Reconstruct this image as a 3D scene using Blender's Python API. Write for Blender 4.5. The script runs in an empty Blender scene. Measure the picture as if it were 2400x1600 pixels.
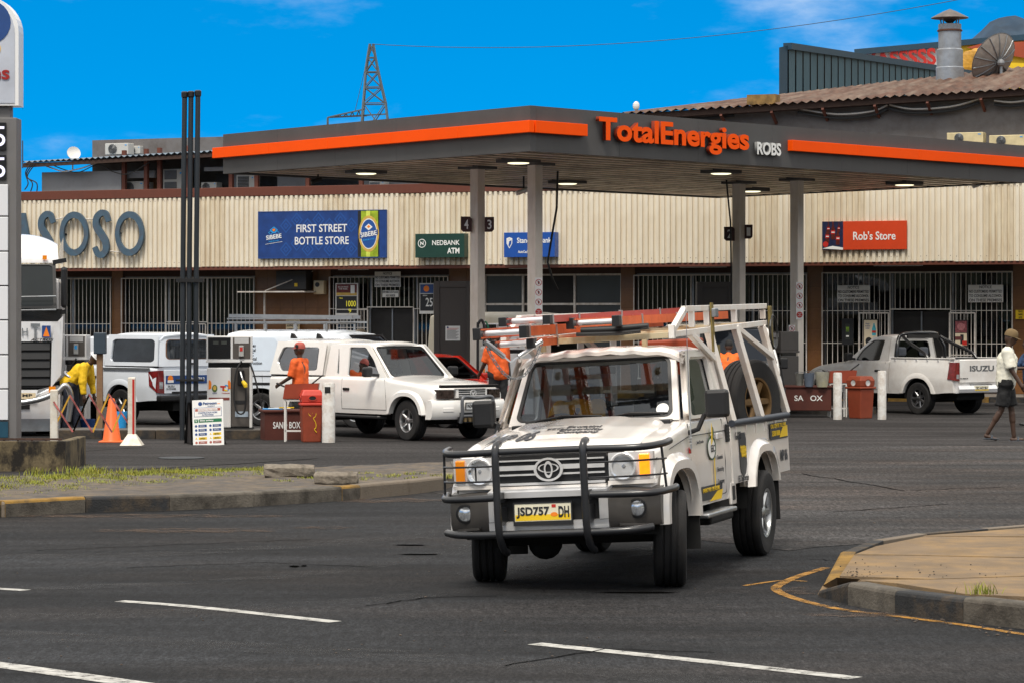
import bpy, math, random
from mathutils import Vector, Matrix
random.seed(7)
R = math.radians
sc = bpy.context.scene
COL = sc.collection
# ---------------------------------------------------------------- camera
FPX, CAM_H, CYP = 6667.0, 2.2, 744.0        # focal length in photo pixels, eye height, horizon row (photo is 2400 x 1600)
cam = bpy.data.cameras.new('camera')
camo = bpy.data.objects.new('camera', cam); COL.objects.link(camo)
cam.sensor_width = 36; cam.lens = 36 * FPX / 2400; cam.shift_y = -(800 - CYP) / 2400
cam.clip_start = .5; cam.clip_end = 6000
camo.location = (0, 0, CAM_H); camo.rotation_euler = (R(90), 0, 0)
sc.camera = camo
# ---------------------------------------------------------------- sky
SUN_EL, SUN_AZ = 62.0, 195.0               # high sun; azimuth clockwise from +Y: behind the camera, a little to its left
w = bpy.data.worlds.new('World'); sc.world = w; w.use_nodes = True
nt = w.node_tree; nt.nodes.clear()
def N(t, **k):
    n = nt.nodes.new(t)
    for a, b in k.items(): setattr(n, a, b)
    return n
out = N('ShaderNodeOutputWorld'); bg = N('ShaderNodeBackground')
sky = N('ShaderNodeTexSky', sky_type='NISHITA', sun_disc=False, sun_elevation=R(SUN_EL), sun_rotation=R(SUN_AZ), altitude=700, air_density=1.0, dust_density=0.2, ozone_density=5.0)
hs = N('ShaderNodeHueSaturation'); hs.inputs['Saturation'].default_value = 1.45; hs.inputs['Hue'].default_value = .492; hs.inputs['Value'].default_value = 1.0
tc = N('ShaderNodeTexCoord'); mp = N('ShaderNodeMapping'); mp.inputs['Scale'].default_value = (4.5, 4.5, 13); mp.inputs['Location'].default_value = (.08, .1, .12)
no = N('ShaderNodeTexNoise'); no.inputs['Scale'].default_value = 1.35; no.inputs['Detail'].default_value = 10; no.inputs['Roughness'].default_value = .58
# a broken white cloud deck overhead that thins out towards the horizon
sep = N('ShaderNodeSeparateXYZ'); el = N('ShaderNodeMapRange', interpolation_type='SMOOTHSTEP'); el.inputs[1].default_value = .09; el.inputs[2].default_value = .30; el.inputs[3].default_value = .0; el.inputs[4].default_value = .36
ad = N('ShaderNodeMath', operation='ADD'); rp = N('ShaderNodeMapRange', interpolation_type='SMOOTHSTEP'); rp.inputs[1].default_value = .51; rp.inputs[2].default_value = .86; rp.inputs[4].default_value = .95
mx = N('ShaderNodeMix', data_type='RGBA'); mx.inputs['B'].default_value = (7.6, 7.3, 6.8, 1)
L = nt.links.new
tl_ = N('ShaderNodeVectorMath', operation='ADD'); tl_.inputs[1].default_value = (0, 0, .20)     # clear dry air: little horizon haze
L(tc.outputs['Generated'], tl_.inputs[0]); L(tl_.outputs[0], sky.inputs[0])
L(tc.outputs['Generated'], mp.inputs[0]); L(mp.outputs[0], no.inputs[0]); L(tc.outputs['Generated'], sep.inputs[0]); L(sep.outputs['Z'], el.inputs[0])
L(no.outputs['Fac'], ad.inputs[0]); L(el.outputs[0], ad.inputs[1]); L(ad.outputs[0], rp.inputs[0])
L(sky.outputs[0], hs.inputs['Color']); L(hs.outputs[0], mx.inputs['A']); L(rp.outputs[0], mx.inputs['Factor'])
L(mx.outputs['Result'], bg.inputs[0]); L(bg.outputs[0], out.inputs[0])
bg.inputs[1].default_value = 0.15
# ---------------------------------------------------------------- sun (hazy, soft edged)
sl = bpy.data.lights.new('sun', 'SUN'); sl.energy = 2.6; sl.angle = R(16); sl.color = (1, .93, .82)
so = bpy.data.objects.new('sun', sl); COL.objects.link(so)
_d = Vector((math.sin(R(SUN_AZ)) * math.cos(R(SUN_EL)), math.cos(R(SUN_AZ)) * math.cos(R(SUN_EL)), math.sin(R(SUN_EL))))
so.rotation_euler = _d.to_track_quat('Z', 'Y').to_euler(); so.location = _d * 60
vs = sc.view_settings; vs.view_transform = 'Standard'; vs.look = 'None'; vs.exposure = 0.3; vs.gamma = 1; vs.use_curve_mapping = False
sc.cycles.max_bounces = 6; sc.cycles.transparent_max_bounces = 8; sc.cycles.use_denoising = True
# ---------------------------------------------------------------- materials
MATS = {}
def mat(name, c, rough=.55, metal=0., var=.12, scale=4., bump=0., bscale=60., dirt=None, damt=.5, dscale=2., dedge=.18, emit=0., alpha=None, trans=0., spec=.5, coat=0., stretch=None, dstretch=None):
    if name in MATS: return MATS[name]
    m = bpy.data.materials.new(name); m.use_nodes = True; MATS[name] = m
    t = m.node_tree; b = t.nodes['Principled BSDF']
    def n(ty, **k):
        x = t.nodes.new(ty)
        for a, v in k.items(): setattr(x, a, v)
        return x
    b.inputs['Roughness'].default_value = rough; b.inputs['Metallic'].default_value = metal
    b.inputs['Specular IOR Level'].default_value = spec; b.inputs['Coat Weight'].default_value = coat; b.inputs['Coat Roughness'].default_value = .08
    co = n('ShaderNodeTexCoord'); src = co.outputs['Object']
    def mapped(s):
        if not s: return src
        q = n('ShaderNodeMapping'); q.inputs['Scale'].default_value = s; t.links.new(src, q.inputs[0]); return q.outputs[0]
    def noise(sc_, det=5, s=None, ro=.6):
        q = n('ShaderNodeTexNoise'); q.inputs['Scale'].default_value = sc_; q.inputs['Detail'].default_value = det; q.inputs['Roughness'].default_value = ro
        t.links.new(mapped(s), q.inputs[0]); return q.outputs['Fac']
    def mix(f, a, bb):
        q = n('ShaderNodeMix', data_type='RGBA'); 
        for key, v in (('A', a), ('B', bb)):
            if isinstance(v, tuple): q.inputs[key].default_value = (*v[:3], 1)
            else: t.links.new(v, q.inputs[key])
        if isinstance(f, float): q.inputs['Factor'].default_value = f
        else: t.links.new(f, q.inputs['Factor'])
        return q.outputs['Result']
    def ramp(f, p0, p1, amt=1.):
        q = n('ShaderNodeMapRange'); q.inputs['From Min'].default_value = p0; q.inputs['From Max'].default_value = p1; q.inputs['To Max'].default_value = amt
        t.links.new(f, q.inputs['Value']); return q.outputs[0]
    col = tuple(c[:3])
    if var > 0:
        f = ramp(noise(scale, 6, stretch), .3, .7)
        col = mix(f, tuple(x * (1 - var) for x in c[:3]), tuple(min(1, x * (1 + var)) for x in c[:3]))
    if dirt:
        f = ramp(noise(dscale, 8, dstretch, .68), .5 - dedge * .3, .5 + dedge, damt)
        col = mix(f, col, dirt)
        rr = n('ShaderNodeMapRange'); rr.inputs['To Min'].default_value = rough; rr.inputs['To Max'].default_value = min(1, rough + .3)
        t.links.new(f, rr.inputs['Value']); t.links.new(rr.outputs[0], b.inputs['Roughness'])
    if isinstance(col, tuple): b.inputs['Base Color'].default_value = (*col, 1)
    else: t.links.new(col, b.inputs['Base Color'])
    if bump:
        q = n('ShaderNodeBump'); q.inputs['Strength'].default_value = bump; q.inputs['Distance'].default_value = .01
        t.links.new(noise(bscale, 4), q.inputs['Height']); t.links.new(q.outputs[0], b.inputs['Normal'])
    if emit:
        b.inputs['Emission Color'].default_value = (*c[:3], 1); b.inputs['Emission Strength'].default_value = emit
    if alpha is not None: b.inputs['Alpha'].default_value = alpha
    if trans: b.inputs['Transmission Weight'].default_value = trans
    return m
def glass(name, tint, a, rough=.03, k=.9):
    """thin pane: clear mixed with a mirror-like coat; a = how much tint blocks"""
    if name in MATS: return MATS[name]
    m = bpy.data.materials.new(name); m.use_nodes = True; MATS[name] = m
    t = m.node_tree; t.nodes.clear(); o = t.nodes.new('ShaderNodeOutputMaterial')
    tr = t.nodes.new('ShaderNodeBsdfTransparent'); tr.inputs[0].default_value = (*[1 - a * (1 - x) for x in tint], 1)
    g = t.nodes.new('ShaderNodeBsdfGlossy'); g.inputs['Roughness'].default_value = rough; g.inputs[0].default_value = (.9, .95, 1, 1)
    fr = t.nodes.new('ShaderNodeFresnel'); fr.inputs[0].default_value = 1.5
    ad = t.nodes.new('ShaderNodeMath'); ad.operation = 'MULTIPLY_ADD'; ad.inputs[1].default_value = k; ad.inputs[2].default_value = .02 * k
    mx = t.nodes.new('ShaderNodeMixShader')
    t.links.new(fr.outputs[0], ad.inputs[0]); t.links.new(ad.outputs[0], mx.inputs[0]); t.links.new(tr.outputs[0], mx.inputs[1]); t.links.new(g.outputs[0], mx.inputs[2]); t.links.new(mx.outputs[0], o.inputs[0])
    return m
# ---------------------------------------------------------------- mesh helpers
V = Vector
class MB:
    def __init__(s): s.v = []; s.f = []; s.m = []; s.k = 0
    def add(s, vs, fs):
        o = len(s.v); s.v += [tuple(x) for x in vs]
        for f in fs: s.f.append(tuple(i + o for i in f)); s.m.append(s.k)
        return s
    def box(s, x0, x1, y0, y1, z0, z1, M=None):
        vs = [V((x, y, z)) for z in (z0, z1) for y in (y0, y1) for x in (x0, x1)]
        if M is not None: vs = [M @ v for v in vs]
        return s.add(vs, [(0, 2, 3, 1), (4, 5, 7, 6), (0, 1, 5, 4), (2, 6, 7, 3), (0, 4, 6, 2), (1, 3, 7, 5)])
    def quad(s, *p): return s.add(p, [tuple(range(len(p)))])
    def bar(s, a, b, w, h=None, up=(0, 0, 1)):
        a, b = V(a), V(b); h = h or w; d = (b - a); l = d.length; d.normalize(); u = V(up)
        if abs(d.dot(u)) > .98: u = V((1, 0, 0))
        r = d.cross(u).normalized(); u = r.cross(d)
        return s.box(0, l, -w / 2, w / 2, -h / 2, h / 2, Matrix(((d.x, r.x, u.x, a.x), (d.y, r.y, u.y, a.y), (d.z, r.z, u.z, a.z), (0, 0, 0, 1))))
    def tube(s, pts, r, n=8, caps=True):
        pts = [V(p) for p in pts]; rs = r if isinstance(r, (list, tuple)) else [r] * len(pts)
        vs = []; pu = None
        for i, p in enumerate(pts):
            d = (pts[min(i + 1, len(pts) - 1)] - pts[max(i - 1, 0)]).normalized()
            if pu is None: pu = d.orthogonal().normalized()
            u = (pu - d * pu.dot(d))
            u = u.normalized() if u.length > 1e-6 else d.orthogonal().normalized()
            pu = u; w_ = d.cross(u)
            for k in range(n):
                a = 2 * math.pi * (k + .5) / n; vs.append(p + (u * math.cos(a) + w_ * math.sin(a)) * rs[i])
        fs = [(i * n + k, i * n + (k + 1) % n, (i + 1) * n + (k + 1) % n, (i + 1) * n + k) for i in range(len(pts) - 1) for k in range(n)]
        if caps: fs += [tuple(reversed(range(n))), tuple((len(pts) - 1) * n + k for k in range(n))]
        return s.add(vs, fs)
    def cyl(s, a, b, r0, r1=None, n=16): return s.tube([a, b], [r0, r0 if r1 is None else r1], n)
    def ball(s, c, r, nu=12, nv=8, M=None):
        r = V((r, r, r)) if not hasattr(r, '__len__') else V(r); c = V(c); vs = []
        for j in range(1, nv):
            t = math.pi * j / nv
            for i in range(nu):
                a = 2 * math.pi * i / nu; p = V((r.x * math.sin(t) * math.cos(a), r.y * math.sin(t) * math.sin(a), r.z * math.cos(t)))
                vs.append(c + (M @ p if M else p))
        top = V((0, 0, r.z)); 
        vs.append(c + (M @ top if M else top)); vs.append(c - (M @ top if M else top)); T, B = len(vs) - 2, len(vs) - 1
        fs = [(j * nu + i, (j + 1) * nu + i, (j + 1) * nu + (i + 1) % nu, j * nu + (i + 1) % nu) for j in range(nv - 2) for i in range(nu)]
        fs += [(T, i, (i + 1) % nu) for i in range(nu)] + [(B, (nv - 2) * nu + (i + 1) % nu, (nv - 2) * nu + i) for i in range(nu)]
        return s.add(vs, fs)
    def lathe(s, prof, M=None, n=24):
        """prof: (radius, height) pairs turned about the local z axis"""
        vs = []
        for r, z in prof:
            for k in range(n):
                a = 2 * math.pi * k / n; p = V((r * math.cos(a), r * math.sin(a), z)); vs.append(M @ p if M is not None else p)
        fs = [(i * n + k, i * n + (k + 1) % n, (i + 1) * n + (k + 1) % n, (i + 1) * n + k) for i in range(len(prof) - 1) for k in range(n)]
        return s.add(vs, fs)
    def prism(s, poly, t0, t1, M=None):
        """poly in local x,y; extruded along local z from t0 to t1"""
        n = len(poly); vs = [V((x, y, t0)) for x, y in poly] + [V((x, y, t1)) for x, y in poly]
        if M is not None: vs = [M @ v for v in vs]
        return s.add(vs, [tuple(reversed(range(n))), tuple(range(n, 2 * n))] + [(i, (i + 1) % n, n + (i + 1) % n, n + i) for i in range(n)])
    def grid(s, fn, nu, nv):
        vs = [fn(i / nu, j / nv) for j in range(nv + 1) for i in range(nu + 1)]
        return s.add(vs, [(j * (nu + 1) + i, j * (nu + 1) + i + 1, (j + 1) * (nu + 1) + i + 1, (j + 1) * (nu + 1) + i) for j in range(nv) for i in range(nu)])
    def mesh(s, name, mats, smooth=None):
        me = bpy.data.meshes.new(name); me.from_pydata(s.v, [], s.f)
        for m in (mats if isinstance(mats, (list, tuple)) else [mats]): me.materials.append(m)
        if len(me.materials) > 1: me.polygons.foreach_set('material_index', s.m)
        if smooth is not None:
            me.polygons.foreach_set('use_smooth', [True] * len(me.polygons)); me.set_sharp_from_angle(angle=R(smooth))
        me.update(); return me
    def build(s, name, mats, parent=None, smooth=None, bevel=0, M=None, seg=2):
        return link(name, s.mesh(name, mats, smooth), parent, bevel, M, seg)
def link(name, me, parent=None, bevel=0, M=None, seg=2):
    o = bpy.data.objects.new(name, me); COL.objects.link(o); o.parent = parent
    if M is not None: o.matrix_basis = M
    if bevel:
        b = o.modifiers.new('bevel', 'BEVEL'); b.width = bevel; b.segments = seg; b.limit_method = 'ANGLE'; b.angle_limit = R(40)
    return o
def tag(o, label, cat, group=None):
    o['label'] = label; o['category'] = cat
    if group: o['group'] = group
    return o
def thing(name, label, cat, loc=(0, 0, 0), rz=0, group=None, M=None):
    o = bpy.data.objects.new(name, None); COL.objects.link(o); o.empty_display_size = .2
    if M is not None: o.matrix_basis = M
    else: o.location = loc; o.rotation_euler = (0, 0, rz)
    return tag(o, label, cat, group)
def struct(o, kind='structure'): o['kind'] = kind; return o
def fr(o, r, u=(0, 0, 1)):
    """frame: origin, right vector, up vector (normal = right x up)"""
    o, r, u = V(o), V(r).normalized(), V(u).normalized(); n = r.cross(u)
    return Matrix(((r.x, u.x, n.x, o.x), (r.y, u.y, n.y, o.y), (r.z, u.z, n.z, o.z), (0, 0, 0, 1)))
TEXTS = []
FONTS = {}
def text(parent, s, M, w_, h_, m, name='lettering', ext=.002, bold=.0, shear=0., warp=None):
    """flat lettering centred on frame M, stretched to w_ x h_ metres; turned into a mesh at the end"""
    c = bpy.data.curves.new(name, 'FONT'); c.body = s; c.offset = bold; c.align_x = 'CENTER'; c.resolution_u = 4; c.extrude = .5; c.shear = shear; c.space_line = .95
    o = bpy.data.objects.new('fontobj', c); COL.objects.link(o)
    TEXTS.append((o, parent, M, w_, h_, m, name, ext, warp)); return o
def finish_texts():
    dg = bpy.context.evaluated_depsgraph_get()
    for o, parent, M, w_, h_, m, name, ext, warp in TEXTS:
        me = bpy.data.meshes.new_from_object(o.evaluated_get(dg))
        if not len(me.vertices): bpy.data.objects.remove(o); continue
        xs = [v.co.x for v in me.vertices]; ys = [v.co.y for v in me.vertices]
        cx, cy, W, H = (min(xs) + max(xs)) / 2, (min(ys) + max(ys)) / 2, max(max(xs) - min(xs), 1e-6), max(max(ys) - min(ys), 1e-6)
        sx = w_ / W if w_ else h_ / H; sy = h_ / H if h_ else sx
        for v in me.vertices:
            z = (v.co.z + .5) * ext; v.co = ((v.co.x - cx) * sx, (v.co.y - cy) * sy, z)
            if warp: v.co = V(warp(v.co.x, v.co.y)) + V((0, 0, z))
        mm = m if isinstance(m, tuple) else (m,); me.materials.clear(); [me.materials.append(x) for x in mm]; me.name = name
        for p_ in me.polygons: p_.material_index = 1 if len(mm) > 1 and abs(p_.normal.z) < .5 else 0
        q = bpy.data.objects.new(name, me); COL.objects.link(q); q.parent = parent; q.matrix_basis = M
        bpy.data.objects.remove(o)
def shp(parent, poly, M, m, name='print', t=.002, z=0.):
    return MB().prism(poly, z, z + t).build(name, m, parent, M=M)
def circ(cx, cy, rx, ry=None, n=24, a0=0, a1=360):
    ry = ry or rx; full = abs(a1 - a0) >= 360
    k = n if full else n + 1
    return [(cx + rx * math.cos(R(a0 + (a1 - a0) * i / n)), cy + ry * math.sin(R(a0 + (a1 - a0) * i / n))) for i in range(k)]
def rect(x0, x1, y0, y1): return [(x0, y0), (x1, y0), (x1, y1), (x0, y1)]
def ring(parent, c, ro, ri, M, m, name='logo', t=.002, z=0., n=28, ey=1., a0=0, a1=360):
    b = MB()
    pts = [(R(a0 + (a1 - a0) * i / n)) for i in range(n + 1)]
    for i in range(n):
        q = [(c[0] + r_ * math.cos(a), c[1] + r_ * ey * math.sin(a)) for r_, a in ((ri, pts[i]), (ro, pts[i]), (ro, pts[i + 1]), (ri, pts[i + 1]))]
        b.prism(q, z, z + t)
    return b.build(name, m, parent, M=M)
def copy_tree(o, parent=None):
    c = o.copy(); COL.objects.link(c); c.parent = parent
    for ch in list(o.children): copy_tree(ch, c)
    return c
# ---------------------------------------------------------------- photo rows and columns -> places
def AT(px, py, Y): return V(((px - 1200) / FPX * Y, Y, CAM_H - (py - CYP) / FPX * Y))
def G(px, py, z=0.): Y = (CAM_H - z) * FPX / (py - CYP); return V(((px - 1200) / FPX * Y, Y, z))
def GY(px, Y, z=0.): return V(((px - 1200) / FPX * Y, Y, z))
# shared materials
WHITE = mat('white paint', (.74, .73, .70), .32, var=.05, scale=1.2, dirt=(.42, .33, .25), damt=.35, dscale=2.3, coat=.4)
CARW = mat('white car paint', (.84, .825, .80), .18, var=.02, scale=.8, dirt=(.60, .50, .41), damt=.28, dscale=1.3, dedge=.25, coat=.8)
CARB = mat('bluish white car paint', (.74, .79, .86), .22, var=.02, scale=.8, dirt=(.5, .5, .5), damt=.2, dscale=1.3, coat=.6)
BLACK = mat('black plastic', (.011, .011, .012), .45, var=.2, scale=8)
RUB = mat('tyre rubber', (.009, .009, .010), .8, var=.25, scale=9, bump=.3, bscale=70, dirt=(.035, .029, .024), damt=.35, dscale=5)
DARK = mat('dark underside', (.012, .012, .012), .8, var=.2)
CHROME = mat('chrome', (.80, .80, .81), .16, .35, var=.08, scale=3, coat=.5)
ALU = mat('aluminium', (.55, .56, .57), .35, 1, var=.12, scale=6)
STEEL = mat('grey steel', (.26, .28, .30), .45, .6, var=.15, scale=5, dirt=(.12, .07, .04), damt=.3)
SEAL = mat('window rubber', (.01, .01, .011), .5, var=0)
GLS = glass('clear window', (.38, .42, .44), .88, .03, 1.1)
GLD = glass('tinted window', (.07, .08, .10), .97, .03, .5)
RED = mat('red lamp plastic', (.30, .012, .010), .15, var=.1, coat=.5)
AMB = mat('amber lamp plastic', (.85, .26, .01), .15, var=.1, coat=.5)
AMBL = mat('lit amber lamp', (1., .27, .008), .2, var=.25, scale=30, emit=.9)
LENS = mat('headlamp lens', (.55, .57, .60), .08, .6, var=.35, scale=40)
INK = mat('black print', (.012, .012, .014), .5, var=0)
WPR = mat('white print', (.80, .80, .78), .5, var=.03)
BLUEP = mat('blue print', (.015, .06, .22), .45, var=.1)
YELP = mat('yellow print', (.78, .52, .01), .5, var=.06)
REDP = mat('red print', (.50, .02, .012), .5, var=.08)
GREENP = mat('green print', (.01, .16, .06), .5, var=.1)
ORP = mat('orange print', (.85, .22, .01), .5, var=.05)
BLUEL = mat('light blue print', (.02, .33, .75), .5, var=.1)
# ================================================================ ground, road, kerbs
def asphalt(name, c, brown, bamt, spk, fine=55., patch=.35, pst=(1, 1, 1), bst=(.35, 1.6, 1), damp=.5, con=.6):
    m = bpy.data.materials.new(name); m.use_nodes = True; t = m.node_tree; b = t.nodes['Principled BSDF']
    b.inputs['Roughness'].default_value = .9; b.inputs['Specular IOR Level'].default_value = .18
    co = t.nodes.new('ShaderNodeTexCoord')
    def noise(s, det=4, st=None, ro=.6):
        q = t.nodes.new('ShaderNodeTexNoise'); q.inputs['Scale'].default_value = s; q.inputs['Detail'].default_value = det; q.inputs['Roughness'].default_value = ro
        p = t.nodes.new('ShaderNodeMapping'); p.inputs['Scale'].default_value = st or (1, 1, 1); t.links.new(co.outputs['Object'], p.inputs[0]); t.links.new(p.outputs[0], q.inputs[0]); return q.outputs['Fac']
    def mr(f, a, e, lo=0., hi=1.):
        q = t.nodes.new('ShaderNodeMapRange'); q.inputs[1].default_value = a; q.inputs[2].default_value = e; q.inputs[3].default_value = lo; q.inputs[4].default_value = hi; t.links.new(f, q.inputs[0]); return q.outputs[0]
    def mix(f, a, e, bt='MIX'):
        q = t.nodes.new('ShaderNodeMix'); q.data_type = 'RGBA'; q.blend_type = bt
        for k, v in (('A', a), ('B', e)):
            if isinstance(v, tuple): q.inputs[k].default_value = (*v, 1)
            else: t.links.new(v, q.inputs[k])
        if isinstance(f, float): q.inputs['Factor'].default_value = f
        else: t.links.new(f, q.inputs['Factor'])
        return q.outputs['Result']
    col = mix(mr(noise(patch, 5, pst), .32, .68), tuple(x * .58 for x in c), tuple(x * 1.55 for x in c))
    col = mix(mr(noise(.55, 8, bst, .7), .47, .72, 0, bamt), col, brown)
    f1 = mr(noise(fine * .34, 5, (2.3, .6, 1), .8), .36, .64, 1 - con * 1.1, 1 + con * 1.7)
    cmb = t.nodes.new('ShaderNodeCombineColor'); [t.links.new(f1, cmb.inputs[k]) for k in range(3)]
    col = mix(1., col, cmb.outputs[0], 'MULTIPLY')
    f2 = mr(noise(5.5, 9, (2.6, .6, 1), .8), .33, .67, 1 - con * .95, 1 + con * 1.15)
    cm2 = t.nodes.new('ShaderNodeCombineColor'); [t.links.new(f2, cm2.inputs[k]) for k in range(3)]
    col = mix(1., col, cm2.outputs[0], 'MULTIPLY')
    vo = t.nodes.new('ShaderNodeTexVoronoi'); vo.inputs['Scale'].default_value = fine * 1.1; t.links.new(co.outputs['Object'], vo.inputs[0])
    col = mix(mr(vo.outputs['Distance'], .0, .22, .55, 0.), col, spk)
    f3 = mr(noise(.9, 7, (.22, 1.5, 1), .65), .3, .7, .5, 1.5)
    cm3 = t.nodes.new('ShaderNodeCombineColor'); [t.links.new(f3, cm3.inputs[k]) for k in range(3)]
    col = mix(1., col, cm3.outputs[0], 'MULTIPLY')
    t.links.new(col, b.inputs['Base Color'])
    bp = t.nodes.new('ShaderNodeBump'); bp.inputs['Strength'].default_value = .55; bp.inputs['Distance'].default_value = .006
    t.links.new(noise(fine, 3, None, .8), bp.inputs['Height']); t.links.new(bp.outputs[0], b.inputs['Normal'])
    MATS[name] = m; return m
ROAD = asphalt('road asphalt', (.0118, .0124, .0138), (.036, .026, .020), .32, (.075, .070, .066), 62, .3, (.5, 1.2, 1), (.22, .8, 1))
APRON = asphalt('worn chip asphalt', (.026, .0250, .0252), (.058, .038, .027), .5, (.18, .16, .15), 34, .4, (.6, 1, 1), (.25, .7, 1), con=.6)
FORE = asphalt('forecourt paving', (.027, .0252, .0252), (.009, .0085, .0085), .7, (.08, .07, .07), 45, .25, (.35, 1.3, 1), (.12, 1.1, 1), con=.4)
DIRT = asphalt('bare ground', (.12, .10, .08), (.2, .14, .09), .5, (.2, .18, .15), 30)
CONC = mat('sandy concrete', (.165, .115, .068), .9, var=.25, scale=1.6, bump=.6, bscale=70, dirt=(.42, .25, .08), damt=.35, dscale=2.6)
VERGE = mat('cracked verge paving', (.07, .060, .053), .9, var=.35, scale=5, bump=.9, bscale=30, dirt=(.22, .16, .09), damt=.55, dscale=4)
KERB = mat('weathered kerb', (.105, .092, .075), .9, var=.35, scale=3, bump=.8, bscale=45, dirt=(.022, .018, .014), damt=.9, dscale=3.2)
KERBK = mat('black painted kerb', (.018, .019, .021), .85, var=.3, scale=4, bump=.7, bscale=45, dirt=(.13, .09, .05), damt=.6, dscale=3.5)
KERBY = mat('faded yellow kerb', (.25, .14, .024), .85, var=.3, scale=4, bump=.7, bscale=45, dirt=(.07, .05, .03), damt=.9, dscale=3.4)
KERBC = mat('pale kerb concrete', (.17, .138, .105), .9, var=.25, scale=4, bump=.6, bscale=45, dirt=(.09, .07, .05), damt=.7, dscale=4)
LINEW = mat('white road paint', (.50, .49, .46), .7, var=.15, scale=9, dirt=(.08, .08, .08), damt=.85, dscale=9, dedge=.22, dstretch=(1, 3, 1))
LINEY = mat('yellow road paint', (.42, .20, .02), .75, var=.15, scale=7, dirt=(.12, .075, .04), damt=.85, dscale=7, dedge=.3)
def wear(m, s, lo, hi, top, st=(1, 1, 1)):
    t = m.node_tree; n = t.nodes.new('ShaderNodeTexNoise'); n.inputs['Scale'].default_value = s; n.inputs['Detail'].default_value = 9; n.inputs['Roughness'].default_value = .75
    r = t.nodes.new('ShaderNodeMapRange'); r.inputs[1].default_value = lo; r.inputs[2].default_value = hi; r.inputs[4].default_value = top
    c = t.nodes.new('ShaderNodeTexCoord'); p = t.nodes.new('ShaderNodeMapping'); p.inputs['Scale'].default_value = st
    t.links.new(c.outputs['Object'], p.inputs[0]); t.links.new(p.outputs[0], n.inputs[0]); t.links.new(n.outputs['Fac'], r.inputs[0]); t.links.new(r.outputs[0], t.nodes['Principled BSDF'].inputs['Alpha'])
wear(LINEW, 7, .33, .5, .95); wear(LINEY, 5, .36, .58, .95)
TRK = mat('tyre polished asphalt', (.048, .047, .048), .8, var=.3, scale=5); wear(TRK, 2.2, .40, .75, .55, (.5, 1.6, 1))
def sheet(name, pts, z, m, jag=0., parent=None, step=.4):
    q = []
    for i, p in enumerate(pts):
        a, b_ = V(p), V(pts[(i + 1) % len(pts)]); n = max(1, int((b_ - a).length / step)) if jag else 1; n = min(n, 160)
        for k in range(n):
            c = a.lerp(b_, k / n)
            if jag and k: c += V((random.uniform(-jag, jag), random.uniform(-jag, jag)))
            q.append((c.x, c.y, z))
    return MB().quad(*q).build(name, m, parent)
struct(MB().quad((-4000, -200, -.03), (4000, -200, -.03), (4000, 5000, -.03), (-4000, 5000, -.03)).build('ground', DIRT))
road = struct(sheet('road', [V((-70, 5)), V((70, 5)), V((70, 60)), V((-70, 60))], 0, ROAD))
apron = struct(sheet('driveway', [G(1010, 1148).xy, G(1130, 1200).xy, G(1850, 1290).xy, G(2100, 1262).xy, G(2700, 1215).xy, G(2900, 1040).xy, G(1000, 1046).xy, G(1040, 1110).xy], .004, APRON, .10))
fore = struct(sheet('forecourt', [G(-700, 1128).xy, G(0, 1122).xy, G(640, 1108).xy, G(1000, 1095).xy, G(1300, 1062).xy, G(1900, 1046).xy, G(2900, 1040).xy, V((40, 90)), V((-40, 110))], .008, FORE, .06))
# -------- verge with its kerb stones
KB = [(-420, 1221), (-190, 1216), (2, 1211), (12, 1211), (201, 1200), (398, 1196), (596, 1186), (802, 1172.5), (845, 1169), (959, 1158), (1038, 1148), (1072, 1136)]
base = [G(*p) for p in KB] + [G(1088, 1122), G(1082, 1109)]
cols = [KERBK, KERBY, KERBC, KERBY, KERBK, KERB, KERB, KERBY, KERBC, KERBC, KERBC, KERB, KERB]
kh = .175
def stone(parent, a, b_, inn, h, m, dep=.16, gap=.006, h2=None, ch=.02):
    a, b_ = V(a), V(b_); d = (b_ - a).normalized(); a = a + d * gap / 2; b_ = b_ - d * gap / 2
    i = V(inn).normalized(); h2 = h if h2 is None else h2; jit = random.uniform(-.006, .006)
    def sec(p, hh): 
        hh = hh + jit
        return [p + V((0, 0, -.02)), p + V((0, 0, hh - ch * 1.6)), p + i * ch * .5 + V((0, 0, hh - ch * .5)), p + i * ch * 1.6 + V((0, 0, hh)), p + i * dep + V((0, 0, hh)), p + i * dep + V((0, 0, -.02))]
    n = 6; s = MB().add(sec(a, h) + sec(b_, h2), [tuple(reversed(range(n))), tuple(range(n, 2 * n))] + [(k, (k + 1) % n, n + (k + 1) % n, n + k) for k in range(n)])
    s.m = [1 if (m is KERBY and k in (2, 7)) else 0 for k in range(len(s.f))]
    return s.build('kerb_stone', [KERB, m] if False else ([m, KERB] if m is KERBY else m), parent, bevel=.006)
verge_pts = []
verge = thing('verge', 'x', 'x'); del verge['label'], verge['category']; struct(verge)
inns = []
for k in range(len(base) - 1):
    d = (base[k + 1] - base[k]).normalized(); inn = V((-d.y, d.x, 0)); inns.append(inn)
    stone(verge, base[k], base[k + 1], inn, kh, cols[k % len(cols)])
ed = [base[0] + inns[0] * .155] + [base[k] + (inns[k - 1] + inns[k]).normalized() * .155 for k in range(1, len(inns))] + [base[-1] + inns[-1] * .155]
back = [G(1040, 1107), G(840, 1110), G(640, 1113), G(330, 1120), G(0, 1127), G(-420, 1132)]
vb = MB()
front = [V((p.x, p.y, kh - .012)) for p in ed]; bk = [V((p.x, p.y, .02)) for p in back]
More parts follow.
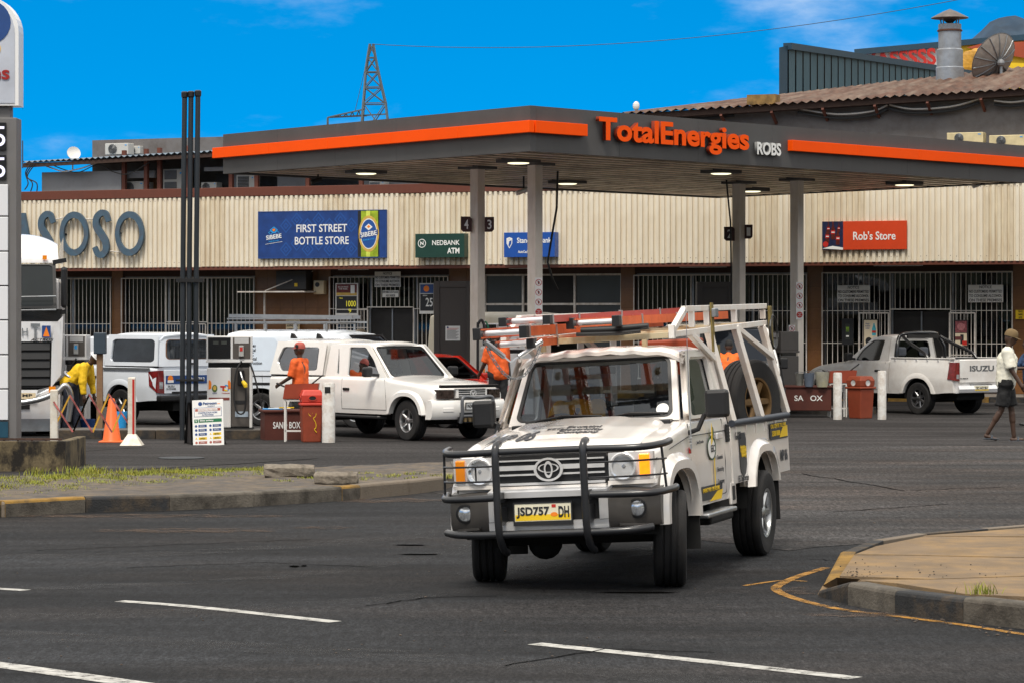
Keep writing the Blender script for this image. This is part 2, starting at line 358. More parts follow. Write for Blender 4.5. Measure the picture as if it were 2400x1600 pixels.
def resample(ps, n):
    Ls = [0]; 
    for a, b_ in zip(ps, ps[1:]): Ls.append(Ls[-1] + (b_ - a).length)
    o = []
    for k in range(n):
        s = Ls[-1] * k / (n - 1); i = max(j for j in range(len(Ls)) if Ls[j] <= s + 1e-9); i = min(i, len(ps) - 2)
        o.append(ps[i].lerp(ps[i + 1], (s - Ls[i]) / max(1e-9, Ls[i + 1] - Ls[i])))
    return o
f_, b2 = resample(front, 60), resample(list(reversed(bk)), 60)
def vfn(u, v):
    i = min(int(u * 59 + .5), 59); p = f_[i].lerp(b2[i], v)
    z = f_[i].z + (b2[i].z - f_[i].z) * max(0, (v - .72) / .28) ** 1.5 + (math.sin(i * 1.7 + v * 9) * .008 + random.uniform(-.007, .007)) * (1 if 0 < v < 1 else 0)
    return V((p.x, p.y, z))
vb.grid(vfn, 59, 12).build('verge_surface', VERGE, verge, smooth=60)
# grass along the verge, blades thicker towards its far half
GRASS = mat('dry green grass', (.20, .23, .016), .7, var=.5, scale=2.2, dirt=(.30, .21, .04), damt=.7, dscale=9)
gb = MB()
def blade(p, h, lean, wd):
    a = random.uniform(0, 6.28); d = V((math.cos(a), math.sin(a), 0)); s = V((-d.y, d.x, 0)) * wd
    t = p + d * lean + V((0, 0, h)); mdl = p + d * lean * .35 + V((0, 0, h * .6))
    gb.add([p - s, p + s, mdl + s * .7, mdl - s * .7, t], [(0, 1, 2, 3), (3, 2, 4)])
for k in range(40000):
    px = random.uniform(-60, 640); t = random.random()
    lo, hi = 1172 - px * .085, 1126 - px * .035
    py = hi + (lo - hi) * t ** 1.3
    den = math.sin(px * .031) * math.sin(py * .21 + px * .011) * .5 + .62 - .35 * t - .1 * max(0, px - 420) / 200
    if random.random() > den: continue
    blade(G(px, py, .12), random.uniform(.025, .08) * (1.2 - .4 * t), random.uniform(.01, .06), .006)
for k in range(4000):
    px = random.uniform(640, 1060); py = random.uniform(1111, 1134 - (px - 640) * .03)
    if math.sin(px * .05) * math.cos(py * .5) < .15: continue
    blade(G(px, py, .14), random.uniform(.02, .06), random.uniform(.01, .05), .005)
for c in range(16):
    px, py = (random.uniform(60, 560), random.uniform(1109, 1122)); p = G(px, py, .08)
    for k in range(60): blade(p + V((random.gauss(0, .09), random.gauss(0, .05), 0)), random.uniform(.06, .14), random.uniform(.02, .09), .006)
for k in range(70): blade(G(2300, 1391, .19) + V((random.gauss(0, .06), random.gauss(0, .03), 0)), random.uniform(.02, .11), random.uniform(.02, .07), .004)
struct(tag(gb.build('grass', GRASS), 'patchy yellow green grass growing along the verge behind the kerb', 'grass'), 'stuff')
# -------- loose concrete blocks on the verge
BLK = mat('broken concrete', (.20, .17, .135), .9, var=.35, scale=6, bump=1., bscale=25, dirt=(.05, .045, .035), damt=.8, dscale=5)
def chunk(px0, px1, py, h, dep, label, rz):
    a, b_ = G(px0, py, .15), G(px1, py, .15); wd = (b_ - a).length; rnd = random.Random(px0)
    s = MB(); nx, ny = 6, 3
    def fn(u, v):
        ang = v * 2 * math.pi; y = math.cos(ang); z = math.sin(ang); sq = max(abs(y), abs(z)); y, z = y / sq, z / sq
        e = 1 - .06 * (abs(u - .5) > .4); j = lambda k: rnd.uniform(-k, k)
        return V(((u - .5) * wd + j(.012), y * dep / 2 * e + j(.012), h / 2 + z * h / 2 * e + j(.01)))
    s.grid(fn, nx, 12)
    s.f.append(tuple(j * (nx + 1) for j in range(12))); s.m.append(0); s.f.append(tuple(j * (nx + 1) + nx for j in reversed(range(12)))); s.m.append(0)
    o = s.build('concrete_block', BLK, bevel=.012); o.location = (a + b_) / 2; o.location.z = .14; o.rotation_euler = (0, 0, rz)
    return tag(o, label, 'block')
chunk(620, 736, 1119, .185, .3, 'dark broken concrete block lying on the grass of the verge', .06)
chunk(737, 838, 1136, .17, .2, 'pale squared concrete block at the verge edge beside the kerb', -.08)
# -------- kerbed island with concrete slabs
isl = thing('island_pavement', 'x', 'x'); del isl['label'], isl['category']; struct(isl)
KH = .175
fb = [G(1917, 1396), G(1986, 1416), G(2096, 1437), G(2256.5, 1456.5), G(2425, 1476), G(2640, 1501)]
fm = [KERBK, KERB, KERBK, KERB, KERBK]
for k in range(5):
    d = (fb[k + 1] - fb[k]).normalized()
    stone(isl, fb[k], fb[k + 1], V((-d.y, d.x, 0)), KH, fm[k], .17, h2=None) if k else stone(isl, fb[0], fb[1], V((-d.y, d.x, 0)), .05, fm[0], .17, h2=KH)
bb = [G(1925, 1357, KH), G(1968, 1292, KH), G(2036, 1265, KH), G(2143, 1248.5, KH), G(2290, 1237, KH), G(2450, 1224, KH), G(2700, 1207, KH)]
bm = [KERBY, KERBK, KERBC, KERBK, KERBC, KERBC]
for k in range(6):
    a, b_ = bb[k].copy(), bb[k + 1].copy(); a.z = b_.z = 0
    if not k: a = G(1925, 1372, .05); a.z = 0
    d = (b_ - a).normalized(); stone(isl, a, b_, V((d.y, -d.x, 0)), KH if k else .05, bm[k], .14, h2=KH)
def slab(pts, g=.0): MB().prism([(p.x, p.y) for p in [G(px, py, KH) for px, py in pts]], .0, KH - .006 + g).build('slab', CONC, isl, bevel=.004)
struct(isl)
slab([(2165, 1252), (2290, 1243), (2450, 1230), (2700, 1212), (2700, 1255), (2400, 1254)])
slab([(2003, 1296), (2052, 1277), (2150, 1257), (2165, 1254), (2400, 1256), (2700, 1257), (2700, 1308), (2400, 1302.5), (2100, 1296.5)])
slab([(1968, 1346), (2001, 1298), (2100, 1298.5), (2400, 1304.5), (2700, 1310), (2700, 1338), (2400, 1346), (2180, 1353)])
slab([(2014, 1355), (2180, 1355), (2400, 1348), (2700, 1340), (2700, 1416), (2400, 1394), (2262, 1388), (2102, 1363), (2040, 1358)])
_d = (fb[1] - fb[0]).normalized(); _i = V((-_d.y, _d.x, 0)); _e0 = fb[0] + _i * .165; _e0.z = .048; _D = fb[1] + _i * .165; _D.z = KH - .004
_A, _B, _C = G(1916, 1392, .004), G(1928, 1371, .05), G(1961, 1352, KH - .004)
_P = G(2016, 1356, KH - .006)
MB().add([_e0, _A, _B, _C, _P, _D], [(0, 2, 1), (0, 3, 2), (0, 4, 3), (0, 5, 4)]).build('ramp', CONC, isl)
# -------- painted lines on the road
def stripe(pts, wd, z, m, name, parent=road):
    P = [G(*p) for p in pts]; l, r = [], []
    for k, p in enumerate(P):
        d = (P[min(k + 1, len(P) - 1)] - P[max(k - 1, 0)]).normalized(); n = V((-d.y, d.x, 0)) * wd / 2
        l.append(p + n + V((0, 0, z))); r.append(p - n + V((0, 0, z)))
    s = MB()
    for k in range(len(P) - 1): s.quad(r[k], r[k + 1], l[k + 1], l[k])
    return s.build(name, m, parent)
def curve(pts, n=6):
    o = []; P = [V(p) for p in pts]
    for k in range(len(P) - 1):
        p0, p1, p2, p3 = P[max(k - 1, 0)], P[k], P[k + 1], P[min(k + 2, len(P) - 1)]
        for i in range(n):
            t = i / n; o.append(.5 * ((2 * p1) + (p2 - p0) * t + (2 * p0 - 5 * p1 + 4 * p2 - p3) * t * t + (3 * p1 - p0 - 3 * p2 + p3) * t ** 3))
    return o + [P[-1]]
stripe(curve([(281, 1408), (470, 1423), (786, 1457)]), .13, .004, LINEW, 'lane_marking')
stripe(curve([(1253, 1508), (1600, 1544), (2005, 1589)]), .15, .004, LINEW, 'lane_marking')
stripe([(-300, 1362), (62, 1383)], .12, .004, LINEW, 'lane_marking')
stripe(curve([(-300, 1520), (0, 1558), (300, 1600), (520, 1634)]), .2, .004, LINEW, 'lane_marking')
stripe([(x, y) for x, y in curve([(2640, 1520), (2400, 1486), (2256, 1464), (2096, 1443), (1968, 1427), (1867, 1403), (1819, 1381), (1838, 1364), (1880, 1347), (1936, 1330)])], .085, .0045, LINEY, 'yellow_marking')
stripe(curve([(1745, 1372), (1830, 1360), (1890, 1362)]), .05, .004, LINEY, 'yellow_marking')
TAR = mat('tar joint', (.004, .004, .004), 1., var=.3, spec=0.)
stripe(curve([(155, 1061), (240, 1055), (345, 1048)]), .035, .012, TAR, 'tar_joint', fore)
stripe(curve([(310, 1101), (520, 1090), (745, 1075)]), .04, .012, TAR, 'tar_joint', fore)
DUST = mat('brown road dust', (.085, .054, .035), .95, var=.35, scale=6, bump=.5, bscale=60)
wear(DUST, 3.5, .42, .66, .85)
def blot(cx, cy, rx, ry, m, name, seed, z=.005, parent=road):
    rnd = random.Random(seed); pts = []
    for k in range(40):
        a = 2 * math.pi * k / 40; j = 1 + rnd.uniform(-.28, .25); p = G(cx + rx * math.cos(a) * j, cy + ry * math.sin(a) * j); pts.append((p.x, p.y, z))
    MB().quad(*pts).build(name, m, parent)
def crack(pts, seed, wd=.02, parent=road, z=.005):
    rnd = random.Random(seed); q = []
    for a, b_ in zip(pts, pts[1:]):
        for k in range(10): t = k / 10; q.append((a[0] + (b_[0] - a[0]) * t + rnd.uniform(-5, 5), a[1] + (b_[1] - a[1]) * t + rnd.uniform(-.9, .9)))
    stripe(q, wd, z, TAR, 'crack', parent)
for i, c in enumerate(([(1180, 1560), (1420, 1520), (1700, 1530)], [(300, 1330), (620, 1318), (900, 1330)], [(80, 1290), (420, 1276), (760, 1262)], [(1900, 1310), (2040, 1318)], [(860, 1420), (1000, 1400), (1180, 1396)])): crack(c, i, .018)
crack([(1880, 1110), (2120, 1150), (2400, 1140)], 9, .03, apron, .008); crack([(1950, 1200), (2250, 1180)], 10, .03, apron, .008)
blot(445, 1243, 215, 5, DUST, 'dust_patch', 3); blot(760, 1236, 70, 2.5, DUST, 'dust_patch', 4); blot(300, 1209, 330, 4, DUST, 'dust_patch', 5); blot(900, 1172, 150, 5, DUST, 'dust_patch', 6); blot(2030, 1440, 130, 6, DUST, 'dust_patch', 7); blot(1880, 1384, 45, 9, DUST, 'dust_patch', 8)
for c in ((960, 1277, 38, 1.3), (985, 1299, 46, 1.4), (1500, 1388, 90, 1.8), (690, 1327, 12, 2), (712, 1326, 8, 1.6)): blot(*c, TAR, 'pothole', int(c[0]))
for i, (pts, wd) in enumerate((([(1560, 1270), (1380, 1330), (1000, 1392), (420, 1432), (-200, 1448)], .34), ([(1180, 1262), (1020, 1300), (640, 1352), (60, 1380), (-300, 1386)], .34), ([(2300, 1130), (1900, 1190), (1500, 1290), (1100, 1350)], .4), ([(-300, 1470), (500, 1512), (1300, 1560), (2000, 1640)], .5), ([(-300, 1300), (300, 1300), (900, 1262), (1500, 1200)], .5))):
    stripe(curve(pts, 8), wd, .0025 + .0002 * i, TRK, 'tyre_track')

mh = MB(); c = G(425, 1074); c.z = .010
mh.cyl(c, c + V((0, 0, .01)), .36, n=32)
mh.build('manhole_cover', mat('cast iron', (.04, .045, .05), .6, .4, var=.3, scale=12, bump=.8, bscale=60), fore)
# loose stones by the kerbs
gs = MB()
def pebble(p, r): 
    s = random.Random(int(p.x * 1e4)); n0 = len(gs.v); gs.ball(p + V((0, 0, r * .35)), (r * s.uniform(.7, 1.3), r * s.uniform(.7, 1.3), r * .6), 6, 4)
for k in range(60):
    px = random.choice((random.uniform(1960, 2380), random.gauss(2010, 30))); pebble(G(px, 1352 - abs(random.gauss(0, 18)), KH), random.uniform(.003, .009))
for k in range(70):
    px = random.uniform(1900, 2380); t = (px - 1917) / 480; pebble(G(px, 1412 + t * 66 + abs(random.gauss(0, 8))), random.uniform(.004, .014))
for k in range(120): pebble(G(random.uniform(0, 1900), random.uniform(1195, 1560)), random.uniform(.003, .010))
for k in range(60): pebble(G(random.uniform(1850, 2400), random.uniform(1050, 1240)), random.uniform(.006, .016))
struct(tag(gs.build('gravel', mat('loose stones', (.07, .055, .045), .9, var=.5, scale=20)), 'small loose stones scattered by the kerbs', 'stones'), 'stuff')
# -------- low concrete planter under the sign
pl = thing('concrete_planter', 'stained low concrete planter wall under the tall price sign', 'planter', G(-60, 1105))
PLC = mat('mould stained concrete', (.13, .10, .055), .95, var=.4, scale=3, bump=.9, bscale=30, dirt=(.010, .008, .007), damt=.97, dscale=2.6, dedge=.1, dstretch=(1, 1, .6))
p0 = pl.location; x1 = GY(152, p0.y).x - p0.x
MB().box(-2.2, x1, 0, .14, -.02, .44).box(x1 - .14, x1, .145, 2.0, -.02, .43).build('planter_wall', PLC, pl, bevel=.012)
MB().box(-2.2, x1 - .15, .15, 2.0, 0, .36).build('soil', mat('dark soil', (.03, .022, .015), .95, var=.4, scale=12, bump=1), pl)
rl = MB()
for k in range(16): rl.bar((-2 + k * .2, .07, .43), (-2 + k * .2 + .03, .07, .475), .02)
rl.bar((-2.1, .07, .47), (x1 - .05, .07, .465), .03).build('rusty_rail', mat('rusty rail', (.06, .03, .02), .8, var=.4, scale=12), pl)
# -------- hills far behind
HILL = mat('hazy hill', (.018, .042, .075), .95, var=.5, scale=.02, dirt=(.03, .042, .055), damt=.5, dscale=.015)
hb = MB(); Yh = 2600.
prof = [(1900, 330), (2050, 215), (2120, 178), (2200, 128), (2245, 106), (2268, 96), (2292, 84), (2310, 58), (2330, 46), (2352, 40), (2380, 37), (2410, 48), (2450, 74), (2520, 150), (2650, 250), (2900, 380), (3300, 520)]
def hfn(u, v):
    x = 1900 + u * 1400; i = max(k for k in range(len(prof)) if prof[k][0] <= x + 1e-6); i = min(i, len(prof) - 2)
    t = (x - prof[i][0]) / (prof[i + 1][0] - prof[i][0]); y = prof[i][1] * (1 - t) + prof[i + 1][1] * t
    top = AT(x, y, Yh); rg = random.Random(int(u * 999) + int(v * 77) * 1000)
    z = top.z * (1 - v) ** .9; return V((top.x + rg.uniform(-6, 6) * (v > 0), Yh - v * 900 + rg.uniform(-25, 25) * (v > 0), z))
struct(hb.grid(hfn, 70, 14).build('hills', HILL, smooth=60))

# hill range carried on unseen round the camera, added to block low blue sky
def h2(u, v):
    a = R(24 + 312 * u); e = math.tan(R(9.5 + 2.6 * math.sin(u * 17) + 1.7 * math.sin(u * 41 + 1) + .8 * math.sin(u * 97))) * (1 - v) ** .8; r = 1500 - 700 * v
    return V((math.sin(a) * r, math.cos(a) * r, e * 1500))
struct(MB().grid(h2, 120, 8).build('hills', mat('unseen hill ring', (.045, .055, .030), .95, var=.5, scale=.02, dirt=(.09, .065, .045), damt=.5, dscale=.02), smooth=60))
# ================================================================ shop building (its own frame: u along the front, o outwards, z up)
WO = V((0, 80.35, 0)); WE = V((.922, -.387, 0)).normalized(); WN = V((WE.y, -WE.x, 0))
BM = Matrix(((WE.x, WN.x, 0, WO.x), (WE.y, WN.y, 0, WO.y), (0, 0, 1, 0), (0, 0, 0, 1)))     # local x = u, y = outwards, z = up
def W(px, py, o=0.):
    """photo column and row on the plane o metres in front of the cladding -> (u, z)"""
    k = (px - 1200) / FPX
    u = (k * (WO.y + o * WN.y) - o * WN.x) / (WE.x - k * WE.y)
    Y = WO.y + u * WE.y + o * WN.y
    return u, CAM_H - (py - CYP) / FPX * Y
def WM(u, o, z): return BM @ Matrix.Translation((u, o, z)) @ Matrix(((1, 0, 0, 0), (0, 0, 1, 0), (0, 1, 0, 0), (0, 0, 0, 1)))   # sign frame: x right, y up, z outwards
def LM(u, o, z): return Matrix.Translation((u, o, z)) @ Matrix(((1, 0, 0, 0), (0, 0, 1, 0), (0, 1, 0, 0), (0, 0, 0, 1)))
CREAM = mat('cream cladding', (.76, .69, .56), .6, var=.06, scale=1.5, dirt=(.50, .36, .20), damt=.35, dscale=1.1, dedge=.3, dstretch=(3, 3, .5))
BROWN = mat('red brown fascia', (.135, .035, .018), .6, var=.15, scale=2, dirt=(.05, .02, .015), damt=.5)
TILE = mat('brown marble tile', (.20, .088, .028), .28, var=.4, scale=2.5, dirt=(.085, .03, .012), damt=.7, dscale=2.6)
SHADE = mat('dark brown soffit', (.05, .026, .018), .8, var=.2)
GREYW = mat('grey plaster', (.25, .255, .27), .85, var=.12, scale=1, dirt=(.13, .12, .12), damt=.4, bump=.2)
GREYD = mat('warm grey plaster', (.15, .14, .138), .85, var=.12, scale=.8, dirt=(.08, .06, .05), damt=.5, bump=.2)
BARM = mat('pale painted bars', (.66, .62, .57), .5, var=.12, scale=5, dirt=(.22, .12, .07), damt=.5, dscale=6)
INNER = mat('dark shop interior', (.020, .019, .019), .8, var=.3, scale=2)
SHOPG = glass('shop glass', (.30, .33, .35), .9, .02, .5)
GREYG = mat('grey tinted pane', (.050, .056, .062), .12, var=.15, scale=.5)
ROOFB = mat('blue grey roof sheet', (.16, .22, .28), .5, .3, var=.15, scale=2, dirt=(.10, .06, .04), damt=.4)
RUST = mat('rusty roof sheet', (.085, .038, .022), .8, var=.5, scale=1.5, dirt=(.24, .19, .15), damt=.7, dscale=1.2, dstretch=(2, .4, 1))
RUSTD = mat('rusty fixing', (.09, .04, .02), .8, var=.3)
bld = thing('shop_building', 'long single storey shop building clad in cream ribbed sheet behind the canopy', 'building', M=BM)
UL, UR, WO_ = W(-330, 600)[0], W(2760, 600)[0], -1.3
ZB, ZT = 3.69, 5.75
# cladding sheets, each a folded sheet of five ribs
pit, nr = .162, 5
def sheet_mesh():
    s = MB(); pr = []
    for k in range(nr):
        x = k * pit; pr += [(x, 0), (x + .045, 0), (x + .062, .06), (x + .141, .06), (x + .158, 0)]
    pr.append((nr * pit + .004, 0))
    z0, z1 = ZB, ZT
    for i in range(len(pr) - 1):
        (xa, ya), (xb, yb) = pr[i], pr[i + 1]; s.quad((xa, ya, z0), (xb, yb, z0), (xb, yb, z1), (xa, ya, z1))
    s.k = 1
    for k in range(0, nr, 2):
        for z in (ZB + .13, ZT - .1): s.box(k * pit + .09, k * pit + .105, .06, .066, z, z + .018)
    return s
CREAM2 = mat('stained cream cladding', (.71, .63, .48), .6, var=.08, scale=1.5, dirt=(.36, .22, .10), damt=.55, dscale=1.6, dedge=.25, dstretch=(4, 4, .4))
sms = [sheet_mesh().mesh('cladding_sheet', [m_, RUSTD]) for m_ in (CREAM, CREAM2, CREAM, CREAM)]; n = int((UR - UL) / (pit * nr)) + 1
for k in range(n):
    o = link('cladding_sheet', sms[random.randrange(4)], bld); o.location = (UL + k * pit * nr, random.uniform(0, .004), random.uniform(-.012, .012))
MB().box(UL, UR, -.16, -.02, ZB + .02, ZT - .02).build('cladding_backing', SHADE, bld)
MB().box(UL, UR, -.3, .06, ZT + .005, 6.02).build('upper_fascia', BROWN, bld, bevel=.01)
MB().box(UL, UR, -.16, .03, ZB - .10, ZB - .005).build('lower_fascia', BROWN, bld, bevel=.01)
MB().box(UL, UR, -1.6, -.17, ZB - .04, ZB + .03).build('soffit', SHADE, bld)
MB().box(UL, UR, -14, -.31, ZT - .05, ZT + .05).build('flat_roof', mat('roof felt', (.09, .085, .08), .9, var=.3), bld)
MB().box(UL, UR, -14, -7, 0, ZB).build('back_wall', INNER, bld)
MB().box(UL, UR, -6.9, 1.2, -.02, .16).build('shop_floor', mat('walkway screed', (.16, .14, .12), .8, var=.2, scale=2), bld)
# walkway in front, with painted kerb stones
for k in range(44):
    u = UL + k * .95
    if u > UR: break
    MB().box(u, u + .94, 1.21, 1.36, -.02, .15).build('kerb_stone', KERBY if k % 2 else KERBK, bld, bevel=.01)
# wall strip behind the grilles
wins = [(60, 262), (288, 598), (775, 1052), (1135, 1455), (1488, 1892), (1929, 2374)]
uw = [(W(a, 700, WO_)[0], W(b, 700, WO_)[0]) for a, b in wins]
zt = 3.44
edges = [UL] + [x for p in uw for x in p] + [UR]
for k in range(0, len(edges), 2):
    a, b_ = edges[k], edges[k + 1]
    wd = b_ - a; nt_ = max(1, round(wd / .45)); rows = 6
    MB().box(a, b_, -1.55, WO_ - .012, .16, ZB - .04).build('wall', SHADE, bld)
    tm = MB().box(0, wd / nt_ - .006, 0, .02, 0, .57).mesh('wall_tile', TILE)
    for i in range(nt_):
        for j in range(rows):
            t = link('wall_tile', tm, bld); t.location = (a + i * wd / nt_ + .003, WO_ - .02 + random.uniform(-.002, .002), .17 + j * .576)
MB().box(UL, UR, -1.55, WO_ - .03, zt, ZB - .045).build('lintel', SHADE, bld)
# shop fronts
barm = MB().box(-.008, .008, -.008, .008, 0, 1).mesh('bar', BARM)
def bar_v(par, u, o, z0, z1, w=1.):
    b_ = link('bar', barm, par); b_.location = (u, o, z0); b_.scale = (w, w, z1 - z0); return b_
def bar_h(par, u0, u1, o, z, w=1.):
    b_ = link('rail', barm, par); b_.location = (u0, o, z); b_.rotation_euler = (0, R(90), 0); b_.scale = (w, w, u1 - u0); return b_
def grille(u0, u1, z0, z1, par, sp=.142, rails=(), o=-1.22, frame=1.9):
    n = max(2, round((u1 - u0) / sp))
    for k in range(1, n): bar_v(par, u0 + (u1 - u0) * k / n, o, z0, z1, random.uniform(.9, 1.1))
    for u in (u0, u1): bar_v(par, u, o, z0, z1, frame)
    for z in (z0, z1, *rails): bar_h(par, u0, u1, o + .012, z, 1.25 if z in rails else frame)
def front(i, label, mull, rails):
    u0, u1 = uw[i]
    t = thing('shop_window', label, 'window', M=BM)
    us = [u0] + [W(m, 700, WO_)[0] for m in mull] + [u1]
    for a, b_ in zip(us, us[1:]):
        MB().box(a + .02, b_ - .02, -1.50, -1.485, .55, zt - .03).build('pane', SHOPG, t)
        MB().box(a + .02, b_ - .02, -1.51, -1.47, .17, .54).build('panel', SHADE, t)
    f = MB()
    for u in us: f.box(u - .025, u + .025, -1.53, -1.45, .16, zt)
    f.box(u0 + .03, u1 - .03, -1.53, -1.45, zt - .05, zt - .002).build('window_frame', STEEL, t)
    return t
GT = W(440, 640, -1.22)[1]
def zrow(px, py, o=-1.22): return W(px, py, o)[1]
g1 = front(0, 'barred shop window partly hidden behind the white lorry', [165], [])
grille(uw[0][0], uw[0][1], .6, 3.38, g1, rails=(2.0, 1.35))
g2 = front(1, 'wide barred shop window with central gate under the cream cladding letters', [390, 490], [])
u0, u1 = uw[1]; ga, gb_ = W(391, 700, WO_)[0], W(490, 700, WO_)[0]
grille(u0, ga, .4, 3.38, g2, rails=(2.02, 1.35)); grille(ga + .02, gb_ - .02, 2.06, 3.38, g2); grille(gb_, u1, .4, 3.38, g2, rails=(2.02, 1.35))
grille(ga + .05, gb_ - .05, .3, 2.0, g2, .095, rails=(1.2,), o=-1.17)
g3 = front(2, 'barred bottle store front with open doorway and price posters', [864, 972], [])
u0, u1 = uw[2]; da, db = W(864, 700, WO_)[0], W(972, 700, WO_)[0]
grille(u0, da, .4, 3.38, g3, rails=(2.45, 1.3)); grille(da, db, 2.5, 3.38, g3); grille(db, u1, .4, 3.38, g3, rails=(2.45, 1.3))
grille(W(790, 700, -1.1)[0], W(862, 700, -1.1)[0], .4, 2.43, g3, .11, rails=(1.9, 1.2), o=-1.1)
g5 = front(4, 'tall barred shop window behind the white ladder rack', [1620, 1760], [])
u0, u1 = uw[4]; m1 = W(1622, 700, WO_)[0]; m2 = W(1758, 700, WO_)[0]
for a, b_ in ((u0, m1), (m1, m2), (m2, u1)): grille(a, b_, .5, 3.38, g5, rails=(2.38, 1.5))
g6 = front(5, 'barred store front with open double gates behind the parked pickup', [2088, 2230], [])
u0, u1 = uw[5]; da, db = W(2088, 700, WO_)[0], W(2230, 700, WO_)[0]
grille(u0, da, .5, 3.42, g6, rails=(2.38, 1.5)); grille(da, db, 2.42, 3.42, g6); grille(db, u1, .5, 3.42, g6, rails=(2.38, 1.5))
for a, b_ in ((2014, 2083), (2226, 2285)): grille(W(a, 700, -1.05)[0], W(b_, 700, -1.05)[0], .3, 2.32, g6, .1, rails=(1.2,), o=-1.05, frame=2.6)
# open doorways: dark door leaves and reveal inside
for (a, b_, zz, nm) in ((864, 972, 2.45, g3), (2088, 2230, 2.36, g6)):
    ua, ub = W(a, 700, -1.35)[0], W(b_, 700, -1.35)[0]; wd = ub - ua
    MB().box(ua + .03, ub - .03, -1.44, -1.43, .17, zz).build('doorway', INNER, nm)
    MB().box(ua + wd * .5 - .02, ua + wd * .5 + .02, -1.43, -1.40, .17, zz).box(ua, ua + .05, -1.43, -1.39, .17, zz).box(ub - .05, ub, -1.43, -1.39, .17, zz).build('door_frame', STEEL, nm)
# glazed bank front: grey tinted panes in aluminium frames
g4 = thing('shop_window', 'grey tinted glazed bank front with pale frames between the canopy columns', 'window', M=BM)
us = [uw[3][0]] + [W(m, 700, WO_)[0] for m in (1224, 1345)] + [uw[3][1]]
zm = W(1300, 713, WO_)[1]
for k in range(3):
    for z0, z1 in ((.5, zm - .02), (zm + .02, zt - .03)):
        MB().box(us[k] + .02, us[k + 1] - .02, -1.42, -1.40, z0, z1).build('pane', INNER if (k == 1) else GREYG, g4)
f = MB()
for u in us: f.box(u - .03, u + .03, -1.43, -1.34, .16, zt)
for a, b_ in zip(us, us[1:]): f.box(a + .031, b_ - .031, -1.42, -1.35, zm - .03, zm + .03).box(a + .031, b_ - .031, -1.42, -1.35, zt - .05, zt)
f.build('window_frame', BARM, g4); MB().box(us[0], us[-1], -1.44, -1.36, .16, .49).build('panel', SHADE, g4)
# interior shelves glimpsed behind the store bars
rnd = random.Random(5)
for a, b_, px in ((1945, 2080, 0), (2292, 2370, 1), (300, 385, 2), (500, 590, 3)):
    ua, ub = W(a, 700, -2.2)[0], W(b_, 700, -2.2)[0]
    t = thing('shop_shelf', ['shelf of goods behind the store bars beside the doorway', 'shelf of bottles behind the store bars beside the end pillar', 'dim shelf of goods behind the barred window by the brown pillar', 'dim shelf of goods behind the barred window near the vent pipes'][px], 'shelf', M=BM)
    MB().box(ua, ub, -2.7, -2.65, .2, 2.2).build('back_panel', INNER, t)
    for z in (.5, .95, 1.4, 1.85):
        MB().box(ua, ub, -2.64, -2.3, z, z + .03).build('shelf_board', STEEL, t)
        x = ua + .08
        while x < ub - .1:
            h = rnd.uniform(.12, .3); wd = rnd.uniform(.06, .16)
            MB().box(x, x + wd * .8, -2.55, -2.4, z + .035, z + .035 + h).build('goods', rnd.choice([REDP, BLUEP, GREENP, INK, YELP, INK, WPR]), t)
            x += wd
# fluorescent battens under the overhang
for i, (a, b_) in enumerate(((790, 865), (1190, 1290), (1590, 1705), (2045, 2165))):
    ua, ub = W(a, 618, -.6)[0], W(b_, 618, -.6)[0]; tl = thing('batten_light', 'unlit fluorescent batten under the overhang above the ' + ['bottle store door', 'bank front', 'barred window behind the ladders', 'store doorway'][i], 'light', M=BM)
    MB().box(ua, ub, -.68, -.56, ZB - .075, ZB - .04).build('batten_housing', STEEL, tl)
    MB().cyl((ua + .03, -.62, ZB - .095), (ub - .03, -.62, ZB - .095), .016, n=8).build('tube_lamp', mat('tube glass', (.6, .6, .58), .3, var=0), tl)
# ================================================================ signs on the front
def board(name, label, px0, px1, py0, py1, m, o=.1, t=.06, cat='sign', edge=None, py0r=None, py1r=None):
    u0, z1 = W(px0, py0, o); u1, z0 = W(px1, py1, o)
    z1b = W(px1, py0r if py0r else py0, o)[1]; z0b = W(px0, py1r if py1r else py1, o)[1]
    z1 = (z1 + z1b) / 2; z0 = (z0 + z0b) / 2
    w_, h_ = u1 - u0, z1 - z0; M = WM((u0 + u1) / 2, o, (z0 + z1) / 2)
    th = thing(name, label, cat, M=M)
    MB().box(-w_ / 2, w_ / 2, -h_ / 2, h_ / 2, -t, 0).build('sign_board', m, th, bevel=.006)
    if edge: 
        s = MB(); e = .02
        for q in ((-w_ / 2, w_ / 2, h_ / 2 - e, h_ / 2), (-w_ / 2, w_ / 2, -h_ / 2, -h_ / 2 + e), (-w_ / 2, -w_ / 2 + e, -h_ / 2 + e, h_ / 2 - e), (w_ / 2 - e, w_ / 2, -h_ / 2 + e, h_ / 2 - e)): s.box(*q, .0005, .008)
        s.build('sign_frame', edge, th)
    return th, w_, h_
def TM(x, y, z=.003): return Matrix.Translation((x, y, z))
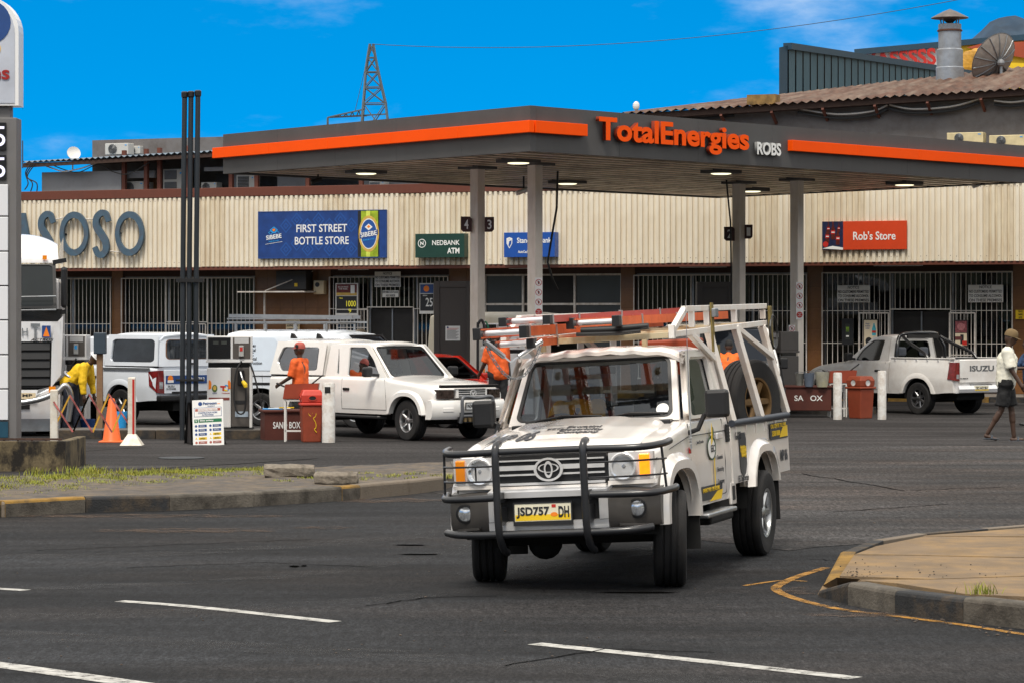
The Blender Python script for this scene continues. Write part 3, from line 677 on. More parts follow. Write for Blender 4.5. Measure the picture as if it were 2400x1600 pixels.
# bottle store sign
SB = mat('deep blue sign', (.010, .045, .20), .4, var=.25, scale=3)
SB2 = mat('mid blue print', (.014, .075, .30), .4, var=.1)
th, w_, h_ = board('shop_sign', 'wide blue bottle store sign with beer bottle picture on the cream cladding', 605, 906, 497, 604, SB, .12, .05, py0r=491, py1r=607, edge=BLUEP)
for i in range(7):
    for j in range(2):
        cx, cy = -w_ * .28 + i * w_ * .085, (-.25 + .5 * j) * h_ + (.06 if i % 2 else -.06) * h_
        ring(th, (cx, cy), .2, .15, TM(0, 0, .001), SB2, 'pattern', .001, n=4, ey=1.1)
        ring(th, (cx, cy), .09, .05, TM(0, 0, .001), SB2, 'pattern', .001, n=4, ey=1.1)
text(th, 'FIRST STREET', TM(-w_ * .0, h_ * .13), w_ * .395, h_ * .165, WPR, bold=.012)
text(th, 'BOTTLE STORE', TM(-w_ * .0, -h_ * .13), w_ * .42, h_ * .165, WPR, bold=.012)
def beer_mark(th, cx, cy, s):
    for dx, dy, k in ((-.16, .10, .6), (.16, .10, .6), (0, .22, 1.)): ring(th, (cx + dx * s, cy + dy * s), .2 * s * k, .14 * s * k, TM(0, 0, .004), BLUEL, 'logo', .001, n=4, ey=.75)
    shp(th, circ(cx, cy + .22 * s, .09 * s, .07 * s, 4), TM(0, 0, .006), ORP, 'logo')
    shp(th, [(cx - .4 * s, cy - .28 * s), (cx + .4 * s, cy - .16 * s), (cx + .4 * s, cy + .12 * s), (cx - .4 * s, cy + .0 * s)], TM(0, 0, .004), BLUEP, 'logo')
    text(th, 'SIBEBE', Matrix.Translation((cx, cy - .08 * s, .008)) @ Matrix.Rotation(R(7), 4, 'Z'), .76 * s, .19 * s, WPR, bold=.02)
    text(th, 'PREMIUM LAGER', Matrix.Translation((cx, cy - .27 * s, .008)) @ Matrix.Rotation(R(7), 4, 'Z'), .5 * s, .05 * s, BLUEL, bold=.01)
    shp(th, [(cx - .42 * s, cy - .42 * s), (cx + .42 * s, cy - .30 * s), (cx + .42 * s, cy - .285 * s), (cx - .42 * s, cy - .405 * s)], TM(0, 0, .004), WPR, 'logo')
beer_mark(th, -w_ * .375, 0, h_ * .48)
BOT = mat('bottle glass print', (.30, .40, .02), .3, var=.35, scale=5); GOLD = mat('gold print', (.62, .40, .08), .4, var=.15, scale=9)
bx = w_ * .365
shp(th, rect(bx - w_ * .085, bx + w_ * .08, -h_ * .48, h_ * .48), TM(0, 0, .002), INK)
shp(th, rect(bx - w_ * .06, bx + w_ * .07, -h_ * .48, h_ * .48), TM(0, 0, .004), BOT)
shp(th, rect(bx - w_ * .02, bx + w_ * .01, -h_ * .48, h_ * .48), TM(0, 0, .0065), mat('bottle highlight print', (.62, .70, .10), .3, var=.2))
shp(th, circ(bx, 0, w_ * .078, h_ * .38, 28), TM(0, 0, .009), GOLD); shp(th, circ(bx, 0, w_ * .064, h_ * .32, 28), TM(0, 0, .0115), WPR)
shp(th, circ(bx, 0, w_ * .060, h_ * .30, 28), TM(0, 0, .014), SB2)
shp(th, circ(bx, h_ * .14, w_ * .03, h_ * .07, 4), TM(0, 0, .0165), WPR, 'logo'); shp(th, circ(bx, h_ * .15, w_ * .014, h_ * .035, 4), TM(0, 0, .019), ORP, 'logo')
shp(th, [(bx - w_ * .07, -h_ * .1), (bx + w_ * .07, -h_ * .02), (bx + w_ * .07, h_ * .09), (bx - w_ * .07, h_ * .01)], TM(0, 0, .0165), BLUEP, 'logo')
text(th, 'SIBEBE', Matrix.Translation((bx, -.005, .0195)) @ Matrix.Rotation(R(8), 4, 'Z'), w_ * .125, h_ * .1, WPR, bold=.02)
text(th, 'PREMIUM LAGER', Matrix.Translation((bx, -h_ * .12, .0195)) @ Matrix.Rotation(R(8), 4, 'Z'), w_ * .09, h_ * .03, BLUEL, bold=.01)
# bank machine signs (light boxes)
th, w_, h_ = board('bank_sign', 'dark green bank machine light box beside the blue bottle store sign', 973, 1088, 548, 604, mat('dark green sign', (.010, .045, .032), .35, var=.1), .35, .32)
ring(th, (-w_ * .36, h_ * .1), .125, .105, TM(0, 0), WPR); shp(th, [(-w_ * .36 - .05, h_ * .1 - .06), (-w_ * .36 - .03, h_ * .1 - .06), (-w_ * .36 - .03, h_ * .1 + .01), (-w_ * .36 + .05, h_ * .1 - .06), (-w_ * .36 + .05, h_ * .1 + .06), (-w_ * .36 + .03, h_ * .1 + .06), (-w_ * .36 + .03, h_ * .1 - .01), (-w_ * .36 - .05, h_ * .1 + .06)], TM(0, 0, .003), WPR, 'logo')
text(th, 'NEDBANK', TM(w_ * .13, h_ * .12), w_ * .56, h_ * .2, WPR, bold=.015); text(th, 'ATM', TM(w_ * .28, -h_ * .22), w_ * .25, h_ * .24, WPR, bold=.03)
th, w_, h_ = board('bank_sign', 'royal blue bank machine light box behind the canopy column', 1181, 1300, 545, 603, mat('royal blue sign', (.010, .075, .36), .35, var=.08), .35, .3)
s_ = [(-.09, .13), (0, .16), (.09, .13), (.085, -.02), (0, -.16), (-.085, -.02)]
SHM = TM(-w_ * .39, h_ * .08)
shp(th, s_, SHM, WPR, 'logo'); shp(th, [(x * .72, y * .72) for x, y in s_], SHM @ TM(0, 0, .003), MATS['royal blue sign'], 'logo')
shp(th, [(-.06, .10), (.06, .10), (.06, .07), (0, .05), (-.03, -.08), (-.06, -.02)], SHM @ TM(0, 0, .006), WPR, 'logo')
text(th, 'Standard Bank', TM(w_ * .1, h_ * .18), w_ * .68, h_ * .22, WPR, bold=.02); text(th, 'AutoCash', TM(-w_ * .12, -h_ * .28), w_ * .2, h_ * .11, WPR, bold=.02)
# store sign
th, w_, h_ = board('shop_sign', 'orange red store sign with a picture of bottles above the barred store front', 1927, 2125, 520, 584, mat('orange red sign', (.60, .055, .012), .4, var=.06), .12, .05, py0r=517, py1r=587)
px_ = -w_ * .5; pw = w_ * .25
shp(th, rect(px_, px_ + pw, -h_ / 2, h_ / 2), TM(0, 0, .001), mat('night blue print', (.012, .018, .06), .4, var=.4, scale=7))
for dx, dy, s in ((.25, .05, 1.), (.52, .2, 1.1), (.75, -.02, 1.), (.3, .3, .7), (.8, .3, .6)):
    cx, cy = px_ + pw * dx, h_ * dy; k = h_ * .3 * s
    shp(th, [(cx - k * .22, cy - k), (cx + k * .22, cy - k), (cx + k * .24, cy), (cx + k * .08, cy + k * .5), (cx + k * .08, cy + k * .9), (cx - k * .08, cy + k * .9), (cx - k * .08, cy + k * .5), (cx - k * .24, cy)], TM(0, 0, .004 + dx * .003), mat('brown bottle print', (.10, .015, .01), .3, var=.4, scale=20))
    shp(th, rect(cx - k * .23, cx + k * .23, cy - k * .45, cy - k * .05), TM(0, 0, .0085 + dx * .003), REDP); shp(th, rect(cx - k * .15, cx + k * .2, cy - k * .3, cy - k * .2), TM(0, 0, .0115 + dx * .003), WPR)
shp(th, circ(px_ + pw * .17, -h_ * .3, h_ * .1), TM(0, 0, .012), REDP); shp(th, [(px_, -h_ * .45), (px_ + pw, -h_ * .5), (px_ + pw, -h_ * .42), (px_ + pw * .5, -h_ * .36)], TM(0, 0, .013), WPR)
text(th, "Rob's Store", TM(w_ * .12, -.01, .004), w_ * .5, h_ * .3, WPR, bold=.015)
# channel letters
LETB = mat('faded blue letter', (.055, .105, .155), .6, var=.15, scale=3, dirt=(.10, .06, .05), damt=.4, dscale=4)
lt = thing('letter_sign', 'row of big faded blue letters fixed to the cream cladding', 'sign', M=BM)
def letter_o(px0, px1, py0, py1, o=.22):
    (u0, z1), (u1, z0) = W(px0, py0, o), W(px1, py1, o); ring(lt, (0, 0), (u1 - u0) / 2, (u1 - u0) / 2 - .145, LM((u0 + u1) / 2, o, (z0 + z1) / 2), LETB, 'letter', .09, -.09, 36, (z1 - z0) / (u1 - u0))
def letter_s(px0, px1, py0, py1, o=.22):
    (u0, z1), (u1, z0) = W(px0, py0, o), W(px1, py1, o); w2, h2 = (u1 - u0) / 2, (z1 - z0) / 2
    c = curve([(.95, .55), (.62, .88), (.0, .95), (-.68, .72), (-.72, .34), (-.1, .0), (.5, -.34), (.62, -.70), (.1, -.95), (-.55, -.9), (-.98, -.6)], 5)
    P = [V((p.x * w2, p.y * h2)) for p in c]; b = MB()
    q = []
    for k, p in enumerate(P):
        d = (P[min(k + 1, len(P) - 1)] - P[max(k - 1, 0)]).normalized(); n = V((-d.y, d.x)); wd = .075 + .035 * math.sin(math.pi * k / (len(P) - 1)); q.append((p + n * wd, p - n * wd))
    for k in range(len(P) - 1): b.prism([tuple(q[k][1]), tuple(q[k + 1][1]), tuple(q[k + 1][0]), tuple(q[k][0])], -.09, 0)
    b.build('letter', LETB, lt, M=LM((u0 + u1) / 2, o, (z0 + z1) / 2))
letter_o(139, 206, 497, 600); letter_o(269, 336, 496, 600); letter_s(92, 124, 500, 603); letter_s(220, 254, 497, 600)
(u0, z1), (u1, z0) = W(30, 500, .22), W(76, 604, .22); w2 = (u1 - u0) / 2; h2 = (z1 - z0)
MB().prism([(-w2, 0), (-.07, h2), (.07, h2), (w2, 0), (w2 - .16, 0), (w2 * .45, h2 * .32), (-w2 * .45, h2 * .32), (-w2 + .16, 0)], -.09, 0).build('letter', LETB, lt, M=LM((u0 + u1) / 2, .22, z0))
for a, b_ in (((120, 517), (150, 510)), ((196, 514), (222, 514)), ((250, 588), (285, 592))):
    (ua, za), (ub, zb_) = W(*a, .12), W(*b_, .12); MB().tube([(ua, .12, za), (ub, .12, zb_)], .018, 6).build('conduit', BARM, lt)
for px, py in ((154, 550), (206, 547), (282, 547), (336, 547), (245, 551)): u, z = W(px, py, .1); MB().box(u - .03, u + .03, .045, .13, z - .03, z + .03).build('bracket', BLACK, lt)
# notice boards on the bars
def notice(px0, px1, py0, py1, o, label, lines, cat='notice', m=None, name='notice_board'):
    th, w_, h_ = board(name, label, px0, px1, py0, py1, m or WHITE, o, .015, cat)
    n = len(lines)
    for k, l in enumerate(lines):
        if l: text(th, l, TM(0, h_ * (.5 - (k + .5) / n)), w_ * min(.94, .058 * len(l)), h_ / n * .66, INK, bold=.02)
    return th, w_, h_
NL = ['NOTICE', 'NO CUSTOMERS PERMITTED', 'TO CONSUME ALCOHOL', 'ON THESE PREMISES']
notice(878, 939, 637, 673, -1.1, 'white alcohol notice board above the bottle store doorway', NL)
notice(1962, 2039, 669, 709, -1.1, 'white alcohol notice board on the store bars by the brown pillar', NL)
notice(2269, 2351, 668, 709, -1.1, 'white alcohol notice board on the store bars nearest the end pillar', NL)
notice(896, 934, 681, 697, -1.08, 'small white information plate under the alcohol notice', ['INFORMATION PLEASE', 'ASK INSIDE'])
notice(670, 702, 750, 777, -1.15, 'cream parking notice on the brown tiled wall', ['FREE PARKING FOR', 'SHOPPING CENTRE', 'CUSTOMERS ONLY'], m=mat('cream board', (.62, .50, .32), .6, var=.1))
# price posters
def poster(px0, px1, py0, py1, o, label, frame=INK):
    th, w_, h_ = board('poster', label, px0, px1, py0, py1, frame, o, .03, 'poster'); return th, w_, h_
GLOWFIG = mat('glowing yellow print', (.85, .75, .05), .5, var=0, emit=.25)  # printed poster figures given a faint glow though they are no lamp
th, w_, h_ = poster(786, 839, 664, 744, -1.08, 'price poster with red heading and yellow figures beside the bottle store doorway', WHITE)
shp(th, rect(-w_ * .45, w_ * .45, -h_ * .38, h_ * .12), TM(0, 0, .002), INK); shp(th, rect(-w_ * .45, w_ * .45, h_ * .14, h_ * .47), TM(0, 0, .002), mat('dark red print', (.13, .012, .01), .5, var=.3, scale=9)); shp(th, rect(-w_ * .45, w_ * .45, h_ * .14, h_ * .22), TM(0, 0, .005), GOLD)
text(th, '1000', TM(w_ * .2, -h_ * .1, .006), w_ * .42, h_ * .17, GLOWFIG, bold=.01); text(th, '9', TM(w_ * .15, -h_ * .31, .006), w_ * .12, h_ * .12, GLOWFIG, bold=.01); text(th, '750ml', TM(-w_ * .25, h_ * .06, .006), w_ * .15, h_ * .04, GLOWFIG); text(th, 'BIG SAVINGS\nTHIS WEEK', TM(-w_ * .15, h_ * .36, .006), w_ * .45, h_ * .1, WPR); shp(th, rect(w_ * .18, w_ * .36, h_ * .2, h_ * .44), TM(0, 0, .008), WPR)
th, w_, h_ = poster(983, 1016, 664, 736, -1.08, 'price poster with white figures beside the dark service cabinet', WHITE)
shp(th, rect(-w_ * .44, w_ * .5, -h_ * .4, h_ * .15), TM(0, 0, .002), INK); shp(th, rect(-w_ * .44, w_ * .5, h_ * .17, h_ * .46), TM(0, 0, .002), BLUEP); shp(th, circ(0, h_ * .32, w_ * .2, h_ * .1), TM(0, 0, .006), ORP)
text(th, '25', TM(w_ * .2, -h_ * .12, .006), w_ * .5, h_ * .28, WPR, bold=.01); text(th, '660ml', TM(-w_ * .1, h_ * .1, .006), w_ * .3, h_ * .05, WPR)
th, w_, h_ = poster(1973, 2000, 747, 808, -1.0, 'dark framed drink poster leaning on the store bars')
shp(th, rect(-w_ * .2, w_ * .2, -h_ * .3, h_ * .3), TM(0, 0, .002), mat('can print', (.03, .035, .03), .3, var=.5, scale=30)); 
for dx in (-.09, 0, .09): shp(th, [(w_ * (dx - .03), h_ * .18), (w_ * (dx + .03), h_ * .18), (w_ * (dx + .015), -h_ * .02), (w_ * dx, h_ * .0)], TM(0, 0, .006), mat('lime print', (.25, .45, .03), .5, var=.1))
shp(th, rect(-w_ * .12, w_ * .12, -h_ * .2, -h_ * .14), TM(0, 0, .006), WPR)
th, w_, h_ = poster(2023, 2058, 748, 812, -.98, 'cream poster with a blue water bottle on the store gate')
shp(th, rect(-w_ * .44, w_ * .44, -h_ * .46, h_ * .46), TM(0, 0, .002), mat('cream print', (.68, .58, .42), .5, var=.05))
shp(th, [(w_ * .1, -h_ * .1), (w_ * .36, -h_ * .1), (w_ * .36, h_ * .15), (w_ * .28, h_ * .28), (w_ * .28, h_ * .34), (w_ * .18, h_ * .34), (w_ * .18, h_ * .28), (w_ * .1, h_ * .15)], TM(0, 0, .005), mat('aqua print', (.05, .35, .45), .4, var=.3, scale=9)); shp(th, rect(w_ * .1, w_ * .36, h_ * .0, h_ * .08), TM(0, 0, .008), REDP)
text(th, 'Fresh\nbottled\nwater', TM(-w_ * .2, h_ * .25, .005), w_ * .34, h_ * .22, BLUEP, bold=.01); shp(th, circ(-w_ * .12, -h_ * .3, w_ * .22, h_ * .14), TM(0, 0, .005), INK)
th, w_, h_ = poster(2237, 2268, 750, 812, -.98, 'framed snack poster with pink picture on the store gate')
shp(th, rect(-w_ * .44, w_ * .44, h_ * .02, h_ * .46), TM(0, 0, .002), mat('dim pink print', (.22, .06, .07), .5, var=.7, scale=14)); shp(th, rect(-w_ * .44, w_ * .44, -h_ * .46, h_ * .0), TM(0, 0, .002), MATS['cream print'])
shp(th, circ(0, h_ * .24, w_ * .3, h_ * .14), TM(0, 0, .005), mat('pink print', (.42, .16, .17), .5, var=.4, scale=14)); shp(th, rect(-w_ * .05, w_ * .2, -h_ * .4, -h_ * .05), TM(0, 0, .005), INK); shp(th, rect(-w_ * .44, w_ * .05, -h_ * .25, -h_ * .12), TM(0, 0, .0075), mat('maroon print', (.12, .03, .03), .5)); shp(th, rect(w_ * .1, w_ * .44, -h_ * .44, -h_ * .28), TM(0, 0, .0075), REDP)
notice(2380, 2404, 727, 748, -1.2, 'small yellow notice on the end pillar', ['PRIVATE', 'PARKING', 'NOTICE'], m=YELP)
# wall shelf, box and meter on the brown tiled wall
aw = thing('awning_shelf', 'pale flat awning sheet on brackets over the brown tiled wall', 'awning', M=BM)
ua, za = W(567, 684, -.6); ub, zb_ = W(735, 687, -.9)
MB().box(ua, ub, -1.28, -.3, za - .03, za + .01).build('awning_sheet', BARM, aw, bevel=.004)
MB().bar((ub - .2, -1.25, za + .6), (ua + .9, -.35, za + .02), .03).bar((ua + .6, -.9, .2), (ua + .6, -.9, za - .032), .05).build('awning_bracket', BARM, aw)
ac0 = thing('air_conditioner', 'old dark wall air conditioner above the awning sheet', 'air conditioner', M=BM)
u0, z0 = W(652, 682, -1.0); MB().box(u0, u0 + 1.0, -1.28, -.85, za + .05, za + .62).build('casing', mat('dark enamel', (.03, .027, .025), .5), ac0, bevel=.02)
MB().box(u0 + .62, u0 + .72, -.85, -.84, za + .15, za + .25).build('badge', YELP, ac0)
mb_ = thing('meter_box', 'beige electric meter box beside the old air conditioner', 'box', M=BM)
u0, z1 = W(739, 658, -1.2); u1, z0 = W(763, 690, -1.2); MB().box(u0, u1, -1.28, -1.08, z0, z1).build('casing', MATS['cream board'], mb_, bevel=.015); MB().cyl(((u0 + u1) / 2 - .04, -1.08, (z0 + z1) / 2 + .08), ((u0 + u1) / 2 - .04, -1.06, (z0 + z1) / 2 + .08), .07).build('dial', INK, mb_)
# ================================================================ upper storeys behind the flat roof
def WP(px, py, o): u, z = W(px, py, o); return V((u, o, z))
def corr_roof(par, a, b_, c, d, m, pitch=.2, amp=.03, name='roof_sheet', sheets=8):
    """corrugated roof between corners a-b (near edge, going right) and d-c (far edge); several sheets, ribs run near to far"""
    a, b_, c, d = V(a), V(b_), V(c), V(d); L_ = (b_ - a).length
    for k in range(sheets):
        n = max(2, int(L_ / sheets / pitch)) * 4; s = MB(); zj = random.uniform(0, .012) + .004 * (k % 2)
        def fn(u, v):
            t = (k + u * 1.004) / sheets; p = a.lerp(b_, t).lerp(d.lerp(c, t), v)
            return p + V((0, 0, amp * math.sin(u * n / 4 * 2 * math.pi) + zj))
        s.grid(fn, n, 1).build(name, m, par)
up = thing('upper_storey', 'grey upper storey with open service gallery under a corrugated roof', 'building', M=BM)
o0 = -2.2
(ua, za), (ub, zb_) = W(98, 405, o0), W(284, 400, o0)
MB().box(ua, ub, o0 - .15, o0, 5.82, (za + zb_) / 2).build('wall', GREYW, up)
uA, uB = W(60, 400, o0)[0], W(1250, 400, o0)[0]
MB().box(uA + .6, uB, o0 - 3.2, o0 - 3.0, 5.82, 7.9).build('wall', GREYD, up)
for px in (289, 341, 372, 440, 540, 600, 720, 845): u, z = W(px, 400, o0); MB().box(u - .06, u + .06, o0 - .12, o0, 5.82, 7.35 + (px - 289) * .0006).build('post', BROWN, up)
for px0, px1, mt in ((345, 370, TILE), (505, 538, INNER), (545, 596, GREYW), (650, 715, GREYW), (850, 980, GREYW)):
    (u0, z1), (u1, z0) = W(px0, 408, o0 - 1), W(px1, 450, o0 - 1); MB().box(u0, u1, o0 - 1.1, o0 - 1, 5.82, z1).build('panel', mt, up)
(u0, z0), (u1, z1) = W(240, 412, o0 - .3), W(362, 404, o0 - .3); MB().box(u0, u1, o0 - .42, o0 - .3, z0 - .1, z0 + .12).build('beam', GREYW, up)
(u0, z0), (u1, z1) = W(478, 398, o0 - .3), W(528, 396, o0 - .3); MB().box(u0, u1, o0 - .42, o0 - .3, z0 - .05, z0 + .07).build('beam', GREYW, up)
ra, rb = WP(52, 381, o0 + .5), WP(560, 352, o0 + .5); slope = (rb.z - ra.z) / (rb.x - ra.x)
rb = ra.lerp(rb, 1.7)
corr_roof(up, ra, rb, rb + V((0, -6, .42)), ra + V((0, -6, .42)), ROOFB, .19, .03, sheets=9)
MB().add([ra + V((0, -.05, -.16)), rb + V((0, -.05, -.16)), rb + V((0, -.05, -.05)), ra + V((0, -.05, -.05)), ra + V((0, -.15, -.16)), rb + V((0, -.15, -.16)), rb + V((0, -.15, -.05)), ra + V((0, -.15, -.05))], [(0, 1, 2, 3), (7, 6, 5, 4), (0, 4, 5, 1), (3, 2, 6, 7), (0, 3, 7, 4), (1, 5, 6, 2)]).build('rafter', SHADE, up)
u0 = W(66, 400, o0)[0]; MB().box(u0 - .3, u0 + 4.4, o0 - .9, o0 - .2, 7.0, 7.05).build('gallery_ceiling', SHADE, up)
# sagging cables under the eaves
CAB = mat('black cable', (.012, .012, .012), .5, var=0); WCAB = mat('white cable', (.5, .48, .45), .5, var=0)
def cable(name, label, pts, o, r, m, n=8):
    return tag(MB().tube([BM @ WP(p.x, p.y, o) for p in curve([V(q) for q in pts], n)], r, 5).build(name, m, smooth=60), label, 'cable')
cable('cable', 'white sagging cable under the corrugated eave above the big letters', [(92, 384), (125, 396), (150, 402), (190, 395), (240, 377)], -1.9, .022, WCAB)
cable('cable', 'black cable looping below the corrugated eave above the grey wall', [(110, 382), (150, 398), (185, 404), (230, 386), (262, 402), (300, 408), (352, 380)], -1.95, .016, CAB)
for i in range(3): cable('cable', ['short black cable bundle hanging at the roof corner', 'looped black cable hanging at the roof corner', 'thin black cable trailing from the roof corner to the fascia'][i], [(72 + i * 5, 385), (60 + i * 2, 405 + i * 5), (66 + i * 10, 430), (58 + i * 14, 445 + i * 4)], -1.7, .02, CAB)
# air conditioning units
def ac_unit(px0, px1, py0, py1, o, label, fans=1, tall=False, yel=False):
    (u0, z1), (u1, z0) = W(px0, py0, o), W(px1, py1, o); w_ = u1 - u0; h_ = z1 - z0
    t = thing('air_conditioner', label, 'air conditioner', M=BM @ Matrix.Translation(((u0 + u1) / 2, o, z0)), group='air conditioners on the building')
    MB().box(-w_ / 2, w_ / 2, -.38, 0, 0, h_).build('casing', mat('yellowed enamel', (.62, .52, .30), .5, var=.2, scale=3) if yel else mat('unit enamel', (.52, .52, .50), .5, var=.12, dirt=(.3, .22, .14), damt=.4), t, bevel=.015)
    r = min(h_ / fans, w_ * .7) * .42
    for k in range(fans):
        c = V((-w_ * .16, .004, h_ * (k + .5) / fans)); b = MB()
        if tall: b.box(-w_ * .42, w_ * .2, .001, .012, h_ * k / fans + .04, h_ * (k + 1) / fans - .04)
        else: b.cyl(c - V((0, .002, 0)), c + V((0, .012, 0)), r, n=24)
        b.build('fan_opening', mat('fan shadow', (.05, .045, .04), .7, var=.3), t)
        g = MB()
        for i in range(5 if not tall else 0): ring_r = r * (i + 1) / 5; g.tube([c + V((ring_r * math.cos(a * math.pi / 8), .02, ring_r * math.sin(a * math.pi / 8))) for a in range(17)], .006, 4, False)
        if tall:
            for i in range(9): z = h_ * k / fans + .06 + i * (h_ / fans - .12) / 8; g.box(-w_ * .41, w_ * .19, .013, .018, z, z + .012)
        g.build('fan_grille', STEEL, t)
    MB().box(w_ * .36, w_ * .44, .001, .006, h_ * .78, h_ * .86).build('badge', BLUEL, t)
    return t
ac_unit(286, 336, 426, 456, -2.6, 'white fan unit on the gallery beside the grey wall panel')
ac_unit(337, 352, 427, 452, -3., 'narrow grey unit half hidden on the gallery beside the fan unit')
ac_unit(382, 428, 397, 451, -2.7, 'tall two fan unit on the gallery behind the vent pipes', 2, True)
ac_unit(471, 507, 428, 449, -2.7, 'small fan unit on the gallery just past the vent pipes')
ac_unit(554, 596, 411, 447, -2.7, 'tall unit on the gallery under the canopy end', 1, True)
ac_unit(246, 300, 337, 362, -4.5, 'white cooling unit standing on the corrugated roof edge')
ac_unit(301, 328, 343, 361, -5.0, 'smaller white cooling unit on the roof beside the larger one')
ac_unit(865, 900, 425, 444, -2.7, 'grey unit on the gallery seen under the canopy', 1, True)
def dish(px, py, Y, r, label, tilt, rz, M0=None, pole=1.0, m=None, ribs=0):
    c = AT(px, py, Y); t = thing('satellite_dish', label, 'satellite dish', c)
    Mx = Matrix.Rotation(rz, 4, 'Z') @ Matrix.Rotation(tilt, 4, 'X')
    pr = [(r * k / 8, .28 * r * (k / 8) ** 2) for k in range(9)]
    b = MB().lathe(pr, Mx, 32); b.lathe([(a, z + .015) for a, z in reversed(pr)], Mx, 32); b.build('dish_bowl', m or WHITE, t, smooth=60)
    if ribs:
        g = MB()
        for k in range(ribs):
            a = 2 * math.pi * k / ribs; g.tube([Mx @ V((math.cos(a) * r * q, math.sin(a) * r * q, .28 * r * q * q - .02)) for q in (.06, .35, .7, .98)], .016, 5)
        g.lathe([(r * .99, .27 * r), (r * 1.02, .28 * r), (r * 1.0, .3 * r)], Mx, 32)
        g.build('dish_rib', STEEL, t)
        MB().tube([Mx @ V((r * .95, 0, .28 * r)), Mx @ V((0, 0, r * 1.0))], .02, 5).tube([Mx @ V((-r * .5, r * .8, .28 * r)), Mx @ V((0, 0, r * 1.0))], .02, 5).tube([Mx @ V((-r * .5, -r * .8, .28 * r)), Mx @ V((0, 0, r * 1.0))], .02, 5).cyl(Mx @ V((0, 0, r * .93)), Mx @ V((0, 0, r * 1.08)), .07, n=10).build('feed_arm', STEEL, t)
        MB().ball(Mx @ V((0, 0, -.1)), .12, 10, 6).build('mount', STEEL, t)
    bk = Mx @ V((0, 0, -.12)); MB().tube([bk, V((bk.x, bk.y, -.3)), V((bk.x, bk.y, -pole))], .045 if ribs else .025, 8).build('mast', STEEL, t)
    return t
dish(172, 361, 92, .22, 'small white dish on the corrugated roof edge above the letters', R(70), R(20), pole=.5)
# ---------------- long upper block with the rusty roof
ub_ = thing('upper_block', 'warm grey upper block with rusty corrugated roof behind the canopy fascia', 'building', M=BM)
oo = -3.0
u0, u1 = W(1380, 300, oo)[0], W(2700, 300, oo)[0]
ea, eb = WP(1455, 267, oo + .6), WP(2400, 208, oo + .6); eb = ea.lerp(eb, 1.28)
sl_ = (eb.z - ea.z) / (eb.x - ea.x)
poly = [(u0, 5.8), (u1, 5.8), (u1, ea.z + sl_ * (u1 - ea.x) + .09), (u0, ea.z + sl_ * (u0 - ea.x) + .03)]
MB().prism(poly, oo - .2, oo, Matrix(((1, 0, 0, 0), (0, 0, 1, 0), (0, 1, 0, 0), (0, 0, 0, 1)))).build('wall', GREYD, ub_)
far = [V((0, -7, 1.55))] * 2
corr_roof(ub_, ea, eb, eb + V((0, -7, 1.5)), ea + V((0, -7, .75)), RUST, .22, .035, sheets=14)
a2, b2_ = ea + V((0, -.06, -.14)), eb + V((0, -.06, -.14))
MB().bar(a2 + V((0, -.1, .04)), b2_ + V((0, -.1, .06)), .06, .18).build('eave_board', SHADE, ub_)
MB().bar(a2 + V((0, -.5, -.02)), b2_ + V((0, -.5, -.02)), .9, .02).build('eave_soffit', SHADE, ub_)
for k in range(9):
    p = ea.lerp(eb, .1 + k * .1); MB().bar(p + V((0, -.1, -.2)), p + V((0, -.58, -.5)), .07).build('rafter_foot', BROWN, ub_)
u, z = W(1785, 233, oo + .5); MB().box(u - .42, u + .42, oo + .1, oo + .55, z - .15, z + .13).build('ridge_box', mat('ochre rusted box', (.22, .13, .04), .8, var=.5, scale=5), ub_)
for i, pts in enumerate(([(1560, 268), (1640, 270), (1720, 262)], [(1870, 255), (1960, 268), (2040, 262), (2080, 247)], [(2085, 246), (2140, 256), (2230, 250), (2295, 232)], [(2330, 236), (2370, 240), (2420, 234)])):
    cable('cable', ['white cable sagging along the rusty eave nearest the orange lettering', 'white cable sagging along the rusty eave above the small white lettering', 'white cable sagging along the rusty eave under the steel flue', 'white cable sagging along the rusty eave beside the big dish'][i], pts, oo + .25, .028, WCAB)
    cable('cable', ['black cable below the rusty eave nearest the orange lettering', 'black cable below the rusty eave above the small white lettering', 'black cable below the rusty eave under the steel flue', 'black cable below the rusty eave beside the big dish'][i], [(x, y + 9) for x, y in pts], oo + .2, .04, CAB)
ac_unit(2219, 2304, 312, 335, -2.2, 'yellowed cooling unit showing above the canopy fascia beside the dish mast', yel=True)
ac_unit(2318, 2402, 318, 342, -2.2, 'yellowed cooling unit at the picture edge above the canopy fascia', yel=True)
# steel flue
fl = thing('flue_chimney', 'galvanised steel flue with conical cap on the rusty roof', 'chimney', AT(2226, 195, 83.5))
s83 = 83.5 / FPX
GALV = mat('galvanised steel', (.34, .37, .41), .42, .55, var=.2, scale=2.5, dirt=(.16, .12, .10), damt=.45, dscale=2.2)
def fz(py): return (195 - py) * s83
MB().lathe([(.41, -.8), (.41, fz(160)), (.385, fz(158)), (.385, fz(118)), (.34, fz(115))], None, 28).build('lower_pipe', GALV, fl, smooth=40)
MB().lathe([(.335, fz(116)), (.335, fz(58)), (.31, fz(57))], None, 28).build('upper_pipe', GALV, fl, smooth=40)
MB().lathe([(.34, fz(75)), (.37, fz(74)), (.37, fz(71.5)), (.34, fz(70))], None, 28).build('band', mat('rust band', (.12, .05, .03), .8), fl)
MB().lathe([(.01, fz(22)), (.2, fz(28)), (.54, fz(42)), (.55, fz(43.5)), (.2, fz(47)), (.05, fz(57)), (.01, fz(58))], None, 28).build('cap', mat('cap steel', (.14, .12, .11), .6, .3, var=.3, scale=3), fl, smooth=40)
g = MB()
for k in range(4): a = R(45 + 90 * k); g.bar((.3 * math.cos(a), .3 * math.sin(a), fz(58)), (.34 * math.cos(a), .34 * math.sin(a), fz(43)), .03)
g.build('cap_stay', STEEL, fl)
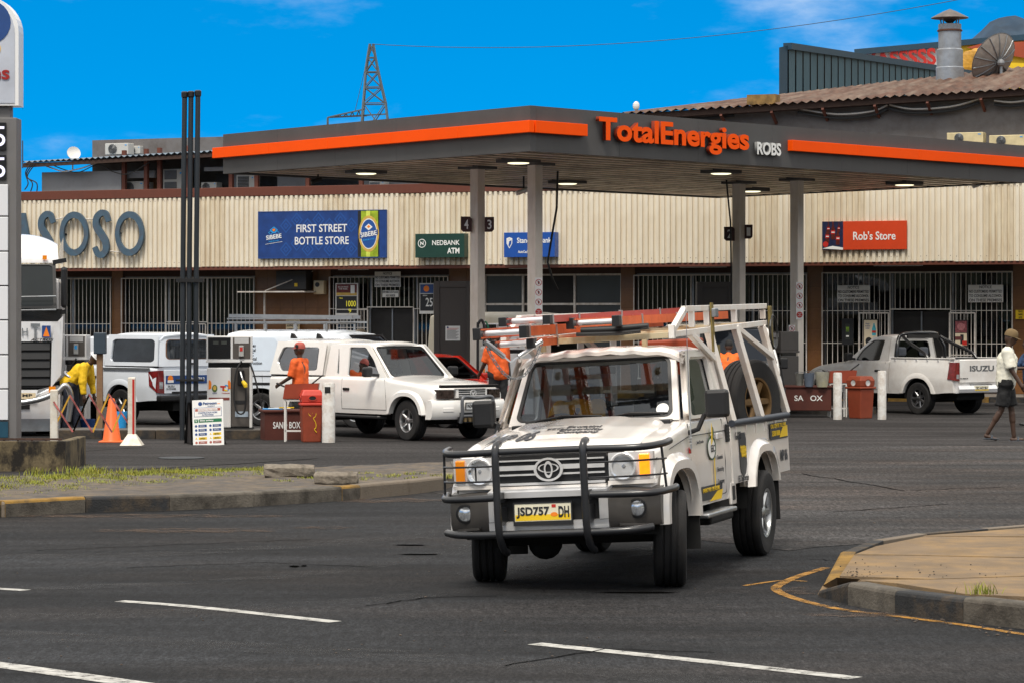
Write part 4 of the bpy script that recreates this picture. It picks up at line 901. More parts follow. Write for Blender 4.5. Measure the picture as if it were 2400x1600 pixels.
dish(2340, 145, 82.5, .80, 'large ribbed satellite dish on a mast above the grey upper wall', R(-62), R(38), pole=2.6, m=mat('grey brown mesh dish', (.33, .30, .27), .6, .2, var=.2, scale=6), ribs=14)
fx = thing('floodlight', 'small dark floodlight on an arm below the large dish', 'light', AT(2350, 287, 84)); MB().box(-.15, .15, -.2, .0, -.2, .18).build('housing', BLACK, fx, bevel=.02); MB().bar((-.85, 0, 0), (-.15, -.1, 0), .06).build('arm', STEEL, fx)
# ---------------- blue ribbed hall wall and billboard behind
hall = thing('blue_hall', 'blue grey ribbed sheet wall of a hall rising behind the rusty roof', 'building')
HB = mat('blue ribbed sheet', (.05, .115, .155), .5, .2, var=.12, scale=1.5, stretch=(1, 1, .3)); HD = mat('dark blue edge', (.016, .05, .085), .5, var=.1)
Yb, Yc = 96., 118.
A0, A1 = AT(1845, 115, Yb), AT(2275, 178, Yc); B0, B1 = AT(1845, 232, Yb), AT(2275, 232, Yc)
nn = 30
rib = MB()
for k in range(nn):
    t0, t1, t2 = k / nn, (k + .82) / nn, (k + 1) / nn
    def pt(t, top, off): 
        p = (A0.lerp(A1, t) if top else B0.lerp(B1, t)).copy(); p.z = p.z if top else 5.; d = V((-(A1 - A0).y, (A1 - A0).x, 0)).normalized(); return p - d * (-off)
    MB().quad(pt(t0, 0, -.06), pt(t1, 0, -.06), pt(t1, 1, -.06), pt(t0, 1, -.06)).quad(pt(t1, 0, -.06), pt(t2, 0, .04), pt(t2, 1, .04), pt(t1, 1, -.06)).build('wall_sheet', HB, hall)
e0 = AT(1826, 112, Yb - .6)
MB().add([e0, A0 + V((0, -.1, .1)), V((A0.x, A0.y - .1, 4)), V((e0.x, e0.y, 4)), e0 + V((.3, 3, 0)), A0 + V((.1, 3, .1)), V((A0.x + .1, A0.y + 3, 4)), V((e0.x + .3, e0.y + 3, 4))], [(3, 2, 1, 0), (0, 1, 5, 4), (4, 7, 3, 0), (5, 6, 7, 4)]).build('end_pier', HD, hall)
MB().bar(A0 + V((0, -.1, .08)), A1 + V((0, -.1, .08)), .3, .22).build('roof_edge', HD, hall)
Z0 = AT(2000, 232, Yc).z
MB().add([V((A0.x, A0.y + .2, 4)), V((A1.x, A1.y + .2, 4)), A1 + V((0, .2, 0)), A0 + V((0, .2, 0)), V((A0.x + 3, A0.y + 20, 4)), V((A1.x + 3, A1.y + 20, 4)), A1 + V((3, 20, 0)), A0 + V((3, 20, 0))], [(3, 2, 6, 7), (1, 5, 6, 2), (0, 3, 7, 4), (4, 7, 6, 5)]).build('hall_body', HD, hall)
Yd = 150.
bbm = thing('billboard', 'white and red lettered hoarding with a yellow food picture behind the hall', 'billboard')
P00, P10, P11, P01 = AT(2005, 175, Yd), AT(2196, 150, Yd), AT(2196, 106, Yd), AT(2005, 124, Yd)
def bq(a, b_, c, d, m, nm, off=0.): 
    q = [p + V((0, -off, 0)) for p in (a, b_, c, d)]; MB().add(q + [p + V((0, .05 if off else .4, 0)) for p in q], [(0, 1, 2, 3), (7, 6, 5, 4), (0, 4, 5, 1), (1, 5, 6, 2), (2, 6, 7, 3), (3, 7, 4, 0)]).build(nm, m, bbm)
bq(AT(2005, 230, Yd), AT(2420, 230, Yd), AT(2420, 88, Yd), AT(2005, 124, Yd), WPR, 'hoarding_board')
bq(AT(2225, 118, Yd), AT(2420, 190, Yd), AT(2420, 95, Yd), AT(2225, 108, Yd), YELP, 'print', .1)
MB().add([AT(2260, 160, Yd - .3), AT(2420, 235, Yd - .3), AT(2420, 150, Yd - .3), AT(2330, 145, Yd - .3)], [(0, 1, 2, 3)]).build('print', YELP, bbm)
MB().add([AT(2265, 112, Yd - .35), AT(2420, 140, Yd - .35), AT(2420, 97, Yd - .35), AT(2300, 103, Yd - .35)], [(0, 1, 2, 3)]).build('print', mat('rust red print', (.35, .06, .02), .5, var=.3, scale=.5), bbm)
for k, (px, py, r) in enumerate(((2275, 140, 1.), (2290, 130, .8), (2262, 150, .8), (2300, 145, .7), (2285, 150, .9))): MB().ball(AT(px, py, Yd - .3), (r * .6, .15, r * .5), 10, 6).build('print', mat('fried gold print', (.55, .28, .03), .6, var=.5, scale=2), bbm)
text(bbm, 'YASSSSS', fr(AT(2108, 138, Yd - .2), (1, 0, .115)), 170 * Yd / FPX, 40 * Yd / FPX, REDP, 'lettering', .05, bold=.03)
for px, py in ((2112, 105), (2158, 100), (2048, 112)): pass
g = MB().bar(AT(2003, 123, Yd - .2), AT(2425, 86, Yd - .2), .25, .3).build('top_trim', HD, bbm)
# ---------------- lattice mast far behind
tw = thing('lattice_tower', 'tapering steel lattice mast with one crossarm rising behind the canopy', 'tower')
Yt = 210.; LATT = mat('grey lattice steel', (.10, .12, .13), .6, .3, var=.2)
def tp(px, py, dy=0.): return AT(px, py, Yt + dy)
g = MB()
top = tp(871, 104); rows = [(871, 104, 4), (871, 136, 9), (872, 170, 15), (875, 206, 20), (878, 244, 26), (880, 330, 34)]
def cor(r): px, py, h = r; d = h * Yt / FPX; c = tp(px, py); return [c + V((-d, -d, 0)), c + V((d, -d, 0)), c + V((d, d, 0)), c + V((-d, d, 0))]
legs = MB(); br = MB()
for a, b_ in zip(rows, rows[1:]):
    ca, cb = cor(a), cor(b_)
    for k in range(4):
        legs.bar(ca[k], cb[k], .13); br.bar(ca[k], cb[(k + 1) % 4], .07); br.bar(ca[(k + 1) % 4], cb[k], .07); br.bar(cb[k], cb[(k + 1) % 4], .08)
legs.build('mast_leg', LATT, tw); br.build('lattice', LATT, tw)
arm = MB(); t0 = tp(768, 276)
for c in (tp(856, 256, -.8), tp(856, 256, .8), tp(906, 268, .8), tp(906, 268, -.8), tp(860, 272, .0)): arm.bar(t0, c, .10)
for k in range(1, 6):
    p = t0.lerp(tp(856, 256, -.8), k / 6); q = t0.lerp(tp(860, 272), k / 6); q2 = t0.lerp(tp(860, 272), max(0, k - .6) / 6); arm.bar(p, q, .06); arm.bar(p, q2, .06)
arm.build('crossarm', LATT, tw); MB().tube([t0, t0 + V((0, 0, -.7))], .08, 6).build('insulator', LATT, tw)
def wire(name, label, a, b_, sag, r):
    tag(MB().tube([a.lerp(b_, k / 24) - V((0, 0, sag * 4 * (k / 24) * (1 - k / 24))) for k in range(25)], r, 4).build(name, mat('wire', (.05, .06, .07), .6, var=0)), label, 'wire')
wire('power_line', 'thin overhead line running from the lattice mast top across the sky', tp(871, 104), AT(2420, -35, 170), 1.5, .022)
wire('stay_wire', 'faint stay wire falling from the lattice mast top to its crossarm', tp(868, 108), tp(832, 262), .0, .02)
wire('roof_aerial', 'thin aerial rod standing at the corrugated roof corner', AT(53, 395, 90), AT(53, 330, 90), 0, .02)
insl = thing('roof_lamp', 'small white round lamp on the rusty roof edge above the orange lettering', 'lamp', AT(1491, 257, 84)); MB().ball((0, 0, .1), (.1, .06, .14), 12, 8).build('lamp_globe', WHITE, insl); MB().cyl((0, 0, -.2), (0, 0, .0), .03).build('stem', STEEL, insl)
# ================================================================ filling station canopy
P0, PL, PR = V((.35, 54.8)), V((-6.45, 63.5)), V((12.3, 67.8)); PBk = PL + PR - P0
ZS, ZF = 5.40, 6.28
dL, dR = (PL - P0).normalized(), (PR - P0).normalized()
cn = thing('station_canopy', 'grey flat filling station canopy with orange band on four columns', 'canopy')
GREYC = mat('charcoal fascia', (.066, .065, .066), .55, var=.12, scale=.9, dirt=(.085, .08, .078), damt=.5, dscale=1.5, dstretch=(2, 2, .25))
GREYC2 = GREYC
ORG = mat('orange band', (.95, .085, .0), .6, var=.04, scale=1, spec=.15)
SOF = mat('soffit strip', (.78, .64, .48), .3, .3, var=.25, scale=1.5, dirt=(.10, .06, .035), damt=.6, dscale=1.2, stretch=(.3, .3, 1))
COLM = mat('column render', (.78, .71, .63), .85, var=.08, scale=2, dirt=(.5, .4, .3), damt=.4, dscale=1.6, bump=.3, dstretch=(3, 3, .5))
def v3(p, z): return V((p.x, p.y, z))
def fascia(a, b_, t=.14, n=6):
    d = (b_ - a).normalized(); inn = V((-d.y, d.x)); c = (P0 + PBk) / 2
    if (c - a).dot(inn) < 0: inn = -inn
    for k in range(n):
        p, q = a.lerp(b_, k / n), a.lerp(b_, (k + 1) / n); p2, q2 = p + inn * t, q + inn * t; g = .004
        if k < n - 1: q = q - d * g; q2 = q2 - d * g
        MB().add([v3(p, ZS), v3(q, ZS), v3(q, ZF), v3(p, ZF), v3(p2, ZS), v3(q2, ZS), v3(q2, ZF), v3(p2, ZF)], [(0, 1, 2, 3), (7, 6, 5, 4), (0, 4, 5, 1), (3, 2, 6, 7), (0, 3, 7, 4), (1, 5, 6, 2)]).build('fascia_panel', GREYC, cn)
fascia(P0 + dL * .0, PL, n=5); fascia(P0 + dR * .15, PR, n=7); fascia(PL + dR * .15, PBk, n=6); fascia(PBk - dL * .15, PR - dL * -.15, n=4)
def band(a, b_, z0, z1, outn, t=.13, n=4, close=True):
    d = (b_ - a).normalized()
    for k in range(n):
        p, q = a.lerp(b_, k / n), a.lerp(b_, (k + 1) / n) - d * .006 * (k < n - 1)
        MB().add([v3(p, z0), v3(q, z0), v3(q, z1), v3(p, z1), v3(p + outn * t, z0), v3(q + outn * t, z0), v3(q + outn * t, z1), v3(p + outn * t, z1)], [(0, 3, 2, 1), (4, 5, 6, 7), (0, 1, 5, 4), (3, 7, 6, 2), (0, 4, 7, 3), (1, 2, 6, 5)]).build('band_panel', ORG, cn, bevel=.006)
nL = V((-dL.y, dL.x)); nL = nL if nL.y < 0 else -nL; nR = V((dR.y, -dR.x)); nR = nR if nR.y < 0 else -nR
zb0, zb1 = ZS + .355, ZS + .585
band(P0 + dL * .02 - dL * .15, PL + dL * .25, zb0, zb1, nL, n=5)
def onR(px):
    k = (px - 1200) / FPX; t = (k * P0.y - P0.x) / (dR.x - k * dR.y); return P0 + dR * t
band(P0 + nL * .0 + dR * .02, onR(1366), zb0 - .0015, zb1 + .0015, nR, n=1); band(onR(1846), PR, zb0, zb1, nR, n=4)
# roof deck and soffit strips
MB().add([v3(p, z) for z in (ZF - .3, ZF - .25) for p in (P0 + (dL + dR) * .16, PR + (dL - dR) * .16, PBk - (dL + dR) * .16, PL + (dR - dL) * .16)], [(3, 2, 1, 0), (4, 5, 6, 7), (0, 1, 5, 4), (1, 2, 6, 5), (2, 3, 7, 6), (3, 0, 4, 7)]).build('roof_deck', GREYD, cn)
LL, RR = (PL - P0).length, (PR - P0).length
ns = 36
for k in range(ns):
    a = P0 + dL * (.2 + (LL - .4) * k / ns) + dR * .17; b_ = a + dR * (RR - .35); w_ = (LL - .4) / ns - .035
    c, d = b_ + dL * w_, a + dL * w_; z = ZS + .02 + .08 * (k % 2)
    MB().add([v3(a, z), v3(b_, z), v3(c, z), v3(d, z), v3(a, z + .02), v3(b_, z + .02), v3(c, z + .02), v3(d, z + .02)], [(3, 2, 1, 0), (4, 5, 6, 7), (0, 1, 5, 4), (2, 3, 7, 6)]).build('soffit_strip', SOF, cn)
a, b_, c, d = [v3(p, ZS + .1) for p in (P0 + (dL + dR) * .16, PR + (dL - dR) * .16, PBk - (dL + dR) * .16, PL + (dR - dL) * .16)]
MB().quad(d, c, b_, a).build('soffit_board', SHADE, cn)
# perimeter lining and lamps
LAMP = mat('lit canopy lamp', (1., .93, .62), .4, var=0, emit=1.3)
for i, (px, py) in enumerate(((858, 404), (1215, 379), (1330, 428), (1690, 404), (1762, 446), (2120, 431))):
    Y = (ZS - .02 - CAM_H) * FPX / (CYP - py); p = GY(px, Y, 0)
    t = thing('canopy_lamp', 'lit canopy downlight ' + ['near the far orange fascia end', 'beside the front corner column', 'in the soffit just past the front corner', 'in the soffit by the number two column', 'at the back edge beside the number one plate', 'near the long fascia end'][i], 'lamp', (p.x, p.y, ZS), math.atan2(dR.y, dR.x), group='canopy downlights')
    MB().box(-.36, .36, -.30, .30, -.05, .045).build('lamp_frame', GREYC, t, bevel=.01)
    MB().lathe([(.0, -.075), (.17, -.072), (.22, -.06), (.23, -.04)], None, 20).build('lamp_lens', LAMP, t, smooth=60)
# columns
CP = [V((.48, 59.4)), V((-.74, 61.0)), V((6.62, 66.1)), V((5.40, 67.7))]
cw = .115
for i, p in enumerate(CP):
    M = Matrix.Translation((p.x, p.y, 0)) @ Matrix.Rotation(math.atan2(dR.y, dR.x), 4, 'Z')
    MB().box(-cw, cw, -cw, cw, .0, ZS + .06).build('column', COLM, cn, bevel=.012, M=M)
    MB().box(-.3, .3, -.3, .3, ZS - .03, ZS + .045).build('column_head', GREYC, cn, M=M)
# letters on the fascia
FR = lambda px, z: fr(V((*onR(px), z)) + V((nR.x, nR.y, 0)) * .03, (dR.x, dR.y, 0))
ls = thing('fascia_lettering', 'big orange station name lettering on the grey canopy fascia', 'sign'); ls.empty_display_size = .1
import itertools
pa, pb = onR(1393), onR(1745); wl = (pb - pa).length; mid = (pa + pb) / 2
zc = CAM_H + (CYP - 323) * (mid.y) / FPX
Mx = fr(V((mid.x, mid.y, zc)) + V((nR.x, nR.y, 0)) * .04, (dR.x, dR.y, 0))
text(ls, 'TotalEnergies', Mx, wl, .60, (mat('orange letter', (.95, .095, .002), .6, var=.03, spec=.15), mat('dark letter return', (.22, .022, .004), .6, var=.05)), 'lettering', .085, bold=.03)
ls2 = thing('fascia_lettering', 'small white name lettering beside the orange station name', 'sign')
pa, pb = onR(1766), onR(1822); mid = (pa + pb) / 2; zc = CAM_H + (CYP - 350) * (mid.y) / FPX
text(ls2, 'ROBS', fr(V((mid.x, mid.y, zc)) + V((nR.x, nR.y, 0)) * .03, (dR.x, dR.y, 0)), (pb - pa).length, .27, (WPR, mat('grey letter return', (.2, .2, .2), .6)), 'lettering', .07, bold=.03)
# bay number plates
NUM = mat('maroon plate', (.045, .010, .008), .5, var=.1)
for num, px0, px1, py0, py1, col in (('4', 1080, 1106, 508, 544, 1), ('3', 1136, 1158, 509, 544, 1), ('2', 1697, 1722, 532, 565, 3), ('1', 1745, 1764, 527, 560, 3)):
    Y = CP[col].y - .15; a, b_ = AT(px0, py1, Y), AT(px1, py0, Y); w_, h_ = b_.x - a.x, b_.z - a.z
    t = thing('bay_plate', 'maroon bay plate numbered ' + dict(zip('4321', ('four', 'three', 'two', 'one')))[num] + ' on a canopy column', 'sign', M=fr((a + b_) / 2, (1, 0, 0)))
    r = .05; sgn = -1 if num in '42' else 1
    q = [(-w_ / 2, h_ / 2), (-w_ / 2, -h_ / 2), (w_ / 2, -h_ / 2), (w_ / 2, h_ / 2)]
    if sgn < 0: q = [(-w_ / 2, h_ / 2), (-w_ / 2, -h_ / 2 + r), (-w_ / 2 + r, -h_ / 2), (w_ / 2, -h_ / 2), (w_ / 2, h_ / 2 - r), (w_ / 2 - r, h_ / 2)]
    else: q = [(-w_ / 2, h_ / 2), (-w_ / 2, -h_ / 2), (w_ / 2 - r, -h_ / 2), (w_ / 2, -h_ / 2 + r), (w_ / 2, h_ / 2)]
    MB().prism(q, -.03, 0).build('plate', NUM, t); text(t, num, TM(0, 0), .09, .2, WPR, bold=.01)
# warning strips on columns
def pictos(px, py0, py1, Y, w_, label, n=4, extra=False):
    a, b_ = AT(px, py1, Y), AT(px, py0, Y); h_ = b_.z - a.z
    t = thing('warning_strip', label, 'sign', M=fr((a + b_) / 2, (1, 0, 0))); MB().box(-w_ / 2, w_ / 2, -h_ / 2, h_ / 2, -.02, 0).build('strip_board', WPR, t)
    hh = h_ * (.52 if extra else 1)
    for k in range(n):
        cy = h_ / 2 - hh * (k + .5) / n; r = min(w_ * .44, hh / n * .44)
        if k < n - 1:
            shp(t, [(-r * .2, cy - r * .5), (r * .15, cy - r * .45), (r * .3, cy + r * .1), (0, cy + r * .55), (-r * .25, cy + r * .2)], TM(0, 0, .002), INK, 'print'); ring(t, (0, cy), r, r * .84, TM(0, 0, .003), REDP, 'print', .002, n=20)
            c_, s_ = math.cos(R(-45)), math.sin(R(-45)); q = [(-r * .86, -r * .07), (r * .86, -r * .07), (r * .86, r * .07), (-r * .86, r * .07)]; shp(t, [(x * c_ - y * s_, cy + x * s_ + y * c_) for x, y in q], TM(0, 0, .006), REDP, 'print')
        else:
            shp(t, circ(0, cy, r), TM(0, 0, .003), REDP, 'print'); text(t, 'Switch\noff\nEngine', TM(0, cy, .006), r * 1.3, r * 1.1, WPR, bold=.01)
    if extra:
        shp(t, rect(-w_ / 2, w_ / 2, -h_ * .38, -h_ * .04), TM(0, 0, .002), BLUEP)
        for i in range(4):
            for j in range(2): shp(t, circ((j - .5) * w_ * .45, -h_ * (.08 + i * .08), w_ * .12), TM(0, 0, .005), [WPR, ORP, BLUEL, YELP][(i + j) % 4], 'print')
        shp(t, rect(-w_ * .3, 0, -h_ * .45, -h_ * .43), TM(0, 0, .003), REDP, 'logo'); shp(t, circ(w_ * .2, -h_ * .44, w_ * .1), TM(0, 0, .003), BLUEL, 'logo')
pictos(1262.5, 651, 743, CP[0].y - .17, .155, 'white prohibition sign strip on the front corner column')
pictos(1874, 661, 749, CP[2].y - .17, .16, 'white prohibition sign strip on the column near the store')
pictos(1856, 762, 890, CP[2].y - .2, .15, 'narrow strip of prohibition signs above a blue panel on the store column', extra=True)
# small cameras and spots below the soffit
for i, (px, py, Y) in enumerate(((1222, 447, 60.), (740, 422, 64.), (2290, 432, 69))):
    p = AT(px, py, Y); t = thing('security_camera', ['white security camera hung beside the front corner column', 'dark security camera under the far fascia end', 'small camera under the long fascia near the store sign'][i], 'camera', p)
    MB().cyl((-.1, -.05, -.06), (.12, .05, .02), .05, n=12).build('camera_body', WHITE if i != 1 else BLACK, t); MB().tube([(.05, .03, .03), (.05, .05, .3)], .02, 6).build('camera_arm', BLACK, t)
cb = MB().tube([V(p) for p in ((1.0, 62.3, 5.4), (.98, 62.3, 4.6), (.86, 62.2, 3.9), (.78, 62.2, 3.4), (.9, 62.2, 3.0), (1.0, 62.3, 2.8))], .025, 6).build('cable', CAB, smooth=60); tag(cb, 'black cable hanging from the canopy beside the blue bank sign', 'cable')
cb = MB().tube([AT(*p) for p in ((1702, 415, 67), (1706, 460, 67), (1712, 520, 67), (1714, 640, 67.3), (1715, 760, 67.3))], .022, 6).build('cable', CAB, smooth=60); tag(cb, 'black cable running down the number two column', 'cable')
# ================================================================ vehicles (local frame: x forward from the front axle, y left, z up)
def lerp_pts(P, x):
    P = sorted(P)
    if x <= P[0][0]: return P[0][1]
    for (a, b_), (c, d) in zip(P, P[1:]):
        if x <= c: return b_ + (d - b_) * (x - a) / (c - a)
    return P[-1][1]
def sstep(a, b_, x): t = min(1, max(0, (x - a) / (b_ - a))); return t * t * (3 - 2 * t)
def arch_z(x, base, arches):
    z = base
    for xa, zc, r in arches:
        if abs(x - xa) < r: z = max(z, zc + r * (1 - (abs(x - xa) / r) ** 2.6) ** (1 / 2.6))
    return z
def arch_xs(x0, x1, arches, step=.13, extra=()):
    xs = set(); n = int(abs(x1 - x0) / step)
    for k in range(n + 1): xs.add(round(x0 + (x1 - x0) * k / n, 4))
    for xa, zc, r in arches:
        xs = {x for x in xs if abs(abs(x - xa) - r) > .05}
        for k in range(25):
            x = xa + r * math.cos(math.pi * k / 24)
            if min(x0, x1) < x < max(x0, x1): xs.add(round(x, 4))
        for s in (-1, 1): xs.add(round(xa + s * r * 1.0005, 5))
    xs |= {x0, x1, *extra}
    return sorted(x for x in xs if min(x0, x1) - 1e-6 <= x <= max(x0, x1) + 1e-6)
def shell(par, name, m, xs, zb, zt, wf, crown=.03, bowf=0., bowr=0., nz=9, r=.05, top=True, smooth=34, sub=None):
    xf, xr = max(xs), min(xs); rows = []
    for x in xs:
        b_, t = zb(x), zt(x); rr = min(r, (t - b_) * .4); half = []
        for k in range(nz): z = b_ + (t - rr - b_) * k / (nz - 1); half.append((wf(x, z), z))
        w0 = half[-1][0]
        for a in (30, 60, 90): half.append((w0 - rr * (1 - math.cos(R(a))), t - rr + rr * math.sin(R(a))))
        wt = half[-1][0]
        if top:
            for f in (.8, .5, .2): half.append((wt * f, t + crown * (1 - f * f)))
        sec = half + [(-y, z) for y, z in reversed(half)]
        rows.append([V((x - bowf * (y / .85) ** 2 * sstep(xf - .9, xf, x) + bowr * (y / .85) ** 2 * sstep(xr + .7, xr, x), y, z)) for y, z in sec])
    n = len(rows[0]); vs = [p for q in rows for p in q]; fs = []
    h = n // 2
    for i in range(len(rows) - 1):
        for k in range(n - 1):
            if not top and k == h - 1: continue
            fs.append((i * n + k, i * n + k + 1, (i + 1) * n + k + 1, (i + 1) * n + k))
    for i, fl in ((0, 0), (len(rows) - 1, 1)):
        for k in range(h - 1 + (1 if top else 0) - (1 if top else 0)):
            q = (i * n + k, i * n + k + 1, i * n + n - 2 - k, i * n + n - 1 - k); fs.append(q if fl else tuple(reversed(q)))
    return MB().add(vs, fs).build(name, m, par, smooth=smooth)
def rr_hole(u0, u1, v0, v1, ru=.06, rv=.08, n=5):
    o = []
    for cx, cy, a0 in ((u1 - ru, v1 - rv, 0), (u0 + ru, v1 - rv, 90), (u0 + ru, v0 + rv, 180), (u1 - ru, v0 + rv, 270)):
        for k in range(n + 1): a = R(a0 + 90 * k / n); o.append((cx + ru * math.cos(a), cy + rv * math.sin(a)))
    return o
def rr_poly(pts, r=.05, n=4):
    """rounded polygon in uv"""
    o = []; N_ = len(pts)
    for i in range(N_):
        p, a, b_ = V(pts[i]), V(pts[i - 1]), V(pts[(i + 1) % N_]); d1, d2 = (a - p), (b_ - p); k1, k2 = min(r, d1.length * .45), min(r, d2.length * .45)
        s, e = p + d1.normalized() * k1, p + d2.normalized() * k2
        for k in range(n + 1): t = k / n; o.append(tuple(s * (1 - t) ** 2 + p * 2 * t * (1 - t) + e * t * t))
    return o
def ray_poly(c, a, poly):
    d = V((math.cos(a), math.sin(a))); best = None
    for i in range(len(poly)):
        p, q = V(poly[i]) - c, V(poly[(i + 1) % len(poly)]) - c; e = q - p; den = d.x * e.y - d.y * e.x
        if abs(den) < 1e-12: continue
        t = (p.x * e.y - p.y * e.x) / den; s = (p.x * d.y - p.y * d.x) / den
        if t > 0 and -1e-6 <= s <= 1 + 1e-6: best = t if best is None else min(best, t)
    return c + d * (best or 0)
def window(par, mb, A, B_, C, D, hole, gm, th=.035, bulge=0., seal=.035, name='window', sealm=None):
    """panel A-B-C-D (seen from outside, A lower left, anticlockwise) with a glazed opening; the frame goes into mb"""
    A, B_, C, D = V(A), V(B_), V(C), V(D); nrm = (B_ - A).cross(D - A).normalized()
    def f(u, v, d=0.): return A * (1 - u) * (1 - v) + B_ * u * (1 - v) + C * u * v + D * (1 - u) * v + nrm * (d + bulge * 16 * u * (1 - u) * v * (1 - v))
    c = V((sum(p[0] for p in hole) / len(hole), sum(p[1] for p in hole) / len(hole)))
    sq = [(0, 0), (1, 0), (1, 1), (0, 1)]
    an = sorted({round(math.atan2(p[1] - c.y, p[0] - c.x), 5) for p in list(hole) + sq}); n = len(an)
    ho = [ray_poly(c, a, hole) for a in an]; ou = [ray_poly(c, a, sq) for a in an]
    vs = [f(*p) for p in ou] + [f(*p) for p in ho] + [f(*p, -th) for p in ho] + [f(*p, -th) for p in ou]
    fs = []
    for k in range(n): j = (k + 1) % n; fs += [(k, j, n + j, n + k), (n + k, n + j, 2 * n + j, 2 * n + k), (2 * n + k, 2 * n + j, 3 * n + j, 3 * n + k)]
    mb.add(vs, fs)
    q = MB().quad(*[f(*p, -.012) for p in ho]).build(name, gm, par)
    if seal:
        sv = [f(*p, .003) for p in ho] + [f(*(c + (p - c) * (1 - seal * 1.6)), .003) for p in ho] + [f(*(c + (p - c) * (1 - seal * 1.6)), -.02) for p in ho]
        MB().add(sv, [(k, (k + 1) % n, n + (k + 1) % n, n + k) for k in range(n)] + [(n + k, n + (k + 1) % n, 2 * n + (k + 1) % n, 2 * n + k) for k in range(n)]).build('window_seal', sealm or SEAL, q)
    return f
def wheel(par, loc, Rr, wd, rim=.6, spokes=6, side=1, steer=0., rm=None, M=None, name='wheel', bolt=True):
    """side +1: outer face towards +y"""
    h = wd / 2; pr = [(Rr * rim, -h * .86), (Rr * .80, -h), (Rr * .93, -h * .97), (Rr * .985, -h * .84)]
    for k in range(4):
        a = -h * .7 + k * h * .40; pr += [(Rr, a), (Rr, a + h * .24), (Rr * .972, a + h * .26), (Rr * .972, a + h * .38)]
    pr = pr[:-2] + [(Rr * .985, h * .84), (Rr * .93, h * .97), (Rr * .80, h), (Rr * rim, h * .86)]
    Q = (M if M is not None else Matrix.Translation(loc) @ Matrix.Rotation(steer, 4, 'Z')) @ Matrix.Rotation(R(-90 * side), 4, 'X')
    t = MB().lathe(pr, None, 40).build(name, RUB, par, smooth=30, M=Q)
    rm = rm or ALU; ri = Rr * rim
    b = MB().lathe([(ri * 1.0, h * .84), (ri * 1.03, h * .90), (ri * .95, h * .86), (ri * .88, h * .35), (ri * .86, -h * .6)], None, 32)
    b.build('rim', rm, t, smooth=40)
    MB().lathe([(ri * .9, -h * .2), (.01, -h * .2)], None, 24).build('brake_disc', DARK, t)
    g = MB()
    for k in range(spokes):
        a = 2 * math.pi * k / spokes; Mr = Matrix.Rotation(a, 4, 'Z'); w0, w1 = ri * .17, ri * .14
        vs = [V((x, y, z)) for x, y, z in ((ri * .12, -w0, h * .5), (ri * .92, -w1, h * .62), (ri * .92, w1, h * .62), (ri * .12, w0, h * .5), (ri * .12, -w0 * .6, h * .66), (ri * .9, -w1 * .6, h * .78), (ri * .9, w1 * .6, h * .78), (ri * .12, w0 * .6, h * .66))]
        g.add([Mr @ v for v in vs], [(4, 5, 6, 7), (0, 1, 5, 4), (1, 2, 6, 5), (2, 3, 7, 6), (3, 0, 4, 7)])
    g.lathe([(ri * .34, h * .3), (ri * .33, h * .66), (ri * .2, h * .76), (ri * .12, h * .8), (.005, h * .8)], None, 20)
    g.build('spoke', rm, t, smooth=30)
    return t
def flare(par, m, xa, zc, ri, ro, y0, y1, side, a0=0, a1=180, p=2.6, n=22, zmin=.4, name='wheel_flare'):
    def sp(a, r): c, s = math.cos(R(a)), math.sin(R(a)); k = (abs(c) ** p + abs(s) ** p) ** (-1 / p); return xa + r * k * c, zc + r * k * s
    secs = []
    for k in range(n + 1):
        a = a0 + (a1 - a0) * k / n; xi, zi = sp(a, ri); xo, zo = sp(a, ro); xm, zm_ = sp(a, ri + (ro - ri) * .55)
        secs.append([V((xi, side * (y0 - .1), max(zi, zmin))), V((xi, side * y1, max(zi, zmin))), V((xm, side * y1, max(zm_, zmin))), V((xo, side * (y0 + .004), max(zo, zmin)))])
    vs = [q for s in secs for q in s]
    return MB().add(vs, [(k * 4 + i, k * 4 + i + 1, k * 4 + i + 5, k * 4 + i + 4) for k in range(n) for i in range(3)]).build(name, m, par, smooth=45)
def well(par, xa, zc, r, w_):
    b = MB()
    for s in (-1, 1):
        n = 16; vs = []
        for k in range(n + 1):
            a = math.pi * k / n; vs += [V((xa + r * math.cos(a), s * .3, zc + r * math.sin(a))), V((xa + r * math.cos(a), s * (w_ - .02), zc + r * math.sin(a)))]
        b.add(vs, [(2 * k, 2 * k + 1, 2 * k + 3, 2 * k + 2) for k in range(n)]); b.add([vs[2 * k] for k in range(n + 1)], [tuple(range(n + 1))])
    return b.build('wheel_well', DARK, par)
def seam(par, wf, pts, side, r=.0045, name='door_seam'):
    P = [V((x, side * (wf(x, z) + .0005), z)) for x, z in pts]; return MB().tube(P, r, 4).build(name, SEAL, par)
def sideM(x, y, z): return fr((x, y, z), (-1 if y > 0 else 1, 0, 0))
def frontM(x, y, z, up=(0, 0, 1)): return fr((x, y, z), (0, 1, 0), up)
def rearM(x, y, z, up=(0, 0, 1)): return fr((x, y, z), (0, -1, 0), up)
